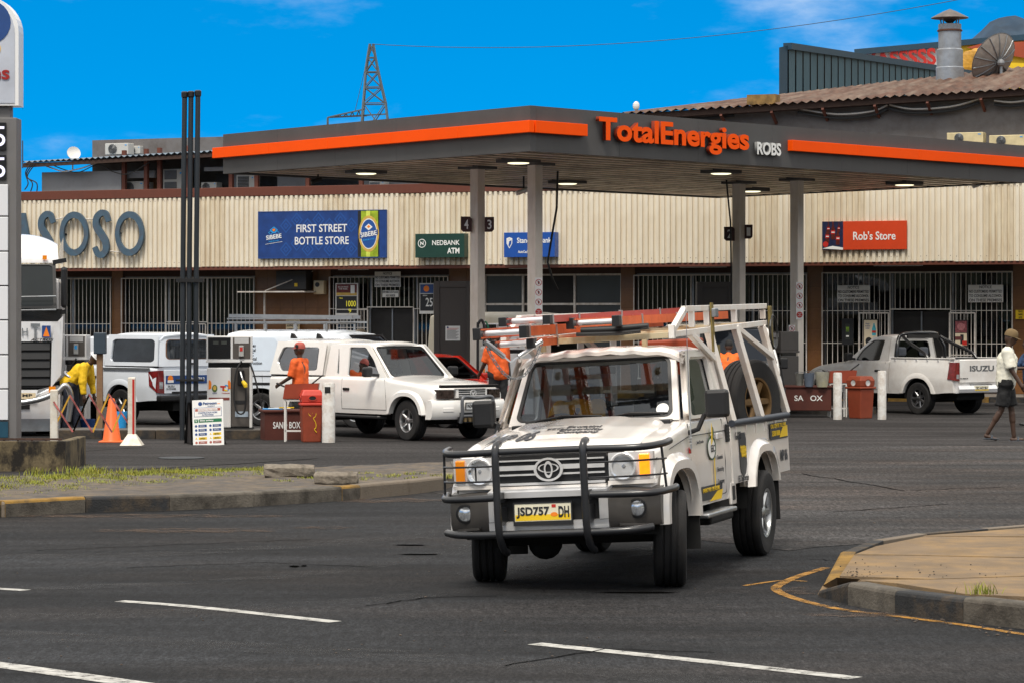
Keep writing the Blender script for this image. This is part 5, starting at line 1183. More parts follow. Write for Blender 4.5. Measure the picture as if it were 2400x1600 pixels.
def roof(par, xf, xr, wy, z, crown=.05, r=.06, m=CARW, ribs=0, bow=.06, name='roof', th=.03):
    secs = []; nx = 18
    for i in range(nx + 1):
        u = i / nx; x = xf + (xr - xf) * u; e = min(1, min(u, 1 - u) * 9); dz = -.035 * (1 - e) ** 2; sec = []
        for k in range(15):
            v = -1 + k / 7; y = wy * math.copysign(min(1, abs(v)), v); zz = z + crown * (1 - v * v) + dz - (r * max(0, abs(v) - .82) / .18 * max(0, abs(v) - .82) / .18)
            if ribs and abs(v) < .8: zz += .012 * abs(math.sin(v * ribs * math.pi))
            sec.append(V((x - bow * v * v * (1 if u < .5 else -0.4) * (abs(u - .5) * 2) ** 2, y, zz)))
        secs.append(sec)
    n = 15; vs = [p for s in secs for p in s] + [p - V((0, 0, th)) for s in secs for p in s]; o = (nx + 1) * n
    fs = [(i * n + k, (i + 1) * n + k, (i + 1) * n + k + 1, i * n + k + 1) for i in range(nx) for k in range(n - 1)]
    fs += [tuple(j + o for j in reversed(f)) for f in fs]
    for i in range(nx): fs += [(i * n, o + i * n, o + (i + 1) * n, (i + 1) * n), (i * n + n - 1, (i + 1) * n + n - 1, o + (i + 1) * n + n - 1, o + i * n + n - 1)]
    for k in range(n - 1): fs += [(k, k + 1, o + k + 1, o + k), (nx * n + k, o + nx * n + k, o + nx * n + k + 1, nx * n + k + 1)]
    return MB().add(vs, fs).build(name, m, par, smooth=50)
def sweep(par, name, m, prof, ys, xf, smooth=35, M=None):
    n = len(prof); vs = [V((xf(y) + dx, y, z)) for y in ys for dx, z in prof]
    fs = [(i * n + k, i * n + k + 1, (i + 1) * n + k + 1, (i + 1) * n + k) for i in range(len(ys) - 1) for k in range(n - 1)] + [tuple(range(n)), tuple(reversed(range((len(ys) - 1) * n, len(ys) * n)))]
    return MB().add(vs, fs).build(name, m, par, smooth=smooth, M=M)
def ys_(a, b_, n): return [a + (b_ - a) * k / n for k in range(n + 1)]
def seats(par, x, ys, z=.62, m=None):
    m = m or mat('grey blue seat cloth', (.10, .11, .13), .8, var=.15, scale=8)
    for y in ys:
        MB().box(x - .25, x + .25, y - .24, y + .24, z - .1, z + .1).build('seat', m, par, bevel=.05)
        b = MB().box(x - .36, x - .22, y - .23, y + .23, z + .08, z + .62).build('seat_back', m, par, bevel=.05)
        MB().box(x - .37, x - .27, y - .13, y + .13, z + .66, z + .86).build('headrest', m, b, bevel=.04)
def steering(par, x, y, z, m=BLACK, r=.19, tilt=30):
    Mx = Matrix.Translation((x, y, z)) @ Matrix.Rotation(R(-(90 - tilt)), 4, 'Y')
    MB().tube([Mx @ V((r * math.cos(a * math.pi / 12), r * math.sin(a * math.pi / 12), 0)) for a in range(25)], .016, 6, False).tube([Mx @ V((-r, 0, 0)), Mx @ V((r * .0, 0, -.03)), Mx @ V((r, 0, 0))], .018, 6).tube([Mx @ V((0, 0, -.03)), Mx @ V((0, 0, -.4))], .03, 6).build('steering_wheel', m, par)
def plate(par, M, w_, h_, s, m=WPR, frame=True, tw=.86):
    p = MB().box(-w_ / 2, w_ / 2, -h_ / 2, h_ / 2, -.012, 0).build('number_plate', m, par, M=M)
    if frame:
        e = .012; b = MB()
        for q in ((-w_ / 2 - e, w_ / 2 + e, h_ / 2, h_ / 2 + e), (-w_ / 2 - e, w_ / 2 + e, -h_ / 2 - e, -h_ / 2), (-w_ / 2 - e, -w_ / 2, -h_ / 2, h_ / 2), (w_ / 2, w_ / 2 + e, -h_ / 2, h_ / 2)): b.box(*q, -.015, .004)
        b.build('plate_frame', BLACK, p)
    text(p, s, TM(0, 0, .002), w_ * tw, h_ * .58, INK, bold=.025); return p
# ---------------------------------------------------------------- white utility pickup turning out of the station
LCM = Matrix.Translation((.5577, 23.59, 0)) @ Matrix.Rotation(-(math.pi / 2 + .302), 4, 'Z')
lc = thing('utility_pickup', 'white utility pickup with black bull bar and orange ladders on its roof rack', 'pickup', M=LCM)
LW = mat('dusty white pickup paint', (.84, .81, .775), .18, var=.03, scale=.9, dirt=(.56, .43, .33), damt=.42, dscale=2.2, dedge=.24, coat=.8)
arF, arR = (0., .42, .50), (-3.2, .42, .50)
def lw(x, z): return .86 - .05 * sstep(.35, .72, x) ** 2 - .025 * max(0, (z - .95) / .35) ** 2 - .03 * max(0, (.72 - z) / .2) ** 2
lzt = lambda x: lerp_pts([(-2.0, 1.30), (-.6, 1.30), (-.5, 1.275), (.2, 1.19), (.60, 1.11), (.70, 1.07)], x)
xs = arch_xs(-1.97, .70, [arF], .11)
shell(lc, 'front_body', LW, xs, lambda x: arch_z(x, .56, [arF]), lzt, lw, .01, .05, 0, 10, .05)
def hoodz(x, y): return lerp_pts([(-.6, 1.325), (0, 1.27), (.55, 1.185), (.66, 1.155), (.70, 1.10)], x) + .025 * (1 - (y / .66) ** 2) - .05 * max(0, (abs(y) - .58) / .08) ** 2 + (.012 if abs(y) < .34 and x < .4 else 0) * sstep(.34, .26, abs(y))
MB().grid(lambda u, v: V((-.58 + u * 1.28 - .06 * ((v - .5) * 2) ** 2 * u, -.665 + v * 1.33, hoodz(-.58 + u * 1.28, -.665 + v * 1.33))), 24, 32).build('bonnet', LW, lc, smooth=50)
for s in (-1, 1): MB().tube([(x, s * .672, hoodz(x, .66) - .012) for x in (-.56, -.3, 0, .3, .55, .62)], .006, 4).build('bonnet_gap', SEAL, lc)
MB().box(-.66, -.50, -.70, .70, 1.255, 1.315).build('cowl', BLACK, lc, bevel=.01)
well(lc, 0, .42, .49, .84); well(lc, -3.2, .42, .49, .84)
MB().box(-4.2, .6, -.42, .42, .42, .62).box(.0, .2, -.7, .7, .34, .44).box(-3.3, -3.1, -.7, .7, .33, .45).box(-2.4, -.6, -.80, -.5, .38, .55).box(-2.6, -1.7, .3, .72, .34, .56).build('chassis', DARK, lc, bevel=.03)
MB().ball((.05, -.28, .36), .15, 12, 8).build('axle_housing', DARK, lc); MB().ball((-3.2, .0, .36), .17, 12, 8).build('axle_housing', DARK, lc)
# bed with slatted outside
bx0, bx1, bz0, bz1 = -4.47, -2.02, .68, 1.20
def bw(x, z): return .865 - .012 * max(0, (z - .95) / .3) ** 2
shell(lc, 'cargo_bed', LW, arch_xs(bx0, bx1, [arR], .12), lambda x: arch_z(x, bz0, [arR]), lambda x: bz1, bw, 0, 0, 0, 9, .03, top=False)
MB().box(bx0 + .05, bx1 - .05, -.80, .80, .88, .90).quad((bx0 + .05, -.81, .9), (bx1 - .05, -.81, .9), (bx1 - .05, -.81, 1.2), (bx0 + .05, -.81, 1.2)).quad((bx0 + .05, .81, .9), (bx1 - .05, .81, .9), (bx1 - .05, .81, 1.2), (bx0 + .05, .81, 1.2)).quad((bx1 - .05, -.81, .9), (bx1 - .05, .81, .9), (bx1 - .05, .81, 1.2), (bx1 - .05, -.81, 1.2)).build('bed_liner', mat('scuffed bed liner', (.10, .09, .085), .8, var=.3, scale=5), lc)
RAILM = mat('dark blue rubber rail', (.025, .032, .045), .5, var=.15)
for s in (-1, 1):
    MB().tube([(bx1 - .02, s * .87, 1.215), (bx0 + .02, s * .87, 1.215)], .032, 10).build('bed_rail', RAILM, lc, smooth=60)
    for k in range(6): x = -2.2 - k * .42; MB().box(x - .012, x + .012, s * .864 - .008, s * .864 + .012, 1.10, 1.185).build('rope_hook', LW, lc)
MB().bar((bx1, s * .87, 1.03), (bx0, .87, 1.03), .001, .001).build('bed_crease', LW, lc)
for s in (-1, 1):
    flare(lc, LW, 0, .42, .50, .63, .855, .925, s, -14, 194, 3.0, zmin=.50); flare(lc, LW, -3.2, .42, .50, .62, .862, .925, s, -6, 186, 3.0, zmin=.62)
    MB().box(-1.75, -.68, s * .80, s * .95, .46, .50).build('side_step', ALU, lc, bevel=.012)
    MB().box(-.55, -.53, s * .62, s * .90, .22, .56).build('mud_flap', DARK, lc); MB().box(-3.76, -3.74, s * .62, s * .90, .25, .66).build('mud_flap', DARK, lc)
    MB().box(-2.12, -1.92, s * .835, s * .862, .50, .70).build('corner_panel', LW, lc, bevel=.01); MB().box(-2.07, -1.97, s * .8625, s * .866, .54, .665).build('corner_opening', DARK, lc)
    seam(lc, lw, [(-.52, .62), (-.52, .9), (-.52, 1.27)], s); seam(lc, lw, [(-1.76, .62), (-1.76, .9), (-1.76, 1.27)], s); seam(lc, lw, [(-.52, .62), (-1.1, .60), (-1.76, .62)], s)
    seam(lc, lambda x, z: lw(x, z) + .004, [(.62, 1.02), (.1, 1.10), (-.5, 1.165), (-1.3, 1.165), (-1.94, 1.165)], s, .004, 'body_crease')
    MB().box(-1.62, -1.42, s * .862, s * .884, 1.10, 1.155).build('door_handle', CHROME, lc, bevel=.008)
    v_ = MB().box(-1.93, -1.82, s * .856, s * .874, 1.06, 1.22).build('side_vent', BLACK, lc, bevel=.006)
    for k in range(5): MB().box(-1.92, -1.83, s * .8745, s * .878, 1.075 + k * .03, 1.088 + k * .03).build('vent_slat', SEAL, v_)
    MB().box(-.47, -.42, s * .862, s * .88, 1.02, 1.075).build('side_indicator', RED if s > 0 else AMB, lc, bevel=.012)
# greenhouse
cf = MB()
wbL, wbR, wtR, wtL = (-.60, .755, 1.305), (-.60, -.755, 1.305), (-.955, -.665, 1.872), (-.955, .665, 1.872)
window(lc, cf, wbR, wbL, wtL, wtR, rr_hole(.035, .965, .05, .945, .05, .10), GLS, .04, .03, .028, 'windscreen')
for s in (-1, 1):
    a, b_, c, d = (-.56, s * .80, 1.295), (-1.93, s * .80, 1.295), (-1.90, s * .70, 1.875), (-.93, s * .70, 1.875)
    q = (b_, a, d, c) if s > 0 else (a, b_, c, d)
    if s > 0: window(lc, cf, b_, a, d, c, rr_poly([(.17, .05), (.93, .05), (.92, .42), (.86, .90), (.24, .90)], .07), glass('side window', (.5, .52, .52), .8, .03, .3), .05, 0, .03)
    else: window(lc, cf, a, b_, c, d, rr_poly([(.07, .05), (.83, .05), (.76, .90), (.14, .90), (.08, .42)], .07), GLS, .05, 0, .03)
a, b_, c, d = (-1.95, .79, 1.29), (-1.95, -.79, 1.29), (-1.92, -.69, 1.875), (-1.92, .69, 1.875)
window(lc, cf, a, b_, c, d, rr_hole(.12, .88, .22, .86, .05, .09), GLS, .04, 0, .03, 'rear_window')
cf.build('cab_frame', LW, lc, smooth=30)
roof(lc, -.87, -2.02, .735, 1.885, .055, .05, LW, 3.5, .05)
for s in (-1, 1): MB().tube([(-.93, s * .725, 1.868), (-1.4, s * .738, 1.872), (-1.98, s * .735, 1.862)], .016, 6).build('drip_rail', LW, lc)
# cab inside
INT = mat('grey dashboard', (.07, .075, .08), .7, var=.2, scale=5)
MB().box(-.98, -.62, -.74, .74, 1.02, 1.26).build('dashboard', INT, lc, bevel=.04)
seats(lc, -1.45, (-.38, .38), .82); steering(lc, -1.02, -.38, 1.22)
MB().box(-1.96, -.62, -.78, .78, .6, .64).build('cab_floor', DARK, lc)
for y in (-.0,): MB().box(-.985, -.965, y - .12, y + .12, 1.715, 1.78).build('rear_mirror', BLACK, lc, bevel=.01)
for s, y in ((1, .27), (1, .55)): MB().box(-1.02, -1.0, y - .03, y + .03, 1.56, 1.80).build('sun_visor_clip', BLACK, lc, bevel=.01)
shp(lc, circ(0, 0, .055), fr((-.655, .60, 1.40), (0, 1, 0), (-.53, 0, .85)), WPR, 'licence_disc')
# wipers
for y0, y1 in ((-.60, .04), (.02, .62)):
    MB().tube([(-.60, y0, 1.325), (-.625, (y0 + y1) / 2, 1.378), (-.63, y1, 1.365)], .011, 6).tube([(-.625, y0 + .18, 1.362), (-.628, y1 + .03, 1.366)], .008, 5).build('wiper', BLACK, lc)
# front end
xf = lambda y: .735 - .06 * (abs(y) / .8) ** 2.4
sweep(lc, 'grille_surround', BLACK, [(-.05, .86), (.012, .86), (.016, 1.10), (-.05, 1.10)], ys_(-.47, .47, 10), xf)
for z, h in ((1.062, .012), (1.004, .038), (.948, .014), (.873, .020)):
    sweep(lc, 'grille_bar', CHROME, [(.012, z - h / 2), (.032, z - h / 2), (.032, z + h / 2), (.012, z + h / 2)], ys_(-.455, .455, 10), xf)
em = MB().lathe([(.0, .0), (.115, .0), (.12, .012), (.0, .014)], Matrix.Diagonal((1, .78, 1, 1)), 28).build('badge', SEAL, lc, M=frontM(.772, 0, .985))
ring(em, (0, 0), .122, .100, TM(0, 0, .014), CHROME, 'badge_ring', .012, 0, 28, .78); ring(em, (0, .012), .088, .074, TM(0, 0, .014), CHROME, 'badge_ring', .010, 0, 28, .42); ring(em, (0, 0), .036, .024, TM(0, 0, .016), CHROME, 'badge_ring', .010, 0, 24, 1.9)
for s in (-1, 1):
    hl = sweep(lc, 'headlamp_housing', CHROME, [(-.05, .875), (.012, .875), (.008, 1.095), (-.05, 1.095)], ys_(s * .485, s * .84, 8), xf)
    c = V((xf(.6) + .02, s * .605, .985))
    Mh = frontM(*c); h_ = MB().lathe([(.104, .0), (.112, .012), (.104, .018), (.09, .016)], None, 28).build('headlamp_ring', CHROME, lc, M=Mh)
    MB().lathe([(.001, -.06), (.06, -.045), (.102, .006)], None, 28).build('reflector', mat('lamp reflector', (.62, .65, .70), .12, 1, var=.5, scale=60), h_, smooth=60); MB().lathe([(.001, .030), (.05, .026), (.098, .012)], None, 24).build('lens', glass('lamp glass', (1, 1, 1), 0.), h_, smooth=60); MB().ball((0, 0, -.02), .02, 8, 6).build('bulb', LENS, h_)
    sweep(lc, 'indicator', AMBL if s > 0 else AMB, [(.006, .90), (.030, .91), (.028, 1.07), (.006, 1.08)], ys_(s * .735, s * .815, 4), lambda y: xf(y) + (0.002))
    sweep(lc, 'lamp_trim', LW, [(-.06, .84), (.016, .84), (.016, .872), (-.06, .872)], ys_(s * .475, s * .85, 6), xf)
sweep(lc, 'lower_grille_panel', LW, [(-.06, .82), (.03, .82), (.03, .855), (-.06, .858)], ys_(-.46, .46, 8), xf)
bxf = lambda y: .90 - .22 * (abs(y) / .88) ** 3
BGR = mat('grey bumper plastic', (.075, .068, .062), .45, var=.12, scale=4)
for s in (-1, 1):
    sweep(lc, 'bumper_corner', BGR, [(-.16, .50), (-.03, .51), (.0, .56), (.0, .70), (-.03, .80), (-.16, .82)], ys_(s * .50, s * .885, 10), bxf)
    fm_ = frontM(bxf(.72) + .012, s * .72, .65); fg = MB().lathe([(.075, -.02), (.08, .006), (.062, .01)], None, 24).build('fog_lamp', BLACK, lc, M=fm_); MB().lathe([(.001, .016), (.03, .014), (.06, .004)], None, 20).build('lens', LENS, fg, smooth=60)
    MB().bar((bxf(.55) + .0, s * .585, .53), (bxf(.8), s * .80, .515), .02, .02).build('bumper_accent', BGR, lc)
sweep(lc, 'bumper_centre', CHROME, [(-.14, .51), (.002, .51), (.006, .575), (-.04, .58)], ys_(-.5, .5, 10), bxf); sweep(lc, 'bumper_centre', CHROME, [(-.14, .765), (.006, .77), (.010, .815), (-.10, .84), (-.2, .84)], ys_(-.5, .5, 10), bxf)
for s in (-1, 1): sweep(lc, 'bumper_centre', CHROME, [(-.10, .58), (.0, .58), (.0, .765), (-.10, .765)], ys_(s * .43, s * .5, 3), bxf)
sweep(lc, 'bumper_intake', SEAL, [(-.14, .575), (-.05, .575), (-.05, .77), (-.14, .77)], ys_(-.45, .45, 8), bxf)
pm = frontM(.925, -.025, .652, (-.06, 0, 1)); p = MB().box(-.235, .235, -.07, .07, -.012, 0).build('number_plate', mat('plate print', (.72, .68, .52), .5, var=.05), lc, M=pm)
shp(p, rect(-.23, .23, -.065, -.018), TM(0, 0, .0005), YELP, 'print', .001); shp(p, circ(.095, -.02, .03, .018, 10), TM(0, 0, .002), ORP, 'print', .001); shp(p, rect(.075, .11, .035, .06), TM(0, 0, .001), REDP, 'print', .001)
text(p, 'JSD757', TM(-.082, .0, .003), .275, .088, INK, bold=.03); text(p, 'DH', TM(.176, .0, .003), .088, .088, INK, bold=.03)
e = .012; b = MB()
for q in ((-.235 - e, .235 + e, .07, .07 + e), (-.235 - e, .235 + e, -.105, -.07), (-.235 - e, -.235, -.07, .07), (.235, .235 + e, -.07, .07)): b.box(*q, -.015, .004)
b.build('plate_frame', BLACK, p)
# bull bar
BB = mat('black bull bar paint', (.020, .021, .024), .32, var=.2, scale=6, coat=.2)
bb_ = lambda name, P, r=.029: MB().tube(curve([V(q) for q in P], 5), r, 10).build(name, BB, lc, smooth=60)
bb_('bull_bar_tube', [(.66, -.87, 1.17), (.80, -.86, 1.155), (.95, -.74, 1.14), (1.0, -.36, 1.145), (1.005, 0, 1.145), (1.0, .36, 1.145), (.97, .80, 1.14), (.80, .95, 1.155), (.62, .97, 1.17)])
bb_('bull_bar_tube', [(.64, -.91, .80), (.74, -.90, .79), (.93, -.80, .775), (1.0, -.40, .78)]); bb_('bull_bar_tube', [(.60, 1.00, .80), (.74, .99, .79), (.95, .86, .775), (1.0, .40, .78)])
bb_('bull_bar_tube', [(.86, -.86, .505), (.97, -.7, .49), (1.0, -.36, .485), (1.0, .36, .485), (.97, .7, .49), (.86, .86, .505)], .03)
for s in (-1, 1):
    MB().tube(curve([V(q) for q in ((.93, s * .365, 1.21), (1.0, s * .365, 1.195), (1.035, s * .365, 1.12), (1.04, s * .365, .8), (1.03, s * .365, .52), (.95, s * .365, .38), (.84, s * .365, .33))], 5), .031, 10).build('bull_bar_upright', BB, lc, smooth=60)
    MB().box(.84, 1.0, s * .365 - .02, s * .365 + .02, .56, .70).box(.80, 1.0, s * .365 - .015, s * .365 + .015, .74, .82).build('bull_bar_bracket', BB, lc)
    g = 1 if s > 0 else .925
    for z in (1.035, .915): MB().tube(curve([V(q) for q in ((1.02, s * .38, z), (.99, s * .72 * g, z), (.84, s * .93 * g, z), (.72, s * .96 * g, z))], 4), .0085, 6).build('lamp_guard', BB, lc)
    MB().tube([(.80, s * .945 * g, 1.15), (.77, s * .965 * g, .79)], .012, 6).build('lamp_guard', BB, lc); MB().tube([(.99, s * .55, 1.035), (.99, s * .55, .915)], .008, 6).build('lamp_guard', BB, lc)
# mirrors
for s in (-1, 1):
    k = 0 if s > 0 else .15
    mr = MB().box(-.60, -.50, s * (1.00 - k), s * (1.20 - k), 1.31, 1.545).build('wing_mirror', BLACK, lc, bevel=.03)
    MB().tube([(-.52, s * .84, 1.19), (-.53, s * (.93 - k / 2), 1.22), (-.55, s * (.98 - k), 1.33), (-.55, s * (1.03 - k), 1.36)], .022, 8).build('mirror_arm', BLACK, mr)
# aerials
MB().tube([(-.50, -.84, 1.25), (-.75, -.78, 1.52), (-.98, -.72, 1.80)], .007, 5).build('aerial', ALU, lc)
MB().tube([(-.42, .885, 1.06), (-.42, .89, 1.15), (-.44, .90, 2.3)], [.011, .006, .0025], 5).tube([(-.42 + .012 * math.cos(k), .885 + .012 * math.sin(k), 1.10 + k * .004) for k in range(20)], .004, 4).build('aerial', ALU, lc)
# wheels, front pair steered
for x, st in ((0, R(14)), (-3.2, 0)):
    for s in (-1, 1): wheel(lc, (x, s * .775, .395), .395, .27, .56, 6, s, st if x == 0 else 0)
wheel(lc, None, .41, .25, .56, 6, 1, M=Matrix.Translation((-3.98, .60, 1.36)) @ Matrix.Rotation(R(-20), 4, 'Z'), name='spare_wheel', rm=mat('rusty rim', (.16, .09, .03), .6, .3, var=.4))
# markings
DT = mat('dark grey decal', (.035, .038, .045), .5, var=.05)
HN = (-1, 0, .105)
HM = lambda x, y, o=.004: fr((x, y, hoodz(x, y) + o), (0, 1, 0), HN)
HW = lambda X0, Y0: (lambda x, y: (X0 - y, Y0 + x, hoodz(X0 - y, Y0 + x) + .004))
I4 = Matrix.Identity(4)
text(lc, 'MP 06', I4, .40, .34, DT, bold=.035, shear=.12, warp=HW(.34, -.42))
text(lc, 'Eswatini\nElectricity\nCompany', I4, .36, .34, DT, bold=.02, warp=HW(.20, .12))
ring(lc, (0, 0), .17, .15, HM(.10, -.16, .016), DT, 'logo', .001, 0, 30, .55, 60, 330); text(lc, 'EEC', I4, .13, .06, DT, bold=.01, warp=HW(.13, -.12))
yo = .868
def SM(x, z, o=0.): return sideM(x, yo + o, z)
text(lc, 'Eswatini\n\nElectricity\n\nCompany', SM(-1.50, .835, .008), .25, .26, DT, bold=.01)
shp(lc, circ(0, 0, .15, .105, 30), SM(-1.23, 1.035, .004), mat('dark green decal', (.02, .07, .03), .5), 'logo'); shp(lc, circ(-.02, .0, .125, .085, 30), SM(-1.23, 1.03, .007), WPR, 'logo'); text(lc, 'EEC', SM(-1.24, 1.03, .011), .14, .06, DT, bold=.01)
shp(lc, [(-.02, 0), (.03, .03), (.04, .14), (.01, .19), (-.005, .1)], SM(-1.21, 1.06, .011), YELP, 'logo'); shp(lc, circ(0, 0, .03, .045, 12), SM(-1.27, 1.17, .009), MATS['dark green decal'], 'logo'); shp(lc, [(-.01, 0), (.02, .02), (.01, -.2), (-.02, -.23)], SM(-1.30, .93, .004), YELP, 'logo')
bub = [(-.14, .13), (-.10, .19), (.10, .19), (.14, .13), (.14, -.10), (.08, -.18), (.0, -.20), (-.06, -.29), (-.045, -.19), (-.11, -.16), (-.14, -.10)]
shp(lc, bub, SM(-2.44, .93, .002), DT, 'logo'); text(lc, '*8888#', SM(-2.44, .95, .006), .24, .12, YELP, bold=.03); text(lc, 'EAGATA', SM(-2.28, 1.10, .004), .22, .07, DT, bold=.02); text(lc, 'EEC Self Service', SM(-2.40, .715, .004), .42, .06, DT, bold=.015)
text(lc, 'MP 06', SM(-4.20, .84, .004), .32, .11, DT, bold=.03)
shp(lc, [(-.38, -.05), (.36, -.05), (.42, .07), (-.38, .07)], SM(-1.15, .65, .002), DT, 'logo'); text(lc, 'ENERGY FOR THE FUTURE', SM(-1.13, .685, .006), .62, .035, YELP, shear=.2); shp(lc, [(-.1, -.065), (.33, -.065), (.40, .015), (.2, .01), (.05, -.03)], SM(-1.15, .65, .006), YELP, 'logo')
shp(lc, [(-.40, -.10), (.40, -.10), (.40, .06), (-.40, .06)], SM(-4.0, 1.10, .006), DT, 'logo'); text(lc, 'CALL CENTRE TOLL FREE', SM(-3.98, 1.13, .010), .70, .04, YELP, bold=.01); text(lc, '2508 8888', SM(-3.86, 1.06, .010), .36, .05, YELP, bold=.01); shp(lc, [(.02, -.085), (.38, -.085), (.38, .02), (.18, .01), (.08, -.04)], SM(-4.0, 1.10, .010), YELP, 'logo')
text(lc, 'JustTrucks', SM(-.80, 1.10, .006), .25, .035, DT, bold=.02, shear=.2)
# ladder rack
RK = mat('scuffed white rack paint', (.80, .77, .73), .45, var=.05, scale=4, dirt=(.50, .33, .18), damt=.4, dscale=4)
RKY = mat('yellowed rack paint', (.55, .46, .30), .5, var=.15, scale=5, dirt=(.36, .18, .05), damt=.7, dscale=5)
rk = lambda P, Q, w_=.05, nm='rack_tube', m=None: MB().bar(P, Q, w_, w_).build(nm, m or RK, lc, bevel=.004)
for s in (-1, 1):
    y = s * .74
    rk((-.55, y, 2.02), (-4.25, y, 2.11)); rk((-1.02, y, 2.235), (-4.28, y, 2.27)); rk((-.57, y, 2.05), (-1.02, y, 2.225)); rk((-.56, y, 1.985), (-.56, y, 2.10))
    for x in (-1.28, -1.85, -2.94, -4.18): rk((x, y, 2.06 + (x + .55) * -.024), (x, y, 2.235))
    for (xt, xb) in ((-1.85, -2.10), (-2.94, -3.28), (-4.10, -4.45)): rk((xt, y, 2.08), (xb, s * .865, 1.235), .06, 'rack_post')
    rk((-2.94, y, 2.08), (-4.22, s * .80, 1.78), .05, 'rack_brace'); rk((-1.2, y, 2.02), (-1.85, s * .78, 1.80), .05, 'rack_brace')
for x, z in ((-.57, 2.015), (-1.5, 2.04), (-2.94, 2.075), (-4.2, 2.10)): rk((x, -.71, z), (x, .71, z), .05, 'rack_crossbar', RKY)
for x in (-.75,): MB().bar((x, -.45, 1.93), (x, -.45, 2.0), .04).bar((x, .45, 1.93), (x, .45, 2.0), .04).build('rack_foot', RKY, lc)
# orange hi-vis box and headboard behind the cab
MB().box(-2.62, -2.44, -.05, .52, 1.58, 1.99).build('tool_locker', mat('orange locker', (.30, .045, .012), .5, var=.12, scale=3), lc, bevel=.02)
MB().box(-.3, .3, -.03, .03, 0, .05, Matrix.Translation((-3.7, .75, 1.16))).build('jack_bracket', RK, lc)
# body roll and camber of the road: everything but the wheels leans a little
ROLL = Matrix.Translation((0, 0, .4)) @ Matrix.Rotation(.054, 4, 'X') @ Matrix.Translation((0, 0, -.4))
for ch in lc.children:
    if not ch.name.startswith('wheel') or ch.name.startswith('wheel_flare') or ch.name.startswith('wheel_well'): ch.matrix_basis = ROLL @ ch.matrix_basis
for i, t in enumerate(TEXTS):
    if t[1] is lc: TEXTS[i] = (t[0], t[1], ROLL @ t[2], *t[3:])
# ladders lying on the rack
FG = mat('orange fibreglass', (.72, .125, .018), .45, var=.12, scale=3, dirt=(.30, .06, .03), damt=.5, dscale=3); FGR = mat('red fibreglass', (.42, .045, .025), .45, var=.15, scale=3)
RUNG = mat('white rung', (.66, .66, .68), .35, .3, var=.08)
LCR = LCM @ ROLL
def ladder(label, x0, x1, yc, z0, z1, wd, rungs, m, h=.10, nm='extension_ladder'):
    t = thing(nm, label, 'ladder', M=LCR @ Matrix.Translation((x0, yc, z0)), group='ladders on the pickup rack')
    L_ = x1 - x0; dz = z1 - z0
    for s in (-1, 1):
        a, b_ = V((0, s * wd / 2, 0)), V((L_, s * wd / 2, dz)); r_ = MB().bar(a, b_, .012, h).bar(a + V((0, -s * .018, h / 2 - .006)), b_ + V((0, -s * .018, h / 2 - .006)), .036, .012).bar(a + V((0, -s * .018, -h / 2 + .006)), b_ + V((0, -s * .018, -h / 2 + .006)), .036, .012).build('rail', m, t)
        MB().box(-.06, .03, s * wd / 2 - .035, s * wd / 2 + .03, -h / 2 - .01, h / 2 + .01).build('end_cap', BLACK, r_, bevel=.006)
        for q in (.03, .2, .5, .8): p = a.lerp(b_, q); MB().box(p.x - .02, p.x + .02, s * (wd / 2 + .008) - .004, s * (wd / 2 + .008) + .004, p.z - h / 2 - .012, p.z + h / 2 + .012).build('bracket', ALU, r_)
    for k in range(rungs):
        q = (k + .35) / rungs; x = L_ * q; z = dz * q; MB().tube([(x, -wd / 2 + .01, z), (x, wd / 2 - .01, z)], .024, 10).build('rung', RUNG, t, smooth=60)
    return t
ladder('long orange ladder on the rack overhanging the windscreen', .42, -4.2, -.46, 2.10, 2.17, .40, 13, FG, .08)
ladder('orange ladder section slung under the longest ladder on the rack', .20, -3.6, -.44, 2.005, 2.075, .34, 11, FG, .06)
ladder('shorter orange ladder with black end caps resting on the rack beside the longest', -.35, -4.5, .12, 2.155, 2.21, .40, 12, FG, .075)
ladder('red ladder laid on top of the other ladders', .30, -4.35, -.28, 2.19, 2.275, .38, 12, FGR, .055)
# straps, chain and shock rods
st = thing('ratchet_strap', 'olive ratchet strap hanging from the near rack post', 'strap', M=LCR)
OLV = mat('olive webbing', (.16, .12, .03), .8, var=.3, scale=12)
MB().box(-1.92, -1.84, .775, .79, 1.86, 2.29).box(-2.05, -1.94, .78, .80, 1.74, 1.92, Matrix.Rotation(R(0), 4, 'Y')).build('webbing', OLV, st); MB().box(-1.94, -1.82, .79, .83, 2.16, 2.24).build('ratchet', STEEL, st, bevel=.01); MB().box(-2.04, -1.95, .802, .812, 1.72, 1.76).build('strap_end', BLUEL, st)
st = thing('ratchet_strap', 'olive strap bundle tied at the rear corner of the rack', 'strap', M=LCR)
MB().box(-4.34, -4.24, .775, .80, 1.85, 2.27).build('webbing', OLV, st, bevel=.008); MB().tube([V((-4.36 - .16 * math.sin(k * .42), .80, 2.02 + .16 * math.cos(k * .42))) for k in range(16)], .012, 6).build('looped_cord', CAB, st)
ck = thing('ladder_chain', 'steel chain and shock rods hanging from the ladder ends over the windscreen', 'chain', M=LCR)
a, b_, c = V((.42, -.60, 2.04)), V((.28, -.43, 1.86)), V((.12, -.20, 2.02))
MB().tube([a, a.lerp(b_, .75)], .022, 8).tube([a.lerp(b_, .7), b_, b_.lerp(c, .3)], .009, 6).tube([b_.lerp(c, .25), c], .022, 8).build('shock_rod', ALU, ck, smooth=60)
ch = MB()
P = [a.lerp(c, k / 22) - V((0, 0, .30 * 4 * (k / 22) * (1 - k / 22) + .01)) for k in range(23)]
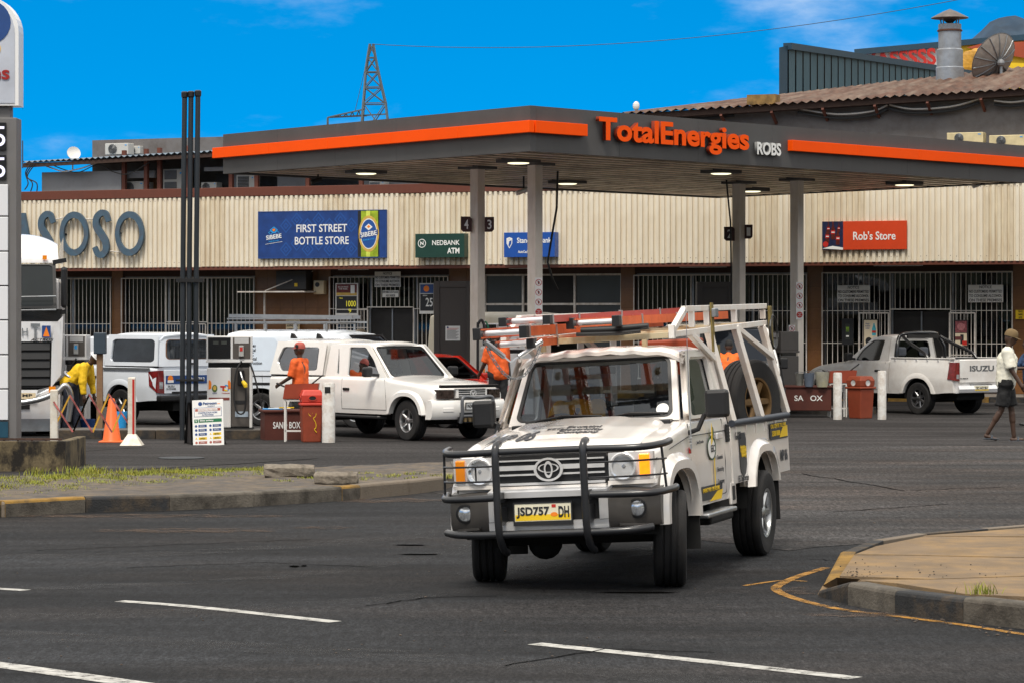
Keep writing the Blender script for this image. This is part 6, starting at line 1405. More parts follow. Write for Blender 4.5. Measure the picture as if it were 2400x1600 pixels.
for k in range(22):
    d = (P[k + 1] - P[k]); m_ = (P[k] + P[k + 1]) / 2; l_ = d.length * .72; d.normalize(); u = V((0, 1, 0)) if k % 2 else V((0, 0, 1)); u = (u - d * u.dot(d)).normalized()
    ch.tube([m_ + d * l_ * math.cos(t * math.pi / 5) + u * .010 * math.sin(t * math.pi / 5) for t in range(11)], .0042, 5, False)
ch.build('chain', STEEL, ck)
tb = thing('folded_tarpaulin', 'bundle of black bars wrapped on the front of the rack', 'bundle', M=LCR)
MB().tube([(-.45, -.02, 2.09), (-.46, .25, 2.085), (-.48, .56, 2.10)], [.03, .035, .028], 8).tube([(-.40, -.05, 2.06), (-.42, .3, 2.05), (-.44, .5, 2.06)], .018, 6).build('roll', CAB, tb, smooth=60)
# ---------------------------------------------------------------- other vehicles
def poseM(x, y, deg): return Matrix.Translation((x, y, 0)) @ Matrix.Rotation(R(deg), 4, 'Z')
def pickup(label, M, paint, S, name='pickup_truck'):
    t = thing(name, label, 'pickup', M=M); A = [(0, S['zc'], S['ra']), (-S['wb'], S['zc'], S['ra'])]; hw = S['hw']; nose, tail, cab = S['nose'], S['tail'], S['cab']
    def wf(x, z): return hw - .09 * sstep(nose - .75, nose, x) ** 1.6 - .03 * sstep(tail + .25, tail, x) - .045 * max(0, (z - .85) / .35) ** 2 - .05 * max(0, (.62 - z) / .3) ** 2 + .012 * math.exp(-((z - .78) / .10) ** 2)
    zt = lambda x: lerp_pts(S['top'], x)
    zb = lambda x: arch_z(x, S['sill'] + .05 * sstep(tail + .9, tail, x), A)
    if S.get('open'):
        shell(t, 'front_body', paint, arch_xs(cab, nose, A[:1], .1), zb, zt, wf, .05, .10, 0, 9, .06)
        shell(t, 'cargo_bed', paint, arch_xs(tail, cab - .03, A[1:], .1), zb, lambda x: S['rail'], wf, 0, 0, .04, 9, .04, top=False)
        x0, x1, y = tail + .06, cab - .09, hw - .10
        MB().box(x0, x1, -y, y, .80, .82).quad((x0, -y, .8), (x1, -y, .8), (x1, -y, S['rail']), (x0, -y, S['rail'])).quad((x0, y, .8), (x1, y, .8), (x1, y, S['rail']), (x0, y, S['rail'])).quad((x0, -y, .8), (x0, y, .8), (x0, y, S['rail']), (x0, -y, S['rail'])).quad((x1, -y, .8), (x1, y, .8), (x1, y, S['rail']), (x1, -y, S['rail'])).build('bed_liner', DARK, t)
        for s in (-1, 1):
            MB().bar((x0 - .03, s * (hw - .075), S['rail'] + .012), (x1 + .04, s * (hw - .075), S['rail'] + .012), .06, .03).build('bed_rail', paint, t, bevel=.008)
            for k in range(6): x = x1 - .1 - k * (x1 - x0 - .2) / 5; MB().box(x - .02, x + .02, s * (hw - .04), s * (hw - .025), S['rail'] - .045, S['rail'] - .02).build('rope_hook', CHROME, t)
    else: shell(t, 'body', paint, arch_xs(tail, nose, A, .1), zb, zt, wf, .05, .10, .03, 9, .06)
    for x, zc, r in A: well(t, x, zc, r - .01, hw - .03)
    MB().box(tail + .3, nose - .2, -.45, .45, .34, .56).box(-.08, .08, -.6, .6, .28, .38).box(-S['wb'] - .08, -S['wb'] + .08, -.6, .6, .28, .40).build('chassis', DARK, t, bevel=.04)
    g = S['gh']; cf = MB()   # xb, zb, xt, zr, wb, wt, side splits
    zt_ = g['zr']
    window(t, cf, (g['xb'], -g['wb'], g['zb']), (g['xb'], g['wb'], g['zb']), (g['xt'], g['wt'], zt_), (g['xt'], -g['wt'], zt_), rr_hole(.04, .96, .05, .95, .05, .1), S.get('wgl', GLS), .04, .05, .025, 'windscreen')
    for s in (-1, 1):
        for (b0, b1, t0, t1, hole) in g['side']:
            a, b_, c, d = (b0, s * (g['wb'] + .055), g['zb'] + .0), (b1, s * (g['wb'] + .055), g['zb']), (t1, s * (g['wt'] + .03), zt_), (t0, s * (g['wt'] + .03), zt_)
            if s > 0: window(t, cf, b_, a, d, c, [(1 - u, v) for u, v in reversed(hole)], S.get('sgl', GLD), .04, .0, .03)
            else: window(t, cf, a, b_, c, d, hole, S.get('sgl', GLD), .04, .0, .03)
    xr, xrt = g['side'][-1][1], g['side'][-1][3]
    window(t, cf, (xr, g['wb'] + .055, g['zb']), (xr, -g['wb'] - .055, g['zb']), (xrt, -g['wt'] - .03, zt_), (xrt, g['wt'] + .03, zt_), rr_hole(.10, .90, .16, .86, .06, .12), GLD, .04, 0, .03, 'rear_window')
    cf.build('cab_frame', paint, t, smooth=30)
    roof(t, g['xt'] + .06, xrt - .03, g['wt'] + .055, zt_ + .004, .06, .07, paint, 0, .10)
    MB().box(g['xb'] - .45, g['xb'] - .06, -.66, .66, g['zb'] - .2, g['zb'] - .02).build('dashboard', INT, t, bevel=.04)
    seats(t, g['xb'] - 1.0, (-.36, .36), .66); steering(t, g['xb'] - .48, -.36, g['zb'] - .02)
    for x in (0, -S['wb']):
        for s in (-1, 1): wheel(t, (x, s * (hw - .13), S['R']), S['R'], .24, S.get('rim', .58), S.get('sp', 6), s, S.get('steer', 0) if x == 0 else 0, S.get('rm'))
    for s in (-1, 1):
        if S.get('flare'): 
            for x in (0, -S['wb']): flare(t, paint, x, S['zc'], S['ra'] - .005, S['ra'] + .12, hw - .02, hw + .045, s, -8, 188, 2.3, zmin=S['sill'] + .02)
        else:
            for x in (0, -S['wb']): flare(t, paint, x, S['zc'], S['ra'] - .005, S['ra'] + .16, hw - .045, hw + .015, s, -4, 184, 2.2, zmin=S['sill'] + .02)
        for x0 in S['doors']: seam(t, wf, [(x0[0], S['sill'] + .08), (x0[0], .8), (x0[1], g['zb'])], s)
        seam(t, wf, [(S['doors'][0][0], S['sill'] + .08), (S['doors'][-1][0], S['sill'] + .08)], s)
        for x, z in S['handles']: MB().box(x - .09, x + .09, s * (wf(x, z)), s * (wf(x, z) + .025), z - .025, z + .025).build('door_handle', BLACK if S.get('bh') else CHROME, t, bevel=.01)
        mx_, mz = g['xb'] - .28, g['zb'] + .12
        m_ = MB().box(mx_ - .06, mx_ + .06, s * (hw + .06), s * (hw + .25), mz - .09, mz + .09).build('wing_mirror', BLACK if S.get('bm', 1) else paint, t, bevel=.035); MB().bar((mx_ + .04, s * (hw - .08), mz - .06), (mx_ + .02, s * (hw + .1), mz - .05), .05).build('mirror_arm', BLACK, m_)
    return t, wf, zt
# ---- white double sided pickup with canopy at the pump island (grey nudge bar)
GH = dict(xb=-.62, zb=1.10, xt=-1.28, zr=1.70, wb=.70, wt=.60, side=[(-.62, -1.86, -1.28, -1.88, rr_poly([(.14, .04), (.93, .04), (.92, .92), (.20, .92), (.10, .55)], .07)), (-1.86, -2.42, -1.88, -2.40, rr_poly([(.28, .10), (.42, .10), (.52, .86), (.48, .86)], .03))])
MZ = dict(nose=.80, tail=-4.12, cab=-2.42, hw=.86, wb=3.0, zc=.37, ra=.44, R=.365, sill=.46, top=[(-4.12, 1.10), (-2.4, 1.12), (-.62, 1.11), (-.5, 1.09), (.3, 1.02), (.66, .97), (.80, .88)], gh=GH, doors=[(-.55, -.62), (-1.84, -1.86)], handles=[(-1.70, .90)], flare=1, bh=1, rim=.56, sp=5, wgl=glass('light tint window', (.30, .33, .35), .9), steer=R(-4))
mz, wf, zt = pickup('white canopied pickup with grey nudge bar stopped at the pump island', poseM(-1.26, 51.4, -48.5), CARW, MZ)
# canopy over its load bed
def load_canopy(t, paint, x0, x1, zb, zr, wb, wt, side_hole, rear=True, rails=True, rearm=GLD, fm=None):
    cf = MB()
    for s in (-1, 1):
        a, b_, c, d = (x1, s * wb, zb), (x0, s * wb, zb), (x0 + .10, s * wt, zr), (x1 - .02, s * wt, zr)
        if s > 0: window(t, cf, b_, a, d, c, [(1 - u, v) for u, v in reversed(side_hole)], GLD, .04, .0, .035, 'canopy_window')
        else: window(t, cf, a, b_, c, d, side_hole, GLD, .04, .0, .035, 'canopy_window')
    window(t, cf, (x0, wb, zb), (x0, -wb, zb), (x0 + .10, -wt, zr), (x0 + .10, wt, zr), rr_hole(.10, .90, .22, .86, .07, .14), rearm, .04, .02, .03, 'canopy_rear_window', fm)
    cf.quad((x1, -wb, zb), (x1, wb, zb), (x1 - .02, wt, zr), (x1 - .02, -wt, zr)); cf.build('load_canopy', paint, t, smooth=30)
    roof(t, x1 + .0, x0 + .06, wt + .025, zr - .002, .06, .07, paint, 0, .04, 'canopy_roof')
    for s in (-1, 1): MB().box(x0 + .02, x1, s * wb - .012, s * wb + .012, zb - .025, zb + .004).build('canopy_seal', SEAL, t)
load_canopy(mz, CARW, -4.10, -2.46, 1.13, 1.74, .79, .66, rr_poly([(.12, .14), (.80, .10), (.92, .40), (.86, .84), (.14, .84)], .07))
for x in (-2.9, -3.7): MB().add([V((x, -.50, 1.80)), V((x - .18, -.50, 1.80)), V((x - .16, -.50, 1.90)), V((x - .10, -.50, 1.89)), V((x, -.46, 1.80)), V((x - .18, -.46, 1.80)), V((x - .16, -.46, 1.90)), V((x - .10, -.46, 1.89))], [(0, 1, 2, 3), (7, 6, 5, 4), (0, 3, 7, 4), (2, 1, 5, 6), (3, 2, 6, 7)]).build('roof_bar_foot', BLACK, mz)
mxf = lambda y: .825 - .13 * (abs(y) / .8) ** 2.2
sweep(mz, 'grille', CARW, [(-.06, .77), (.015, .78), (.012, .93), (-.05, .945)], ys_(-.36, .36, 8), mxf)
for z in (.80, .84, .88, .915): sweep(mz, 'grille_slot', SEAL, [(.012, z - .011), (.018, z - .011), (.018, z + .011), (.012, z + .011)], ys_(-.31, .31, 8), mxf)
MB().box(-.006, .006, -.29, .29, .79, .93, Matrix.Translation((.848, 0, 0))).build('grille_divider', CARW, mz) if False else None
ring(mz, (0, 0), .075, .062, frontM(.852, 0, .86), CHROME, 'badge', .012, 0, 24, .8); shp(mz, [(-.055, .03), (-.03, .03), (0, -.01), (.03, .03), (.055, .03), (.0, -.045)], frontM(.850, 0, .86), CHROME, 'badge', .01)
for s in (-1, 1):
    sweep(mz, 'headlamp', mat('smoked lamp', (.06, .042, .038), .08, .4, var=.7, scale=16), [(-.05, .76), (.02, .765), (.015, .92), (-.05, .93)], ys_(s * .41, s * .745, 8), mxf)
    sweep(mz, 'bumper_inset', CARW, [(.065, .53), (.075, .54), (.075, .60), (.065, .61)], ys_(s * .46, s * .66, 4), mxf)
sweep(mz, 'bumper', CARW, [(-.12, .40), (.02, .40), (.062, .46), (.066, .66), (.03, .735), (-.08, .75)], ys_(-.86, .86, 24), mxf)
sweep(mz, 'bumper_slot', SEAL, [(.05, .45), (.069, .45), (.069, .52), (.05, .52)], ys_(-.33, .33, 8), mxf)
sweep(mz, 'bonnet_deflector', BLACK, [(-.03, .965), (.03, .955), (.045, 1.0), (-.01, 1.01)], ys_(-.68, .68, 16), mxf)
plate(mz, frontM(.925, 0, .63), .44, .11, 'NX  29724')
GN = mat('grey nudge bar paint', (.13, .135, .145), .4, .3, var=.15)
MB().tube(curve([V(q) for q in ((.93, -.36, .34), (.98, -.36, .5), (.98, -.36, .74), (.97, -.28, .80), (.97, 0, .775), (.97, .28, .80), (.98, .36, .74), (.98, .36, .5), (.93, .36, .34))], 5), .032, 10).build('nudge_bar', GN, mz, smooth=60); MB().tube([(.98, -.35, .46), (.98, .35, .46)], .024, 8).build('nudge_bar', GN, mz)
for k in range(6): MB().box(.93, .97, -.30 + k * .11, -.25 + k * .11, .36, .43).build('skid_slot', mat('tan stain', (.25, .17, .07), .7), mz)
MB().box(.85, .93, -.36, .36, .34, .44).build('skid_plate', BLACK, mz)
MB().tube([(-.7, -.72, .40), (-.8, -.84, .40), (-2.2, -.84, .40), (-2.3, -.72, .40)], .03, 8).build('side_bar', BLACK, mz); MB().tube([(-1.05, -.45, 1.76), (-1.15, -.47, 1.90)], .004, 4).build('aerial', BLACK, mz)
MB().box(-.05, .02, -.893, -.86, .86, .885, Matrix.Translation((-.42, .03, 0))).build('side_indicator', AMB, mz)
# ---- white single cab pickup with black sports bar (store front)
GH = dict(xb=-.70, zb=1.18, xt=-1.45, zr=1.74, wb=.72, wt=.61, side=[(-.70, -2.02, -1.45, -2.0, rr_poly([(.17, .04), (.80, .04), (.74, .88), (.16, .88), (.08, .5)], .08))])
IZ = dict(nose=.85, tail=-4.18, cab=-2.12, hw=.89, wb=3.05, zc=.38, ra=.46, R=.37, sill=.47, rail=1.27, open=1, top=[(-2.15, 1.20), (-.72, 1.19), (-.55, 1.17), (.2, 1.08), (.6, .98), (.85, .80)], gh=GH, doors=[(-.55, -.68), (-2.0, -2.0)], handles=[(-1.78, .98)], rim=.58, sp=7, sgl=mat('near black glass', (.010, .012, .013), .08, var=.2), bh=1, rm=mat('dark alloy', (.20, .20, .21), .3, .9, var=.3, scale=20))
a = R(127.1); iz, wf, zt = pickup('white single cab pickup with black sports bar parked before the store', poseM(9.909 + 3.05 * math.cos(a), 65.145 + 3.05 * math.sin(a), 127.1), mat('dusty white paint', (.81, .79, .76), .28, var=.03, dirt=(.45, .37, .3), damt=.45, dscale=1.2, coat=.4), IZ)
DW = MATS['dusty white paint']
for s in (-1, 1):
    tlw = lambda x, z: wf(x, z) + .006
    MB().add([V((x, s * y, z)) for x, y, z in ((-4.195, .70, .78), (-4.195, tlw(-4.18, .8), .80), (-4.19, tlw(-4.18, 1.2), 1.20), (-4.195, .70, 1.20), (-4.0, tlw(-4.0, .82), .82), (-4.02, tlw(-4.02, 1.2), 1.20))], [(0, 1, 2, 3), (1, 4, 5, 2), (3, 2, 5)]).build('tail_lamp', mat('dark red lamp', (.16, .012, .012), .15, var=.5, scale=9, coat=.5), iz); MB().box(-4.20, -4.17, s * .72, s * .80, .83, .93).build('reverse_lamp', LENS, iz)
sweepR = lambda nm, m_, prof, y0, y1, xx: MB().add([V((xx + dx, y, z)) for y in (y0, y1) for dx, z in prof], [(k, k + 1, len(prof) + k + 1, len(prof) + k) for k in range(len(prof) - 1)] + [tuple(range(len(prof))), tuple(reversed(range(len(prof), 2 * len(prof))))]).build(nm, m_, iz, bevel=.006)
sweepR('tailgate', DW, [(.02, .74), (-.012, .75), (-.016, 1.0), (-.012, 1.25), (.02, 1.265)], -.69, .69, -4.175)
sweepR('rear_bumper', CHROME, [(.1, .50), (-.05, .52), (-.07, .60), (-.04, .68), (.1, .69)], -.78, .78, -4.19); sweepR('plate_recess', BLACK, [(.0, .60), (-.013, .60), (-.013, .70), (.0, .70)], -.35, .35, -4.175)
text(iz, 'ISUZU', rearM(-4.193, -.02, 1.06), .78, .13, mat('grey badge', (.16, .165, .17), .4, .5), bold=.03); text(iz, 'D-MAX', rearM(-4.193, .55, .84), .26, .03, INK, bold=.02)
p = MB().box(-.22, .22, -.055, .055, -.01, 0).build('number_plate', mat('plate print', (.72, .68, .52)), iz, M=rearM(-4.255, .05, .62)); shp(p, rect(-.22, .22, -.055, -.01), TM(0, 0, .001), YELP, 'print', .001); text(p, 'SD 443 BH', TM(0, .0, .003), .36, .06, INK, bold=.02)
SB_ = mat('black sports bar', (.015, .015, .017), .25, var=.1, coat=.4)
for s in (-1, 1): MB().tube(curve([V(q) for q in ((-2.3, s * .78, 1.27), (-2.28, s * .75, 1.55), (-2.22, s * .62, 1.76), (-2.3, s * .5, 1.82), (-2.35, s * .25, 1.84), (-2.35, 0, 1.84))], 5), .042, 10).build('sports_bar', SB_, iz, smooth=60); MB().tube(curve([V(q) for q in ((-2.32, s * .60, 1.76), (-2.6, s * .68, 1.62), (-3.15, s * .77, 1.40), (-3.3, s * .78, 1.27))], 5), .038, 10).build('sports_bar', SB_, iz, smooth=60)
MB().box(-.02, .02, -.5, .5, 0, .09, Matrix.Translation((-2.35, 0, 1.72))).build('brake_light_bar', SB_, iz)
for s in (-1, 1): MB().add([V((x, s * y, z)) for x, y, z in ((.83, .55, .80), (.62, .80, .83), (.30, .86, .95), (.34, .80, 1.0), (.76, .60, .93))], [(0, 1, 2, 3, 4)]).build('headlamp', LENS, iz)
# ---- bluish white pickup with canopy, seen from behind
GH = dict(xb=-.70, zb=1.17, xt=-1.40, zr=1.76, wb=.72, wt=.62, side=[(-.70, -2.42, -1.40, -2.42, rr_poly([(.15, .05), (.46, .05), (.46, .88), (.24, .88)], .06))])
DM = dict(nose=.85, tail=-4.20, cab=-2.45, hw=.90, wb=3.05, zc=.38, ra=.46, R=.37, sill=.47, top=[(-4.2, 1.19), (-2.4, 1.20), (-.72, 1.18), (-.55, 1.16), (.2, 1.06), (.6, .97), (.85, .80)], gh=GH, doors=[(-.55, -.68), (-2.4, -2.4)], handles=[(-2.2, .98)], rim=.56, sp=6, bh=1)
a = R(137); dm, wf, zt = pickup('bluish white canopied pickup with phone number on its tailgate by the lorry', poseM(-7.455 + 3.05 * math.cos(a), 59.16 + 3.05 * math.sin(a), 137), CARB, DM)
load_canopy(dm, CARB, -4.20, -2.48, 1.21, 1.84, .81, .70, rr_hole(.10, .93, .12, .86, .08, .12), rearm=glass('brown edged glass', (.5, .5, .48), .8), fm=mat('brown window rubber', (.16, .07, .03), .6))
MB().box(-4.0, -2.5, .885, .90, 1.13, 1.18).build('canopy_gap', STEEL, dm)
for s in (-1, 1):
    tlw = lambda x, z: wf(x, z) + .006
    MB().add([V((x, s * y, z)) for x, y, z in ((-4.228, .70, .66), (-4.215, tlw(-4.2, .68), .68), (-4.21, tlw(-4.2, 1.13), 1.13), (-4.228, .72, 1.13), (-4.0, tlw(-4.0, .82), .82), (-3.94, tlw(-3.94, 1.11), 1.11))], [(0, 1, 2, 3), (1, 4, 5, 2), (3, 2, 5)]).build('tail_lamp', MATS['dark red lamp'], dm); MB().box(-4.225, -4.20, s * .73, s * .82, .76, .90).build('reverse_lamp', LENS, dm)
MB().box(-4.225, -4.19, -.69, .69, .66, 1.14).build('tailgate', CARB, dm, bevel=.012)
bn = MB().box(-.66, .44, -.085, .085, -.004, 0).build('tailgate_banner', BLUEP, dm, M=rearM(-4.231, .0, .94)); shp(bn, circ(-.54, .02, .07), TM(0, 0, .001), ORP, 'logo'); shp(bn, rect(-.62, -.46, -.06, -.01), TM(0, 0, .004), WPR, 'logo'); text(bn, 'ea  +268 763', TM(.06, 0, .003), .62, .085, WPR, bold=.02)
text(dm, 'ISUZU\nX-CHASE', rearM(-4.229, .52, .78), .26, .09, INK, bold=.015)
MB().box(-4.34, -4.15, -.86, .86, .50, .62).build('rear_bumper', BLACK, dm, bevel=.03); MB().box(-4.23, -4.2, -.5, .5, .655, .70).build('tailgate_trim', BLACK, dm)
MB().box(-.05, .05, -.02, .02, -.02, .02, Matrix.Translation((-4.24, -.05, 1.26))).build('canopy_latch', BLACK, dm)
MB().box(-4.15, -3.6, -.4, .4, .3, .5).build('spare_wheel_carrier', DARK, dm)
# ---- white panel van with roof ladder rack
def van(label, M, paint, L_, hw, zr, name='panel_van', front=True, nose=.25):
    t = thing(name, label, 'van', M=M); A = [(0, .36, .42), (-L_ + 1.75, .36, .42)]; nose_x, tail = .9, .9 - L_
    zt = lambda x: lerp_pts([(tail, zr - .03), (tail + .1, zr), (.0 - .75, zr), (-.35, zr - .06), (.35, 1.22), (.62, 1.08), (.82, .92), (.9, .75)], x)
    def wf(x, z): return hw - .10 * sstep(.2, .9, x) ** 1.5 - .10 * max(0, (z - 1.0) / (zr - 1.0)) ** 1.7 - .04 * max(0, (.6 - z) / .3) ** 2
    shell(t, 'body', paint, arch_xs(tail, nose_x, A, .12), lambda x: arch_z(x, .36, A), zt, wf, .05, .12, .04, 14, .09, smooth=40)
    for x, zc, r in A: well(t, x, zc, r - .01, hw - .03)
    MB().box(tail + .2, .6, -.5, .5, .25, .45).build('chassis', DARK, t)
    for x in (0, -L_ + 1.75):
        for s in (-1, 1): wheel(t, (x, s * (hw - .12), .34), .34, .22, .6, 5, s)
    sw = MB()
    W0 = [(.42, -.80, 1.20), (.42, .80, 1.20), (-.30, .72, zr - .10), (-.30, -.72, zr - .10)]
    o_ = V((.06, 0, .05)); window(t, sw, *[V(p) + o_ for p in W0], rr_hole(.02, .98, .03, .97, .06, .1), GLD, .01, .04, .03, 'windscreen')
    sw.build('screen_frame', SEAL, t)
    for s in (-1, 1):
        P = [(x, s * (wf(x, z) + .006), z) for x, z in ((.30, 1.16), (-.75, 1.16), (-.75, zr - .22), (-.18, zr - .24))]
        MB().quad(*P).build('window', GLD, t); m_ = MB().box(.12, .22, s * (hw + .04), s * (hw + .2), 1.12, 1.36).build('wing_mirror', BLACK, t, bevel=.03); MB().bar((.2, s * (hw - .1), 1.14), (.17, s * (hw + .1), 1.2), .05).build('mirror_arm', BLACK, m_)
        seam(t, wf, [(-.85, .45), (-.85, 1.0), (-.85, zr - .25)], s); seam(t, wf, [(-2.1, .45), (-2.1, 1.0), (-2.1, zr - .25)], s); seam(t, wf, [(-.85, 1.02), (tail + .1, 1.02)], s, .012, 'side_trim')
    return t, wf, tail
vn, vwf, vt = van('white panel van with roof ladder rack behind the canopied pickup', poseM(-2.76, 57.7, -24), CARB, 3.9, .95, 1.90)
vn_side = lambda x, z, o=.008: fr((x, -vwf(x, z) - o, z), (1, 0, 0), (0, .1, 1))
text(vn, 'Pipelines\nElectrical\nHVAC\nMechanical\nCivil Construction', vn_side(-2.42, 1.46), .62, .42, INK, bold=.012)
shp(vn, rr_hole(-.42, .62, -.33, .33, .08, .08), vn_side(-2.42, 1.46, .002), mat('pale blue panel', (.62, .70, .80), .4, var=.03), 'side_panel', .002)
MB().box(-2.96, -1.8, -.957, -.955, .84, .89).build('side_stripe', INK, vn)
RKM = ALU
for y in (-.62, .62): MB().bar((-3.1, y, 2.10), (-.5, y, 2.10), .04).bar((-3.1, y, 2.17), (-.8, y, 2.17), .03).build('rack_rail', RKM, vn)
for x in (-2.9, -2.2, -1.5, -.8): MB().bar((x, -.62, 2.08), (x, .62, 2.08), .04).bar((x, -.62, 1.9), (x, -.62, 2.1), .04).bar((x, .62, 1.9), (x, .62, 2.1), .04).build('rack_crossbar', RKM, vn)
vl = thing('aluminium_ladder', 'aluminium ladder lying on the panel van roof rack', 'ladder', M=poseM(-2.76, 57.7, -24))
for y in (-.45, -.1): MB().bar((-3.15, y, 2.23), (-.3, y, 2.20), .03, .07).build('rail', ALU, vl)
for k in range(10): x = -3.0 + k * .28; MB().bar((x, -.44, 2.225), (x, -.11, 2.225), .03).build('rung', ALU, vl)
# ---- white minibus behind the utility pickup bed
hi, hwf, ht = van('white minibus with chrome bumper behind the pickup ladder rack', poseM(4.72, 60.2, -82), CARW, 4.6, .90, 2.05, 'minibus')
hxf = lambda y: .90 - .14 * (abs(y) / .85) ** 2
sweep(hi, 'front_bumper', CHROME, [(-.1, .40), (.03, .40), (.05, .52), (.03, .66), (-.1, .68)], ys_(-.84, .84, 14), hxf); sweep(hi, 'front_grille', SEAL, [(-.05, .68), (.015, .68), (.015, .74), (-.05, .76)], ys_(-.45, .45, 8), hxf)
for s in (-1, 1): sweep(hi, 'headlamp', LENS, [(-.10, .70), (.02, .70), (.0, .86), (-.16, .98)], ys_(s * .50, s * .84, 8), hxf)
ring(hi, (0, 0), .10, .085, fr((.895, 0, .88), (0, 1, 0), (-.35, 0, 1)), CHROME, 'badge', .012, 0, 24, .75); ring(hi, (0, 0), .06, .045, fr((.895, 0, .88), (0, 1, 0), (-.35, 0, 1)), CHROME, 'badge', .012, 0, 20, .45); sweep(hi, 'bumper_skirt', BLUEP, [(-.1, .30), (.0, .30), (.02, .39), (-.1, .39)], ys_(-.8, .8, 10), hxf)
cr, cwf, ct = van('cream roofed van standing beyond the orange ladders', poseM(.98, 66.2, -55), mat('cream van paint', (.70, .63, .50), .4, var=.06, dirt=(.5, .36, .18), damt=.4), 4.9, .93, 2.28)
# ---- red hatchback
rc = thing('red_hatchback', 'red hatchback car half hidden behind the canopied pickup bonnet', 'car', M=poseM(-.78, 57.2, -46))
RCP = mat('red car paint', (.48, .022, .012), .2, var=.04, coat=.7); A = [(0, .32, .37), (-2.45, .32, .37)]
rwf = lambda x, z: .83 - .08 * sstep(.2, .8, x) ** 1.5 - .03 * max(0, (z - .7) / .3) ** 2
shell(rc, 'body', RCP, arch_xs(-3.05, .80, A, .12), lambda x: arch_z(x, .26, A), lambda x: lerp_pts([(-3.05, .93), (-.4, .92), (.3, .82), (.7, .68), (.8, .58)], x), rwf, .05, .12, .06, 9, .07)
cf = MB(); window(rc, cf, (-.38, -.70, .93), (-.38, .70, .93), (-1.05, .56, 1.42), (-1.05, -.56, 1.42), rr_hole(.05, .95, .06, .94, .05, .1), GLD, .03, .05, .03, 'windscreen')
for s in (-1, 1):
    a, b_, c, d = (-.38, s * .74, .93), (-2.7, s * .74, .93), (-2.4, s * .60, 1.42), (-1.05, s * .60, 1.42); hole = rr_poly([(.14, .06), (.90, .06), (.86, .86), (.10, .86)], .08)
    window(rc, cf, *((b_, a, d, c) if s > 0 else (a, b_, c, d)), hole if s < 0 else [(1 - u, v) for u, v in reversed(hole)], GLD, .03, 0, .03)
window(rc, cf, (-2.75, .74, .93), (-2.75, -.74, .93), (-2.42, -.6, 1.42), (-2.42, .6, 1.42), rr_hole(.1, .9, .1, .9), GLD, .03, 0, .03, 'rear_window'); cf.build('cab_frame', RCP, rc, smooth=30)
roof(rc, -1.0, -2.5, .62, 1.42, .05, .07, RCP, 0, .08)
for x in (0, -2.45):
    for s in (-1, 1): wheel(rc, (x, s * .70, .30), .30, .19, .62, 5, s)
for s in (-1, 1): MB().add([V((x, s * y, z)) for x, y, z in ((.74, .50, .62), (.55, .74, .66), (.35, .79, .80), (.52, .62, .76))], [(0, 1, 2, 3)]).build('headlamp', LENS, rc); MB().box(-.72, -.60, s * .84, s * 1.0, .95, 1.08).build('wing_mirror', RCP, rc, bevel=.03)
# ---- lorry cab at the left edge
tk = thing('lorry', 'tall white lorry cab with dark grille beside the price sign', 'truck', M=poseM(-9.62, 52.6, -84))
LP = mat('lorry white', (.76, .77, .79), .25, var=.03, dirt=(.45, .30, .2), damt=.3, dscale=1.2, coat=.5)
tw_ = 1.25
tz = lambda py: CAM_H - (py - CYP) / FPX * 51.6
def tbox(nm, z0, z1, x, m, bow=.10, hw_=tw_, prof=None, ys=None): return sweep(tk, nm, m, prof or [(-.6, z0), (0, z0), (0, z1), (-.6, z1)], ys or ys_(-hw_, hw_, 20), lambda y: x - bow * (abs(y) / tw_) ** 2.5)
MB().box(-2.3, -.25, -tw_ + .02, tw_ - .02, 1.0, tz(650)).build('cab_body', LP, tk, bevel=.08)
# rounded roof spoiler
MB().grid(lambda u, v: V((-.30 - 1.9 * (1 - math.cos(v * math.pi / 2)) - .12 * (abs(2 * u - 1)) ** 3, (2 * u - 1) * (tw_ - .04 - .12 * v), tz(613) + (tz(537) - tz(613)) * math.sin(v * math.pi / 2) - .22 * abs(2 * u - 1) ** 4 * v)), 24, 14).build('roof_spoiler', LP, tk, smooth=60)
for s in (-1, 1): MB().grid(lambda u, v: V((-.42 - 1.9 * u, s * (tw_ - .06), tz(613) + (tz(545) - tz(613)) * v * math.sqrt(u))), 10, 6).build('spoiler_side', LP, tk)
for y in (.95, -.95): MB().box(-.34, -.30, y - .04, y + .04, tz(605), tz(595)).build('marker_lamp', AMB, tk)
wsb, wst = tz(722), tz(616)
sw = MB(); window(tk, sw, (.0, -tw_ + .06, wsb), (.0, tw_ - .06, wsb), (-.28, tw_ - .10, wst), (-.28, -tw_ + .10, wst), rr_hole(.01, .99, .02, .99, .04, .06), mat('dark lorry glass', (.010, .014, .016), .3, var=.3, scale=1.5, spec=.25), .03, .08, .02, 'windscreen'); sw.build('screen_frame', SEAL, tk)
for dy in (0, .1): MB().tube([(-.02, .25 + dy, wsb + .02), (-.14, .05 + dy, wsb + .45), (-.24, -.1 + dy, wst - .1)], .015, 5).build('wiper', BLACK, tk)
for py in (697, 729): MB().tube([(.06, y, tz(py) + .02 * abs(y)) for y in ys_(-1.2, 1.18, 8)], .016, 6).build('grab_rail', STEEL, tk)
tbox('scuttle', tz(753), tz(724), .02, mat('gloss black', (.012, .012, .013), .15, var=0)); tbox('front_panel', tz(801), tz(754), .05, LP)
tbox('grille_panel', tz(912), tz(802), .02, BLACK, hw_=1.10)
for k in range(5): z1 = tz(806 + k * 21); tbox('grille_slat', z1 - .13, z1, .05, mat('dark grille slat', (.012, .012, .013), .4, var=.1), hw_=1.06, prof=[(-.1, z1 - .14), (.03, z1 - .12), (.0, z1), (-.1, z1)])
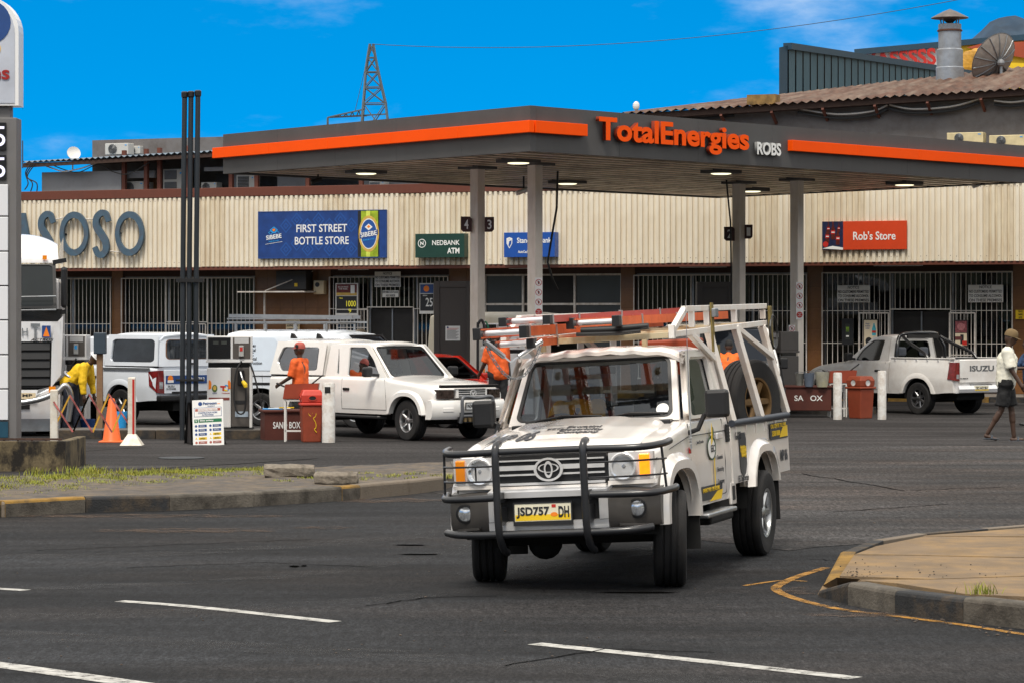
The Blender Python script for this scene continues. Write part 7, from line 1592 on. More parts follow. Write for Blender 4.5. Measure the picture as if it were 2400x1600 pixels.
for s in (-1, 1):
    MB().add([V(q) for q in ((.04, s * 1.08, tz(912)), (.0, s * 1.27, tz(880)), (-.15, s * 1.30, tz(740)), (.04, s * 1.16, tz(760)), (.03, s * 1.10, tz(802)))], [(0, 1, 2, 3, 4)]).build('corner_vane', LP, tk, smooth=30)
    m_ = MB().box(-.40, -.2, s * 1.25, s * 1.37, tz(722), tz(622)).build('wing_mirror', BLACK, tk, bevel=.06); MB().bar((-.3, s * 1.1, tz(612)), (-.3, s * 1.35, tz(606)), .08).build('mirror_arm', BLACK, m_); MB().bar((-.3, s * 1.1, tz(736)), (-.3, s * 1.35, tz(730)), .08).build('mirror_arm', BLACK, m_)
    MB().add([V(q) for q in ((.06, s * .75, tz(960)), (.02, s * 1.18, tz(950)), (-.02, s * 1.22, tz(905)), (.06, s * .85, tz(915)))], [(0, 1, 2, 3)]).build('headlamp', LENS, tk); MB().box(.02, .05, s * 1.05, s * 1.17, tz(925), tz(908)).build('indicator', AMB, tk)
tbox('bumper', tz(1000), tz(915), .06, LP, prof=[(-.5, tz(1000)), (.0, tz(998)), (.05, tz(960)), (.02, tz(916)), (-.5, tz(915))]); tbox('bumper_lower', tz(1015), tz(985), .08, STEEL); tbox('bumper_intake', tz(962), tz(935), .12, BLACK, hw_=.7, prof=[(-.1, tz(962)), (.0, tz(962)), (.0, tz(935)), (-.1, tz(935))])
text(tk, '003 H', frontM(.058, .45, tz(779)), .42, .15, STEEL, bold=.01); text(tk, 'T', frontM(.045, .80, tz(778)), .17, .30, STEEL, bold=.03); text(tk, 'ACTROS', frontM(.04, .92, tz(797)), .42, .05, INK, shear=.3, bold=.02)
sq = frontM(.042, 1.0, tz(778)); shp(tk, rect(-.08, .08, -.11, .11), sq, BLUEP, 'logo'); shp(tk, [(-.06, -.09), (.06, -.09), (0, .09)], sq @ TM(0, 0, .003), ORP, 'logo')
ring(tk, (0, 0), .27, .235, frontM(.085, .24, tz(832)), CHROME, 'badge', .03, 0, 32)
for k in range(3): a = R(90 + 120 * k); MB().bar((.10, .24, tz(832)), (.10, .24 + .24 * math.cos(a), tz(832) + .24 * math.sin(a)), .03).build('badge', CHROME, tk)
p = MB().box(-.26, .26, -.055, .055, -.01, 0).build('number_plate', MATS['cream board'], tk, M=frontM(.14, .55, tz(930))); text(p, 'JB  MP', TM(0, 0, .002), .4, .07, INK, bold=.02)
for y in (-.9, .9): MB().cyl((-1.2, y - .15, .5), (-1.2, y + .15, .5), .5, n=32).build('wheel', RUB, tk)
MB().box(-9., -2.5, -1.2, 1.2, .7, 1.2).build('chassis', DARK, tk); MB().box(-9.5, -2.7, -1.2, .55, 1.25, 2.6).build('trailer_body', STEEL, tk, bevel=.05)
tb2 = MB().tube(curve([V(q) for q in ((.20, -.8, tz(958)), (.24, .6, tz(945)), (.26, 1.15, tz(925)), (.24, 1.36, tz(905)), (.18, 1.46, tz(935)), (.12, 1.40, tz(990)))], 6), .055, 10).build('bumper_guard', ALU, tk, smooth=60)
# ================================================================ forecourt furniture
def FM(p, rz=0.): return Matrix.Translation(p) @ Matrix.Rotation(rz, 4, 'Z')
UPR = Matrix(((1, 0, 0, 0), (0, 0, -1, 0), (0, 1, 0, 0), (0, 0, 0, 1)))       # upright print frame facing the viewer (-y)
def PM(x, y, z): return Matrix.Translation((x, y, z)) @ UPR
# ---- tall price sign
ps = thing('price_sign', 'tall station price sign with rounded white top at the picture edge', 'sign', GY(38, 42.2), group=None)
WPAN = mat('white sign panel', (.74, .75, .78), .35, var=.06, scale=2, dirt=(.5, .5, .52), damt=.25); GSIDE = mat('grey sign side', (.16, .155, .155), .5, var=.1, dirt=(.09, .08, .07), damt=.4)
s42 = 42.2 / FPX
zz = lambda py: CAM_H - (py - CYP) * s42
xl = lambda px: (px - 38) * s42
MB().box(-2.3, 0, .03, .45, .3, zz(276)).build('sign_column', GSIDE, ps, bevel=.01)
rows_ = [432, 508, 590, 671, 751, 831, 911, 985]
for a, b_ in zip(rows_, rows_[1:]): MB().box(-2.2, xl(19), -.02, .029, zz(b_ - 2), zz(a + 1)).build('sign_panel', WPAN, ps, bevel=.008)
MB().box(-2.2, xl(19), -.02, .029, zz(1024), zz(987)).build('base_panel', mat('petrol blue panel', (.012, .06, .10), .4, var=.15), ps)
for i, (a, b_) in enumerate(((288, 352), (364, 422))):
    MB().box(-2.2, xl(14), -.015, .029, zz(b_), zz(a)).build('price_display', mat('black display', (.008, .008, .009), .3, var=0), ps)
    text(ps, '21.95', PM(-.62, -.018, zz((a + b_) / 2)), .92, .30, mat('led digits', (.75, .75, .95), .5, var=0, emit=.5), 'digits', .001)
MB().box(-1.9, xl(20), .08, .38, zz(276), zz(246)).build('sign_neck', GSIDE, ps)
hw_ = 1.6; bz0, bz1 = zz(248), zz(-12); rd = .55
bp = [(-hw_, bz0), (hw_, bz0)] + [(hw_ - rd + rd * math.cos(R(a)), bz1 - rd + rd * math.sin(R(a))) for a in range(0, 91, 10)] + [(-hw_ + rd + rd * math.cos(R(a)), bz1 - rd + rd * math.sin(R(a))) for a in range(90, 181, 10)]
cx = xl(43.5) - hw_
MB().prism(bp, -.42, .0, Matrix.Translation((cx, 0, 0)) @ UPR).build('top_board', mat('white sign rim', (.8, .8, .8), .3, var=.02), ps)
sc_ = [(x * .965, (y - (bz0 + bz1) / 2) * .955 + (bz0 + bz1) / 2) for x, y in bp]
MB().prism(sc_, .0, .012, Matrix.Translation((cx, 0, 0)) @ UPR).build('top_face', mat('silver sign face', (.50, .53, .60), .3, .1, var=.25, scale=.9), ps)
xb_ = xl(24) - .62
for (x, z, rx, m_) in ((xb_ + .30, zz(53), .33, BLUEP), (xb_ + .33, zz(115), .15, YELP), (xb_ - .55, zz(60), .36, REDP), (xb_ - .35, zz(118), .2, ORP)): shp(ps, circ(0, 0, rx, rx * 1.0, 24), PM(x, -.015, z), m_, 'logo', .006)
text(ps, 'TotalEnergies', PM(xl(23) - .92, -.016, zz(176)), 1.84, .27, mat('dark red lettering', (.32, .012, .008), .4, var=.05), 'lettering', .012, bold=.02)
# ---- vent pipes
vp = thing('vent_pipes', 'three tall dark vent pipes strapped together behind the safety board', 'pipes', GY(447, 51.2))
s51 = 51.2 / FPX; PIPE = mat('dark galvanised pipe', (.032, .038, .045), .45, .4, var=.2, scale=2, stretch=(1, 1, .2))
for dx, pt, r in ((-.125, 215, .046), (-.01, 214, .046), (.115, 212, .046)):
    z = CAM_H - (pt - CYP) * s51; p_ = MB().tube([(dx - .03, .02 * (dx > 0), 0), (dx - .012, 0, 3.4), (dx + .015, 0, z - .1)], r, 12).build('pipe', PIPE, vp, smooth=60); MB().lathe([(r, z - .12), (r * 1.3, z - .1), (r * 1.35, z - .02), (r * 1.0, z)], Matrix.Translation((dx + .015, 0, 0)), 12).build('vent_cap', BLACK, p_)
MB().box(-.26, .24, -.08, .06, 2.83, 2.90).build('pipe_strap', BLACK, vp); MB().box(-.26, .24, -.08, .06, 1.06, 1.10).build('pipe_strap', BLACK, vp)
# ---- pump islands
ISL = mat('island concrete', (.12, .11, .10), .85, var=.25, scale=3, dirt=(.03, .028, .025), damt=.7, dscale=2, bump=.4)
def island(x0, x1, y0, y1, rz, label, p, m=ISL, h=.16):
    t = thing('pump_island', label, 'island', p, rz); b = MB().box(x0, x1, y0, y1, -.02, h).build('island_base', m, t, bevel=.02)
    n = int((x1 - x0) / .9); 
    for k in range(n): MB().box(x0 + (x1 - x0) * k / n + .005, x0 + (x1 - x0) * (k + 1) / n - .005, y0 - .09, y0 - .003, -.02, h + .01).build('kerb_stone', KERBK, t, bevel=.012)
    return t
island(-3.3, .55, -.1, 1.3, 0, 'low dark pump island beneath the white pump and vent pipes', GY(545, 51.7))
ra = math.atan2(dL.y, dL.x)
ic = (CP[0] + CP[1]) / 2; island(-2.9, 3.2, -.6, .6, ra, 'raised pump island under the front canopy columns', (ic.x, ic.y, 0))
ic2 = (CP[2] + CP[3]) / 2; island(-2.9, 2.6, -.6, .6, ra, 'raised pump island under the canopy columns near the store', (ic2.x, ic2.y, 0))
# ---- fuel pumps
PW = mat('white pump panel', (.70, .70, .70), .3, var=.04, dirt=(.5, .42, .34), damt=.25); PD = mat('brown grey pump panel', (.085, .075, .068), .4, var=.1); PBK = mat('pump black', (.010, .010, .012), .2, var=0)
def pump(label, M, simple=False, PW=PW):
    t = thing('fuel_pump', label, 'fuel pump', M=M, group='fuel pumps'); w0, w1 = -.41, .41; xm = .03; d = .28
    MB().box(w0, xm - .004, -d, d, .0, 1.10).build('lower_cabinet', PW, t, bevel=.02); MB().box(xm + .004, w1 - .05, -d + .02, d - .02, .02, 1.10).build('hose_bay', PD, t, bevel=.01); MB().box(w1 - .048, w1, -d, d, .0, 1.12).build('side_post', PW, t, bevel=.01)
    MB().box(w0 + .02, w1 - .02, -d + .06, d - .06, 1.101, 1.19).build('head_gap', PBK, t); MB().box(w0 - .02, w1 + .01, -d - .02, d + .02, 1.19, 1.235).build('head_sill', PW, t, bevel=.008)
    MB().box(w0 - .01, w1, -d, d, 1.236, 1.67).build('head', PW, t, bevel=.015)
    MB().box(w0 + .02, xm - .01, -d - .008, -d + .002, 1.26, 1.645).build('display', PBK, t); MB().box(xm + .03, w1 - .03, -d - .008, -d + .002, 1.26, 1.645).build('payment_panel', PD, t)
    for x in (-.25, -.1): MB().box(x - .05, x + .05, -d - .011, -d - .0085, 1.52, 1.58).build('readout', mat('grey readout', (.05, .055, .05), .3), t)
    MB().box(xm + .06, w1 - .06, -d - .012, -d - .0085, 1.54, 1.64).build('screen', mat('pale screen', (.5, .5, .5), .4), t); MB().box(.17, .26, -d - .06, -d - .0085, 1.30, 1.50).build('card_reader', mat('reader grey', (.35, .35, .34), .5), t, bevel=.01); MB().box(.19, .24, -d - .066, -d - .061, 1.40, 1.47).build('reader_light', BLUEL if simple else REDP, t)
    # print on the cabinet
    for x in (w0 + .03, xm - .06): shp(t, [(0, 0), (.05, .02), (.05, .13), (.02, .18), (0, .15)], PM(x, -d - .001, .70), ORP, 'print')
    shp(t, circ(0, 0, .05, .07, 14), PM(-.27, -d - .001, .72), mat('leaf green print', (.08, .14, .03), .5, var=.3, scale=30), 'logo'); shp(t, circ(0, .01, .03, .04, 12), PM(-.27, -d - .004, .72), GOLD, 'logo'); text(t, 'CAF', PM(-.27, -d - .003, .635), .08, .025, BLUEP, bold=.02)
    ring(t, (0, 0), .06, .035, PM(-.06, -d - .001, .73), BLUEL, 'logo', .002, 0, 20, 1., -60, 120); ring(t, (0, 0), .06, .035, PM(-.06, -d - .002, .73), YELP, 'logo', .002, 0, 20, 1., 200, 300); shp(t, [(-.10, .04), (.0, .04), (.0, .01), (-.03, .01), (-.03, -.05), (-.06, -.05), (-.06, .01), (-.10, .01)], PM(-.07, -d - .004, .73), REDP, 'logo'); text(t, 'TotalEnergies', PM(-.07, -d - .003, .635), .15, .024, REDP, bold=.01)
    shp(t, rect(-.19, .19, -.025, .025), PM(-.19, -d - .001, .53), mat('brown red strip', (.22, .05, .04), .5), 'print')
    # nozzle and hoses
    nz_ = MB().box(.15, .27, -d - .05, -d + .0, .78, 1.06).build('nozzle_boot', PBK, t, bevel=.01); MB().tube([(.20, -d - .05, 1.02), (.23, -d - .10, .92), (.27, -d - .12, .80)], [.018, .016, .02], 8).build('nozzle_spout', ALU, nz_); MB().tube([(.24, -d - .10, .86), (.29, -d - .12, .79), (.30, -d - .13, .74)], [.03, .045, .03], 8).build('nozzle_grip', YELP if not simple else BLACK, nz_)
    HO = mat('black hose', (.012, .012, .013), .45, var=0)
    MB().tube(curve([V(q) for q in ((.22, -d - .02, 1.22), (.12, -d - .06, 1.02), (.08, -d - .08, .6), (.14, -d - .10, .30), (.26, -d - .11, .28), (.30, -d - .12, .50), (.30, -d - .13, .72))], 6), .017, 8).build('hose', HO, t, smooth=60)
    MB().tube(curve([V(q) for q in ((.36, -d + .02, 1.20), (.44, -d - .04, 1.0), (.54, -d - .06, .6), (.62, -d - .05, .25), (.66, -d - .02, .12))], 6), .017, 8).build('hose', HO, t, smooth=60)
    MB().box(.10, .34, -d + .01, -d + .024, .20, .30).build('warning_label', mat('pale blue label', (.35, .42, .5), .5), t); MB().box(.08, .30, -d + .01, -d + .024, .44, .50).build('warning_label', INK, t); MB().box(w0 - .02, w1 + .02, -d - .03, d + .03, -.06, .0).build('plinth', DARK, t)
    return t
pz = .16
pump('white fuel pump with yellow nozzle beside the red sand box', FM(GY(539, 52.3, pz + .03), R(4)))
pump('white fuel pump half hidden between the lorry and the worker', FM(GY(158, 55.5, pz + .03), R(0)), True)
pump('white fuel pump behind the attendant in the orange cap', FM(GY(1190, 59.0, pz + .05), ra + R(180)) @ Matrix.Scale(1.12, 4), True)
pump('dark sided fuel pump beside the store column', FM(GY(1822, 65.0, pz + .05), ra + R(180)), True, PD)
# hose hanger mast beside the canopy column
hm = thing('hose_mast', 'black bent hose mast beside the number three column', 'mast', GY(1122, 58.6, .16))
MB().tube(curve([V(q) for q in ((-.02, 0, 0), (-.02, 0, 1.75), (-.0, 0, 1.92), (.06, 0, 1.98), (.12, 0, 1.85), (.24, -.05, 1.4), (.30, -.05, 1.1))], 5), .03, 8).build('mast_tube', BLACK, hm, smooth=60)
for i, px in enumerate((1168, 1212)): hp = thing('hose_loop', ['black hose loop hanging behind the attendant in the orange cap', 'black hose loop beside the front corner column'][i], 'hose', GY(px, 59.6, 1.75)); MB().tube([V((.13 * math.cos(k * math.pi / 10), 0, .16 * math.sin(k * math.pi / 10))) for k in range(21)], .014, 6).build('hose', BLACK, hp)
gh_ = thing('green_hose', 'short green hose hanging behind the attendant in the orange cap', 'hose', GY(1146, 58.9, 1.4)); MB().tube(curve([V(q) for q in ((.0, 0, .0), (.01, 0, .35), (-.02, 0, .62), (-.08, 0, .72))], 5), .02, 8).build('hose', mat('green hose', (.01, .16, .08), .4), gh_, smooth=60)
# ---- dark service cabinets
CABM = mat('taupe cabinet', (.062, .053, .048), .5, var=.08, scale=1)
def cabinet(px0, px1, pyt, Y, label, note=False):
    s = Y / FPX; h = CAM_H - (pyt - CYP) * s; w_ = (px1 - px0) * s; t = thing('service_cabinet', label, 'cabinet', GY((px0 + px1) / 2, Y, .0))
    MB().box(-w_ / 2, w_ / 2, 0, .5, 0, h).build('cabinet_body', CABM, t, bevel=.02)
    f = MB(); e = .12
    f.box(-w_ / 2, -w_ / 2 + e, -.03, -.002, 0, h - .002).box(w_ / 2 - e * .6, w_ / 2, -.03, -.002, 0, h - .002).box(-w_ / 2 + e + .001, w_ / 2 - e * .6 - .001, -.03, -.002, h - .14, h - .002).build('cabinet_frame', CABM, t, bevel=.006)
    if note:
        zc_ = CAM_H - (781 - CYP) * s; p = MB().box(-.16, .16, -.012, -.003, zc_ - .16, zc_ + .16).build('paper_notice', WPR, t, M=Matrix.Translation((.02, 0, 0)))
        for k in range(11): MB().box(-.13, .13 - (k % 3) * .03, -.0145, -.0125, zc_ + .10 - k * .022, zc_ + .108 - k * .022).build('print', REDP if k < 2 else INK, p)
        shp(p, circ(0, 0, .02), PM(-.11, -.0125, zc_ + .125), BLUEP, 'logo')
    return t
cabinet(1017, 1101, 659, 62.4, 'tall dark service cabinet with paper notice beside the number four column', True)
cabinet(1634, 1714, 661, 69.5, 'tall dark service cabinet behind the ladder rack', False)
# ---- sand boxes
SAND = mat('red oxide paint', (.080, .016, .009), .6, var=.2, scale=3, dirt=(.09, .025, .015), damt=.6, dscale=2.5)
def sandbox(p, rz, w_, d, h, s_, label, scale=1.):
    t = thing('sand_box', label, 'box', p, rz); MB().box(-w_ / 2, w_ / 2, -d / 2, d / 2, 0, h).build('box_body', SAND, t, bevel=.01); MB().box(-w_ / 2 - .03, w_ / 2 + .03, -d / 2 - .03, d / 2 + .03, h + .001, h + .05).build('box_lid', SAND, t, bevel=.012)
    text(t, s_, PM(.0, -d / 2 - .003, h * .55), w_ * .62, .12, WPR, 'lettering', .002, bold=.015); return t
b_ = GY(664, 51.1); sandbox((b_.x, b_.y + .25, 0), R(14), .80, .5, .50, 'SAND BOX', 'red oxide sand box with white lettering beside the white pump')
sandbox(GY(1895, 62.9, .16), R(-6), 1.0, .6, .50, 'SA   OX', 'dark red sand box carrying buckets at the foot of the store column')
# things on the first sand box lid
pp = thing('paper_bundle', 'blue and white papers lying on the sand box beside the pump', 'papers', GY(640, 51.1, .555)); MB().box(-.2, .16, .1, .3, 0, .012).build('sheet', BLUEL, pp); MB().box(-.1, .3, .12, .28, .013, .022).build('sheet', WPR, pp); MB().bar((.1, .1, .03), (.36, .2, .03), .02).build('pen', YELP, pp)
# buckets on the second
def bucket(px, py, Y, r, h, m, label, name='bucket'):
    t = thing(name, label, 'bucket', AT(px, py, Y)); MB().lathe([(r * .78, 0), (r, h), (r * .95, h), (r * .75, .01), (.0, .01)], None, 24).build('bucket_body', m, t, smooth=40); MB().tube([V((r * math.cos(k * math.pi / 10), 0, h + .35 * r * math.sin(k * math.pi / 10))) for k in range(11)], .006, 5).build('bucket_handle', STEEL, t); return t
BG = mat('galvanised bucket', (.22, .22, .20), .5, .5, var=.3, scale=5); bucket(1874, 904, 62.7, .10, .28, BG, 'narrow dull steel bucket on the dark red sand box'); bucket(1896, 905, 62.6, .12, .30, mat('blue grey bucket', (.12, .15, .20), .5, .2, var=.2), 'blue grey bucket on the dark red sand box'); bucket(1927, 906, 62.6, .16, .33, mat('stained white bucket', (.34, .33, .27), .6, var=.3, scale=6, dirt=(.3, .25, .03), damt=.4), 'wide stained bucket on the dark red sand box')
# ---- squeegee stands
def stand(p, rz, label, w_=.36, h=.74):
    t = thing('squeegee_stand', label, 'stand', p, rz)
    for x in (-w_ / 2, w_ / 2):
        for y in (-.12, .12): MB().bar((x, y, 0), (x, y, h), .03).build('stand_leg', WHITE, t)
    MB().bar((-w_ / 2, -.12, h), (w_ / 2, -.12, h), .03).bar((-w_ / 2, .12, h), (w_ / 2, .12, h), .03).bar((-w_ / 2, -.12, .2), (w_ / 2, -.12, .2), .03).bar((-w_ / 2, -.12, h), (-w_ / 2, .12, h), .03).bar((w_ / 2, -.12, h), (w_ / 2, .12, h), .03).build('stand_rail', WHITE, t)
    MB().add([V((x, y, z)) for x, y, z in ((-w_ / 2 - .04, -.15, h + .02), (w_ / 2 + .20, -.15, h + .02), (w_ / 2 + .20, .15, h + .02), (-w_ / 2 - .04, .15, h + .02), (-w_ / 2 + .0, -.15, h + .28), (w_ / 2 + .24, -.15, h + .30), (w_ / 2 + .24, .15, h + .30), (-w_ / 2 + .0, .15, h + .28))], [(0, 1, 5, 4), (1, 2, 6, 5), (2, 3, 7, 6), (3, 0, 4, 7), (3, 2, 1, 0)]).build('water_tray', mat('faded orange plastic', (.27, .042, .016), .5, var=.15, scale=4), t, bevel=.012)
    sq_ = MB().tube([(-.1, 0, h + .2), (-.34, -.05, h + .30)], .015, 6).tube([(.2, 0, h + .22), (.48, -.08, h + .44)], .014, 6).build('squeegee_handle', BLACK, t); return t
stand(GY(693, 50.5), R(0), 'white tube stand holding an orange squeegee tray behind the red bin')
stand(GY(1962, 63.0), R(5), 'white tube stand holding an orange squeegee tray behind the stained bollard')
# ---- litter bins
def bin_(p, rz, w_, h, m, m2, label, round_=False, mark=None):
    t = thing('litter_bin', label, 'bin', p, rz); a, b_ = w_ * .43, w_ * .5; hb = h * .70
    MB().add([V((sx * q, sy * q, z)) for q, z in ((a, 0), (b_, hb)) for sx, sy in ((-1, -1), (1, -1), (1, 1), (-1, 1))], [(0, 1, 5, 4), (1, 2, 6, 5), (2, 3, 7, 6), (3, 0, 4, 7), (3, 2, 1, 0), (4, 5, 6, 7)]).build('bin_body', m, t, bevel=.03, seg=3)
    MB().box(-w_ * .56, w_ * .56, -w_ * .56, w_ * .56, hb + .002, hb + .05).build('bin_flange', m2, t, bevel=.015)
    hd = MB().add([V((sx * q, sy * q, z)) for q, z in ((w_ * .50, hb + .051), (w_ * .52, h * .90), (w_ * .42, h)) for sx, sy in ((-1, -1), (1, -1), (1, 1), (-1, 1))], [(0, 1, 5, 4), (1, 2, 6, 5), (2, 3, 7, 6), (3, 0, 4, 7), (4, 5, 9, 8), (5, 6, 10, 9), (6, 7, 11, 10), (7, 4, 8, 11), (8, 9, 10, 11), (3, 2, 1, 0)]).build('bin_hood', m2, t, bevel=.02)
    for M_ in (PM(0, -w_ * .515, h * .845), Matrix.Rotation(R(90), 4, 'Z') @ PM(0, -w_ * .515, h * .845), Matrix.Rotation(R(-90), 4, 'Z') @ PM(0, -w_ * .515, h * .845)):
        ring(hd, (0, 0), w_ * .22, w_ * .17, M_, m2, 'opening_rim', .012, -.003, 20, .9 if round_ else .6); shp(hd, circ(0, 0, w_ * .17, w_ * (.155 if round_ else .10), 20), M_, mat('bin opening', (.55, .55, .55), .6, var=.5, scale=9) if round_ else DARK, 'opening', .004, -.002)
    if mark: MB().tube([V((x * w_ * .5, -w_ * .492 + z * .01, hb * z)) for x, z in [(p.x, p.y) for p in curve([(-.15, .72), (-.35, .78), (-.3, .9), (-.05, .92), (.0, .8), (.15, .9), (.35, .85), (.3, .72), (.1, .66), (.3, .55), (.35, .42), (.2, .36), (.4, .28)])]], .007, 5).build('graffiti', YELP, t)
    return t
BR = mat('red bin plastic', (.42, .035, .015), .5, var=.15, scale=3, dirt=(.2, .03, .02), damt=.4); BR2 = mat('bright red bin plastic', (.55, .05, .03), .45, var=.1); BRD = mat('rusty red bin', (.28, .045, .016), .6, var=.2, scale=3, dirt=(.14, .03, .012), damt=.5)
bin_(GY(729, 50.3), R(12), .37, .93, BRD, BR2, 'red litter bin with yellow scrawl beside the white bollard', False, '03')
bin_(GY(2017, 62.1), R(38), .43, .93, mat('orange brown bin', (.25, .043, .015), .6, var=.15, scale=3, dirt=(.2, .05, .02), damt=.4), MATS['orange brown bin'], 'orange brown litter bin with round holes between two white bollards', True)
# ---- bollards
BOLM = mat('chipped white bollard', (.70, .69, .66), .6, var=.08, scale=5, dirt=(.30, .17, .07), damt=.5, dscale=6, bump=.3)
def bollard(px, py, r, h, label, chip=False):
    p = G(px, py); t = thing('bollard', label, 'bollard', p); MB().lathe([(r, 0), (r, h - .03), (r * .9, h), (.0, h)], None, 24).build('bollard_post', BOLM, t, smooth=40)
    if chip: MB().box(-.06, .04, -r - .004, -r + .02, h - .18, h - .07).build('chip', DARK, t, bevel=.004)
    return t
bollard(770, 1037, .115, 1.06, 'chipped white bollard beside the red litter bin', True)
bollard(1963, 983, .095, 1.02, 'rust stained white bollard beside the dark red sand box')
bollard(2067, 983, .095, 1.06, 'clean white bollard on the far side of the orange brown bin')
# ---- safety A-board
ab = thing('safety_board', 'white folding construction safety board standing before the vent pipes', 'sign', G(475, 1043), R(-8))
s49 = G(475, 1043).y / FPX; tl = R(16)
h_, w_ = .80, .54
FBM = Matrix.Translation((.06, -.0, 0)) @ Matrix.Rotation(R(-14), 4, 'X') @ UPR @ Matrix.Shear('XZ', 4, (0, 0)) 
FBM = Matrix.Translation((.10, .02, 0)) @ Matrix(((1, -.13, 0, 0), (0, .16, -1, 0), (0, .98, .16, 0), (0, 0, 0, 1)))
fb_ = MB().box(-w_ / 2, w_ / 2, 0, h_, -.02, 0).build('front_board', WPR, ab, M=FBM)
MB().add([V(q) for q in ((-.02 - w_ / 2 - .02, .16, .74), (-.22 - w_ / 2, .62, 0), (.26, .62, 0), (.20, .17, .74), (-.02 - w_ / 2 - .02, .18, .74), (-.22 - w_ / 2, .64, 0), (.26, .64, 0), (.20, .19, .74))], [(0, 1, 2, 3), (7, 6, 5, 4), (0, 4, 5, 1), (3, 2, 6, 7)]).build('back_board', BLACK, ab)
MB().add([V(q) for q in ((-.20, .04, .02), (-.42, .58, .02), (-.28, .16, .76), (-.21, .05, .02), (-.43, .59, .02), (-.29, .17, .76))], [(0, 1, 2), (5, 4, 3), (0, 3, 4, 1), (1, 4, 5, 2)]).build('side_sheet', mat('black side sheet', (.02, .02, .022), .6), ab)
def bt(s, x, y, w2, h2, m, bold=.01, sh=0.): text(fb_, s, Matrix.Translation((x, y, .004)), w2, h2, m, bold=bold, shear=sh)
def br_(x0, x1, y0, y1, m, z=.001): shp(fb_, rect(x0, x1, y0, y1), Matrix.Translation((0, 0, z)), m, 'print', .001)
shp(fb_, circ(-.13, .73, .035), Matrix.Translation((0, 0, .001)), BLUEP, 'logo'); bt('Petrocon', .04, .735, .24, .045, BLUEP, .03); br_(.17, .22, .715, .725, ORP); bt('Swaziland', .06, .69, .12, .018, BLUEP)
br_(-.24, .24, .505, .665, BLUEP); br_(-.233, .233, .512, .658, WPR, .0022); br_(-.22, .22, .60, .645, mat('brick print', (.40, .10, .07), .5), .0035); br_(-.17, .17, .605, .64, WPR, .005)
bt('RESTRICTED AREA', 0, .622, .32, .028, REDP, .02); bt('CONSTRUCTION WORK', 0, .572, .34, .03, BLUEP, .02); bt('IN PROGRESS', 0, .535, .2, .026, BLUEP, .02)
br_(-.16, .24, .405, .465, GREENP); br_(-.24, -.17, .405, .465, GREENP); bt('Site safety', -.02, .435, .24, .035, WPR, .03); bt('V', -.205, .435, .04, .04, WPR, .01)
for i in range(5):
    for j in range(2):
        y = .345 - i * .072; x = -.24 + j * .25; m_ = [BLUEP, BLUEP, BLUEP, YELP, mat('brick print', (.40, .10, .07), .5)][i] if not (i == 2 and j) else YELP
        br_(x + .07, x + .215, y - .022, y + .022, m_); bt('SAFETY\nNOTICE', x + .14, y, .09, .024, WPR if m_ is not YELP else INK)
        shp(fb_, circ(x + .03, y, .022, .022, 3 if m_ is YELP else 16, 90 if m_ is YELP else 0, 450 if m_ is YELP else 360), Matrix.Translation((0, 0, .001)), m_, 'print', .001)
# ---- expanding barrier
eb_ = thing('expanding_barrier', 'red and yellow expanding lattice barrier between white posts', 'barrier', G(306, 1043))
s1 = G(306, 1043).y / FPX; X = lambda px: (px - 306) * s1; Z = lambda py: (1043 - py) * s1
PB = mat('stained white plastic', (.70, .67, .60), .55, var=.1, dirt=(.4, .27, .12), damt=.5, dscale=5)
MB().box(X(300), X(318), -.05, .05, .05, Z(883)).build('end_post', PB, eb_, bevel=.02); MB().add([V(q) for q in ((X(283), -.2, 0), (X(336), -.2, 0), (X(336), .2, 0), (X(283), .2, 0), (X(300), -.05, .2), (X(319), -.05, .2), (X(319), .05, .2), (X(300), .05, .2))], [(0, 1, 5, 4), (1, 2, 6, 5), (2, 3, 7, 6), (3, 0, 4, 7), (3, 2, 1, 0)]).build('post_foot', PB, eb_, bevel=.01)
MB().box(X(311), X(316), -.054, -.050, .2, Z(888)).build('reflector_strip', REDP, eb_); MB().box(X(308), X(316), -.054, -.050, .06, .19).build('foot_block', BLACK, eb_)
MB().box(X(117), X(135), .0, .10, .05, Z(912)).build('end_post', PB, eb_, bevel=.02)
pts = [(134, 965), (166, 925), (209, 922), (254, 922), (300, 940)]
YB, RB = mat('yellow lattice bar', (.62, .35, .04), .5, var=.15), mat('red and white lattice bar', (.36, .10, .09), .5, var=.9, scale=6)
dn = [(171, 1011), (217, 1012), (263, 1012)]; upz = [(126, 940), (164, 925), (209, 923), (255, 922), (300, 935)]
for i in range(4):
    lo_next = dn[min(i, 2)]; 
for i, d in enumerate(dn):
    MB().bar((X(upz[i][0]), -.02, Z(upz[i][1])), (X(d[0]), -.02, Z(d[1])), .012, .028).build('lattice_bar', RB, eb_); MB().bar((X(d[0]), .02, Z(d[1])), (X(upz[i + 1][0] + 40 if i == 2 else upz[i + 2][0] if i + 2 < 5 else 300), .02, Z(upz[i + 2][1] if i + 2 < 5 else 940)), .012, .028).build('lattice_bar', YB, eb_)
MB().bar((X(255), -.02, Z(922)), (X(302), -.02, Z(992)), .012, .028).build('lattice_bar', RB, eb_); MB().bar((X(130), .02, Z(995)), (X(164), .02, Z(925)), .012, .028).build('lattice_bar', YB, eb_); MB().bar((X(171), .02, Z(1011)), (X(209), .02, Z(923)), .012, .028).build('lattice_bar', YB, eb_)
# ---- traffic cone
co_ = thing('traffic_cone', 'plain orange traffic cone behind the lattice barrier', 'cone', G(262, 1036)); CM = mat('orange cone plastic', (.80, .13, .015), .45, var=.06)
MB().lathe([(.185, .02), (.16, .05), (.055, .76), (.04, .78), (.0, .78)], None, 28).build('cone_body', CM, co_, smooth=50); MB().box(-.21, .21, -.2, .2, 0, .035).build('cone_base', CM, co_, bevel=.015)
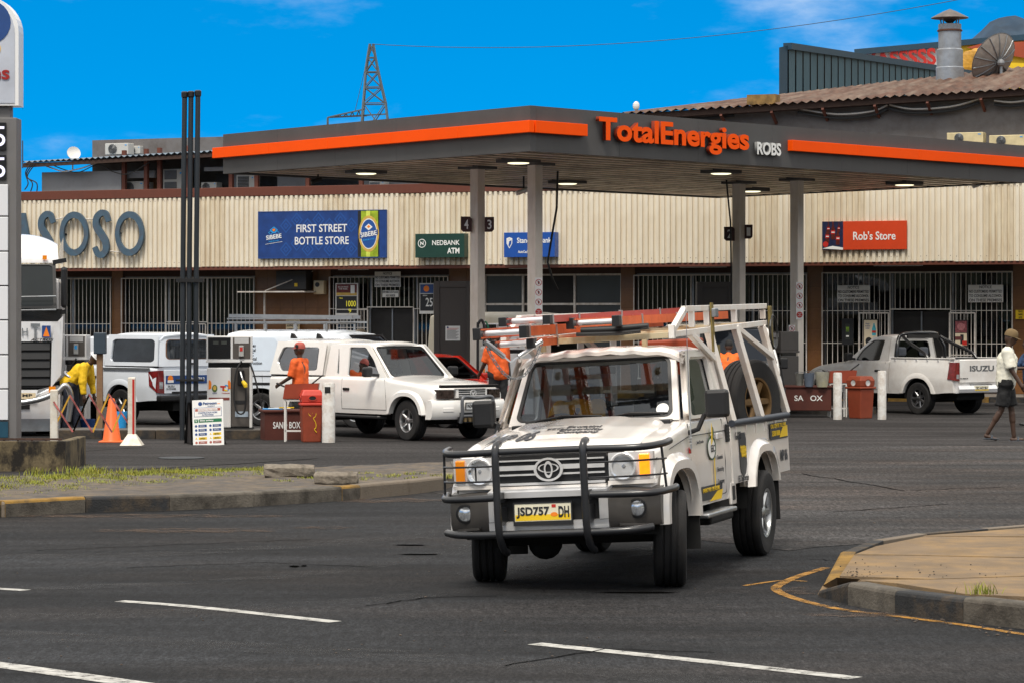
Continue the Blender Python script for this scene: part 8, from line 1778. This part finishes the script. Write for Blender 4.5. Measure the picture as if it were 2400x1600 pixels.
# ---- rusty post with meter box
rp_ = thing('meter_post', 'rusty post carrying a dark blue box above the stooping worker', 'post', GY(234, 52.6)); MB().box(-.055, .055, -.05, .05, 0, 1.55).build('post', mat('rust streaked post', (.24, .15, .08), .7, var=.3, scale=4, dirt=(.12, .03, .01), damt=.7, dscale=4), rp_, bevel=.006)
MB().box(-.10, .12, -.12, .08, 1.53, 1.92).build('meter_box', mat('slate blue box', (.035, .055, .075), .5, var=.15), rp_, bevel=.015)
# hidden work clutter behind the barrier
for i, (px, Y, c) in enumerate(((205, 53.5, BLUEP), (280, 52.8, BLUEL))):
    t = thing('tool_bucket', ['dark blue bucket at the feet of the stooping worker', 'light blue bucket behind the traffic cone'][i], 'bucket', GY(px, Y, .16 if i else 0)); MB().lathe([(.12, 0), (.15, .3), (.14, .3), (.115, .01), (0, .01)], None, 20).build('bucket_body', c, t, smooth=40)
# ================================================================ people (local frame: facing +x, left +y)
SKIN = mat('dark brown skin', (.060, .030, .018), .5, var=.12, scale=8)
def capsule(mb, P, r, n=10):
    P = [V(p) for p in P]; r = r if isinstance(r, (list, tuple)) else [r] * len(P)
    for p, q in zip(P, r): mb.ball(p, q, n, 7)
    mb.tube(P, list(r), n, False)
def cut(mb, P, r, n=12):
    P = [V(p) for p in P]
    for p, q in zip(P[:-1], r): mb.ball(p, q, n, 7)
    mb.tube(P, list(r), n, True)
FOLD = bpy.data.textures.new('cloth folds', 'CLOUDS'); FOLD.noise_scale = .11; FOLD.noise_depth = 2
def skinned(mb, name, m, par, vox=.012, sm=4):
    o = mb.build(name, m, par); q = o.modifiers.new('one_surface', 'REMESH'); q.mode = 'VOXEL'; q.voxel_size = vox; q.use_smooth_shade = True
    s = o.modifiers.new('soften', 'SMOOTH'); s.iterations = sm; s.factor = .5
    if name != 'body': d = o.modifiers.new('folds', 'DISPLACE'); d.texture = FOLD; d.strength = .028; d.mid_level = .42; d.texture_coords = 'GLOBAL'
    return o
def person(label, loc, rz, H=1.75, lean=0., legs=((0, 0), (0, 0)), arms=((0, 10, 8), (0, 10, 8)), nod=0., turn=0., top=None, bottom=None, cap=None, shorts=False, sleeve=.55, shoe=None, sit=False, sandals=False, bulk=1., strip=None, helmet=False, brim=True, low=None):
    k = H / 1.75; t = thing('person', label, 'person', loc, rz)
    def sag(a, l): return V((math.sin(R(a)) * l, 0, -math.cos(R(a)) * l))
    th, shn = .435, .43
    feet = []
    for (h, kn) in legs: feet.append((sag(h, th) + sag(h - kn, shn)).z)
    hz = -min(feet) + .085; hip = V((0, 0, hz))
    up = V((math.sin(R(lean)), 0, math.cos(R(lean)))); fw = V((math.cos(R(lean)), 0, -math.sin(R(lean))))
    waist = hip + V((0, 0, .10)); chest = waist + up * .27; neck = waist + up * .44; 
    hu = V((math.sin(R(lean * .55 + nod)), 0, math.cos(R(lean * .55 + nod)))); hf = V((math.cos(R(lean * .55 + nod)), 0, -math.sin(R(lean * .55 + nod))))
    tm = Matrix.Rotation(R(turn), 3, 'Z'); hu, hf = tm @ hu, tm @ hf; hl = hu.cross(hf)
    head = neck + up * .05 + hu * .145
    S = lambda *p: [q * k for q in p]
    body, shirt, trs = MB(), MB(), MB()
    HM_ = Matrix(((hf.x, hl.x, hu.x), (hf.y, hl.y, hu.y), (hf.z, hl.z, hu.z)))
    body.ball(head * k, V((.098, .077, .118)) * k, 14, 10, HM_); body.ball((head + hf * .03 - hu * .055) * k, V((.068, .058, .065)) * k, 12, 8, HM_)
    capsule(body, S(neck - up * .03, head - hu * .04), [.056 * k, .052 * k])
    body.ball((head + hf * .103 - hu * .012) * k, V((.020, .014, .024)) * k, 8, 6, HM_); body.ball((head + hf * .094 - hu * .058) * k, V((.014, .024, .013)) * k, 8, 6, HM_); body.ball((head + hf * .085 + hu * .022) * k, V((.018, .055, .014)) * k, 8, 6, HM_)
    for s in (-1, 1): body.ball((head + hl * s * .078 - hu * .005) * k, V((.020, .012, .032)) * k, 8, 6, HM_)
    capsule(body, S(waist, chest, neck - up * .06), [.11 * k * bulk, .12 * k * bulk, .07 * k])
    for s in (-1, 1):
        capsule(shirt, S(waist + V((0, s * .06, -.02)) - up * .06, waist + V((0, s * .06, 0)) + up * .1, chest + V((0, s * .075, 0)), neck + V((0, s * .085, 0)) - up * .055), [.130 * k * bulk, .126 * k * bulk, .130 * k * bulk, .078 * k])
    capsule(shirt, S(neck - up * .03, neck + up * .005), [.068 * k, .066 * k])
    for i, (s, (sa, el, ou)) in enumerate(zip((1, -1), arms)):
        sh_ = neck - up * .045 + V((0, s * .185 * (1 + .1 * (bulk - 1)), 0)); dr = lambda a: (V((math.sin(R(a)) * math.cos(R(ou)), s * math.sin(R(ou)), -math.cos(R(a)) * math.cos(R(ou)))))
        e = sh_ + dr(sa) * .29; w_ = e + (sag(sa + el, 1) + V((0, s * math.sin(R(ou)) * .4, 0))).normalized() * .255; hd = (w_ - e).normalized(); pm = w_ + hd * .055
        capsule(body, S(sh_ - V((0, s * .02, .01)), e, w_, pm), [.042 * k, .043 * k, .032 * k, .033 * k])
        sd = hd.cross(V((0, 1, 0))); sd = sd.normalized() if sd.length > .1 else V((1, 0, 0)); cu = V((0, -s, 0))
        for f in range(4):
            o_ = sd * (f - 1.5) * .019; l_ = (.062, .074, .070, .054)[f]; b0 = pm + hd * .03 + o_; b1 = b0 + (hd + cu * .25).normalized() * l_ * .55; b2_ = b1 + (hd * .8 + cu * .6).normalized() * l_ * .5; capsule(body, S(b0, b1, b2_), [.0095 * k, .009 * k, .0075 * k], 6)
        b0 = pm - hd * .02 + sd * .030; b1 = b0 + (hd * .6 + sd * .8).normalized() * .035; b2_ = b1 + (hd + sd * .2).normalized() * .03; capsule(body, S(b0, b1, b2_), [.011 * k, .010 * k, .008 * k], 6)
        se = sh_.lerp(e, min(1, sleeve / .55)) if sleeve <= .55 else e
        (cut if sleeve <= .55 else capsule)(shirt, S(sh_ - V((0, s * .012, 0)), se), [.079 * k * bulk, .072 * k * bulk])
        if sleeve > .55: cut(shirt, S(e, e.lerp(w_, (sleeve - .55) / .45)), [.066 * k, .052 * k])
    for i, (s, (h, kn)) in enumerate(zip((1, -1), legs)):
        hj = hip + V((0, s * .085, 0)); kj = hj + sag(h, th); aj = kj + sag(h - kn, shn); fd = V((1, 0, 0)) if True else None
        pit = 0 if not sit else 0; lift = aj.z - .085; fdir = V((math.cos(R(-max(0, (kn - h)) * .6 if lift > .02 else 0)), 0, math.sin(R(-max(0, (kn - h)) * .6 if lift > .02 else 0))))
        capsule(body, S(hip + V((0, s * .07, .03)), hj, kj, aj), [.085 * k, .082 * k, .052 * k, .036 * k]); capsule(body, S(kj.lerp(aj, .15), kj.lerp(aj, .42)), [.055 * k, .053 * k]); ft = aj + V((0, 0, -.055)); capsule(body, S(ft - fdir * .03, ft + fdir * .14), [.034 * k, .026 * k])
        capsule(trs, S(waist + V((0, s * .055, .0)), hj + V((0, 0, .01))), [.118 * k * bulk, .118 * k * bulk]); e_ = kj.lerp(aj, .93) if not shorts else hj.lerp(kj, .86)
        if shorts: cut(trs, S(hj, e_), [.116 * k, .112 * k])
        else: cut(trs, S(hj, kj, e_), [.112 * k, .086 * k, .076 * k])
        so_ = MB(); fo = ft + fdir * .055 + V((0, 0, .0))
        if sandals: so_.ball((fo + V((0, 0, -.022))) * k, V((.145, .050, .014)) * k, 14, 6); so_.tube([(ft + fdir * .07 + V((0, q * .042, -.015 + .05 * (1 - q * q)))) * k for q in (-1, -.6, 0, .6, 1)], .018 * k, 6)
        else: so_.ball((fo + V((0, 0, .004))) * k, V((.148, .052, .042)) * k, 14, 8)
        so_.build('shoe', shoe or BLACK, t, smooth=60)
    skinned(body, 'body', SKIN, t, .0105, 3)
    sm_ = skinned(shirt, 'shirt', top, t, .014, 5); tm_ = skinned(trs, 'trousers', bottom, t, .014, 5)
    for s in (-1, 1): MB().ball((head + hf * .083 + hl * s * .030 + hu * .004) * k, .0135 * k, 8, 6).build('eye', mat('eye', (.25, .22, .2), .2, var=0), t)
    hm_ = MB(); Mh = Matrix(((hf.x, hl.x, hu.x, head.x * k), (hf.y, hl.y, hu.y, head.y * k), (hf.z, hl.z, hu.z, head.z * k), (0, 0, 0, 1)))
    if cap:
        r0 = .118 if helmet else .106; n = 18
        hm_.lathe([(r0 * k, .015 * k), (r0 * 1.0 * k, .045 * k), (r0 * .92 * k, .088 * k), (r0 * .70 * k, .122 * k), (r0 * .35 * k, .140 * k), (.001, .144 * k)], Mh @ Matrix.Diagonal((1.05, .86, 1, 1)), n)
        if brim:
            pts = [Mh @ V((math.cos(R(a)) * (.10 + (.085 * max(0, math.cos(R(a))) ** .6)) * k, math.sin(R(a)) * .088 * k, (.022 - .012 * max(0, math.cos(R(a)))) * k)) for a in range(-90, 91, 10)]; inner = [Mh @ V((math.cos(R(a)) * .09 * k, math.sin(R(a)) * .085 * k, .03 * k)) for a in range(-90, 91, 10)]; m = len(pts); hm_.add(pts + inner, [(i, i + 1, m + i + 1, m + i) for i in range(m - 1)])
        if helmet: hm_.lathe([(r0 * k, .018 * k), (r0 * 1.16 * k, .010 * k), (r0 * 1.15 * k, .004 * k), (r0 * .95 * k, .012 * k)], Mh @ Matrix.Diagonal((1.05, .88, 1, 1)), n)
        hm_.build('helmet' if helmet else 'cap', cap, t, smooth=60)
    else:
        hm_.ball((head + hu * .03 - hf * .01) * k, V((.103, .083, .105)) * k, 14, 10, HM_); hm_.build('hair', mat('black hair', (.010, .009, .009), .8, var=.2), t, smooth=60)
    if strip:
        for nm_, (p, q, r_) in strip.items(): pass
    return t, dict(hip=hip * k, waist=waist * k, chest=chest * k, neck=neck * k, up=up, head=head * k, k=k)
YJ = mat('hi-vis yellow jacket', (.80, .50, .008), .7, var=.12, scale=7, bump=.4, bscale=14); NV = mat('navy work trousers', (.012, .016, .030), .8, var=.25, scale=8); OS = mat('orange work shirt', (.72, .105, .012), .75, var=.14, scale=8, bump=.4, bscale=14); RCAP = mat('orange red cap', (.55, .06, .02), .7, var=.1); BT = mat('black trousers', (.010, .010, .012), .8, var=.2)
SIL = mat('silver reflective tape', (.45, .47, .55), .4, .3, var=.1)
t, q = person('person in yellow jacket and white helmet stooping behind the barrier', GY(166, 53.0), R(-8), 1.74, 50, ((8, 4), (-6, 2)), ((6, 4, 6), (-2, 8, 6)), 18, 0, YJ, NV, mat('white helmet', (.78, .78, .78), .3, var=.03), False, .95, BLACK, helmet=True, bulk=1.12)
MB().tube([V((q['waist'].x + .02 + .135 * math.cos(a * math.pi / 12) * .95, .19 * math.sin(a * math.pi / 12), q['waist'].z + .075 - .08 * math.cos(a * math.pi / 12))) for a in range(25)], .02, 6, False).build('reflective_band', SIL, t)
for s in (-1, 1): MB().lathe([(.074, .40), (.075, .46)], Matrix.Translation((-.04 if s < 0 else .02, s * .085, 0)), 16).build('reflective_band', SIL, t)
t, q = person('person in orange shirt and red cap standing behind the red litter bin', GY(704, 52.2), R(150), 1.68, 2, ((2, 2), (-2, 2)), ((10, 50, 10), (14, 40, 6)), -2, 20, OS, BT, mat('faded red cap', (.38, .075, .055), .7, var=.1), False, .55, bulk=1.0)
MB().cyl((q['head'].x + .0, q['head'].y + .088, q['head'].z + .06), (q['head'].x, q['head'].y + .105, q['head'].z + .06), .03, n=14).build('cap_badge', INK, t); MB().box(.135, .142, -.02, .05, q['chest'].z + .0, q['chest'].z + .07).build('chest_badge', WPR, t)
t, q = person('person in orange shirt and cap with back turned beside the front pumps', GY(1168, 56.2, .10), R(118), 1.80, 8, ((6, 4), (-4, 4)), ((12, 30, 10), (8, 40, 8)), 6, 25, OS, BT, RCAP, False, .5, bulk=1.16)
MB().box(-.02, .06, -.25, -.20, q['hip'].z - .1, q['hip'].z + .1).build('money_pouch', BLACK, t, bevel=.02)
t, q = person('person in bright orange shirt bending away beyond the pickup load bed', GY(1706, 57.0), R(80), 1.72, 16, ((8, 6), (0, 4)), ((20, 20, 10), (25, 20, 10)), 14, 0, mat('bright orange shirt', (.82, .14, .010), .7, var=.1, scale=8, bump=.4, bscale=14), NV, None, False, .9, bulk=1.22)
person('person in red cap standing behind the white minibus', GY(1759, 63.5, .0), R(60), 1.84, 0, top=OS, bottom=BT, cap=mat('bright red cap', (.65, .02, .02), .6), bulk=1.05)
t, q = person('person in white shirt, black shorts and khaki cap walking across the forecourt', GY(2358, 50.6), R(-12), 1.93, 4, ((11, 6), (-10, 20)), ((-12, 14, 7), (14, 18, 7)), 14, 8, mat('white cotton shirt', (.74, .72, .62), .8, var=.06, scale=7, bump=.5, bscale=12, dirt=(.6, .52, .3), damt=.3, dscale=4), mat('black shorts', (.008, .008, .009), .8, var=.2), mat('khaki cap', (.16, .105, .045), .8, var=.15), True, .5, mat('dark slide sandals', (.03, .04, .055), .6, var=.2), sandals=True, bulk=1.27)
person('person in a beige hat standing beyond the panel van', GY(845, 64.5, .0), R(200), 1.86, 0, top=NV, bottom=BT, cap=mat('beige hat', (.36, .28, .2), .8), helmet=True, brim=False)
t, q = person('person in blue seen at the picture edge behind the walking man', GY(2413, 58.0), R(185), 1.72, 4, arms=((30, 60, 8), (35, 70, 8)), top=mat('blue work shirt', (.02, .05, .12), .8, var=.15), bottom=NV, cap=None, sleeve=.5)
MB().box(.30, .42, -.05, .12, q['waist'].z + .06, q['waist'].z + .065).build('paper', WPR, t)
# driver and passenger of the utility pickup
def seated(label, y, top, arms, turn=0):
    Mx = LCR @ Matrix.Translation((-1.50, y, .40)); t, q = person(label, (0, 0, 0), 0, 1.72, -6, ((80, 80), (80, 80)), arms, 4, turn, top, NV, None, False, .95); 
    t.matrix_basis = LCR @ Matrix.Translation((-1.48, y, .36)); return t
seated('person in yellow sleeved jacket driving the white utility pickup', -.38, mat('yellow and black driver jacket', (.55, .30, .02), .75, var=.3, scale=9), ((52, 30, 4), (52, 34, 4)))
seated('person in dark clothes in the passenger seat of the white utility pickup', .38, mat('dark passenger shirt', (.02, .022, .03), .8, var=.2), ((30, 40, 8), (30, 50, 4)), 15)
finish_texts()
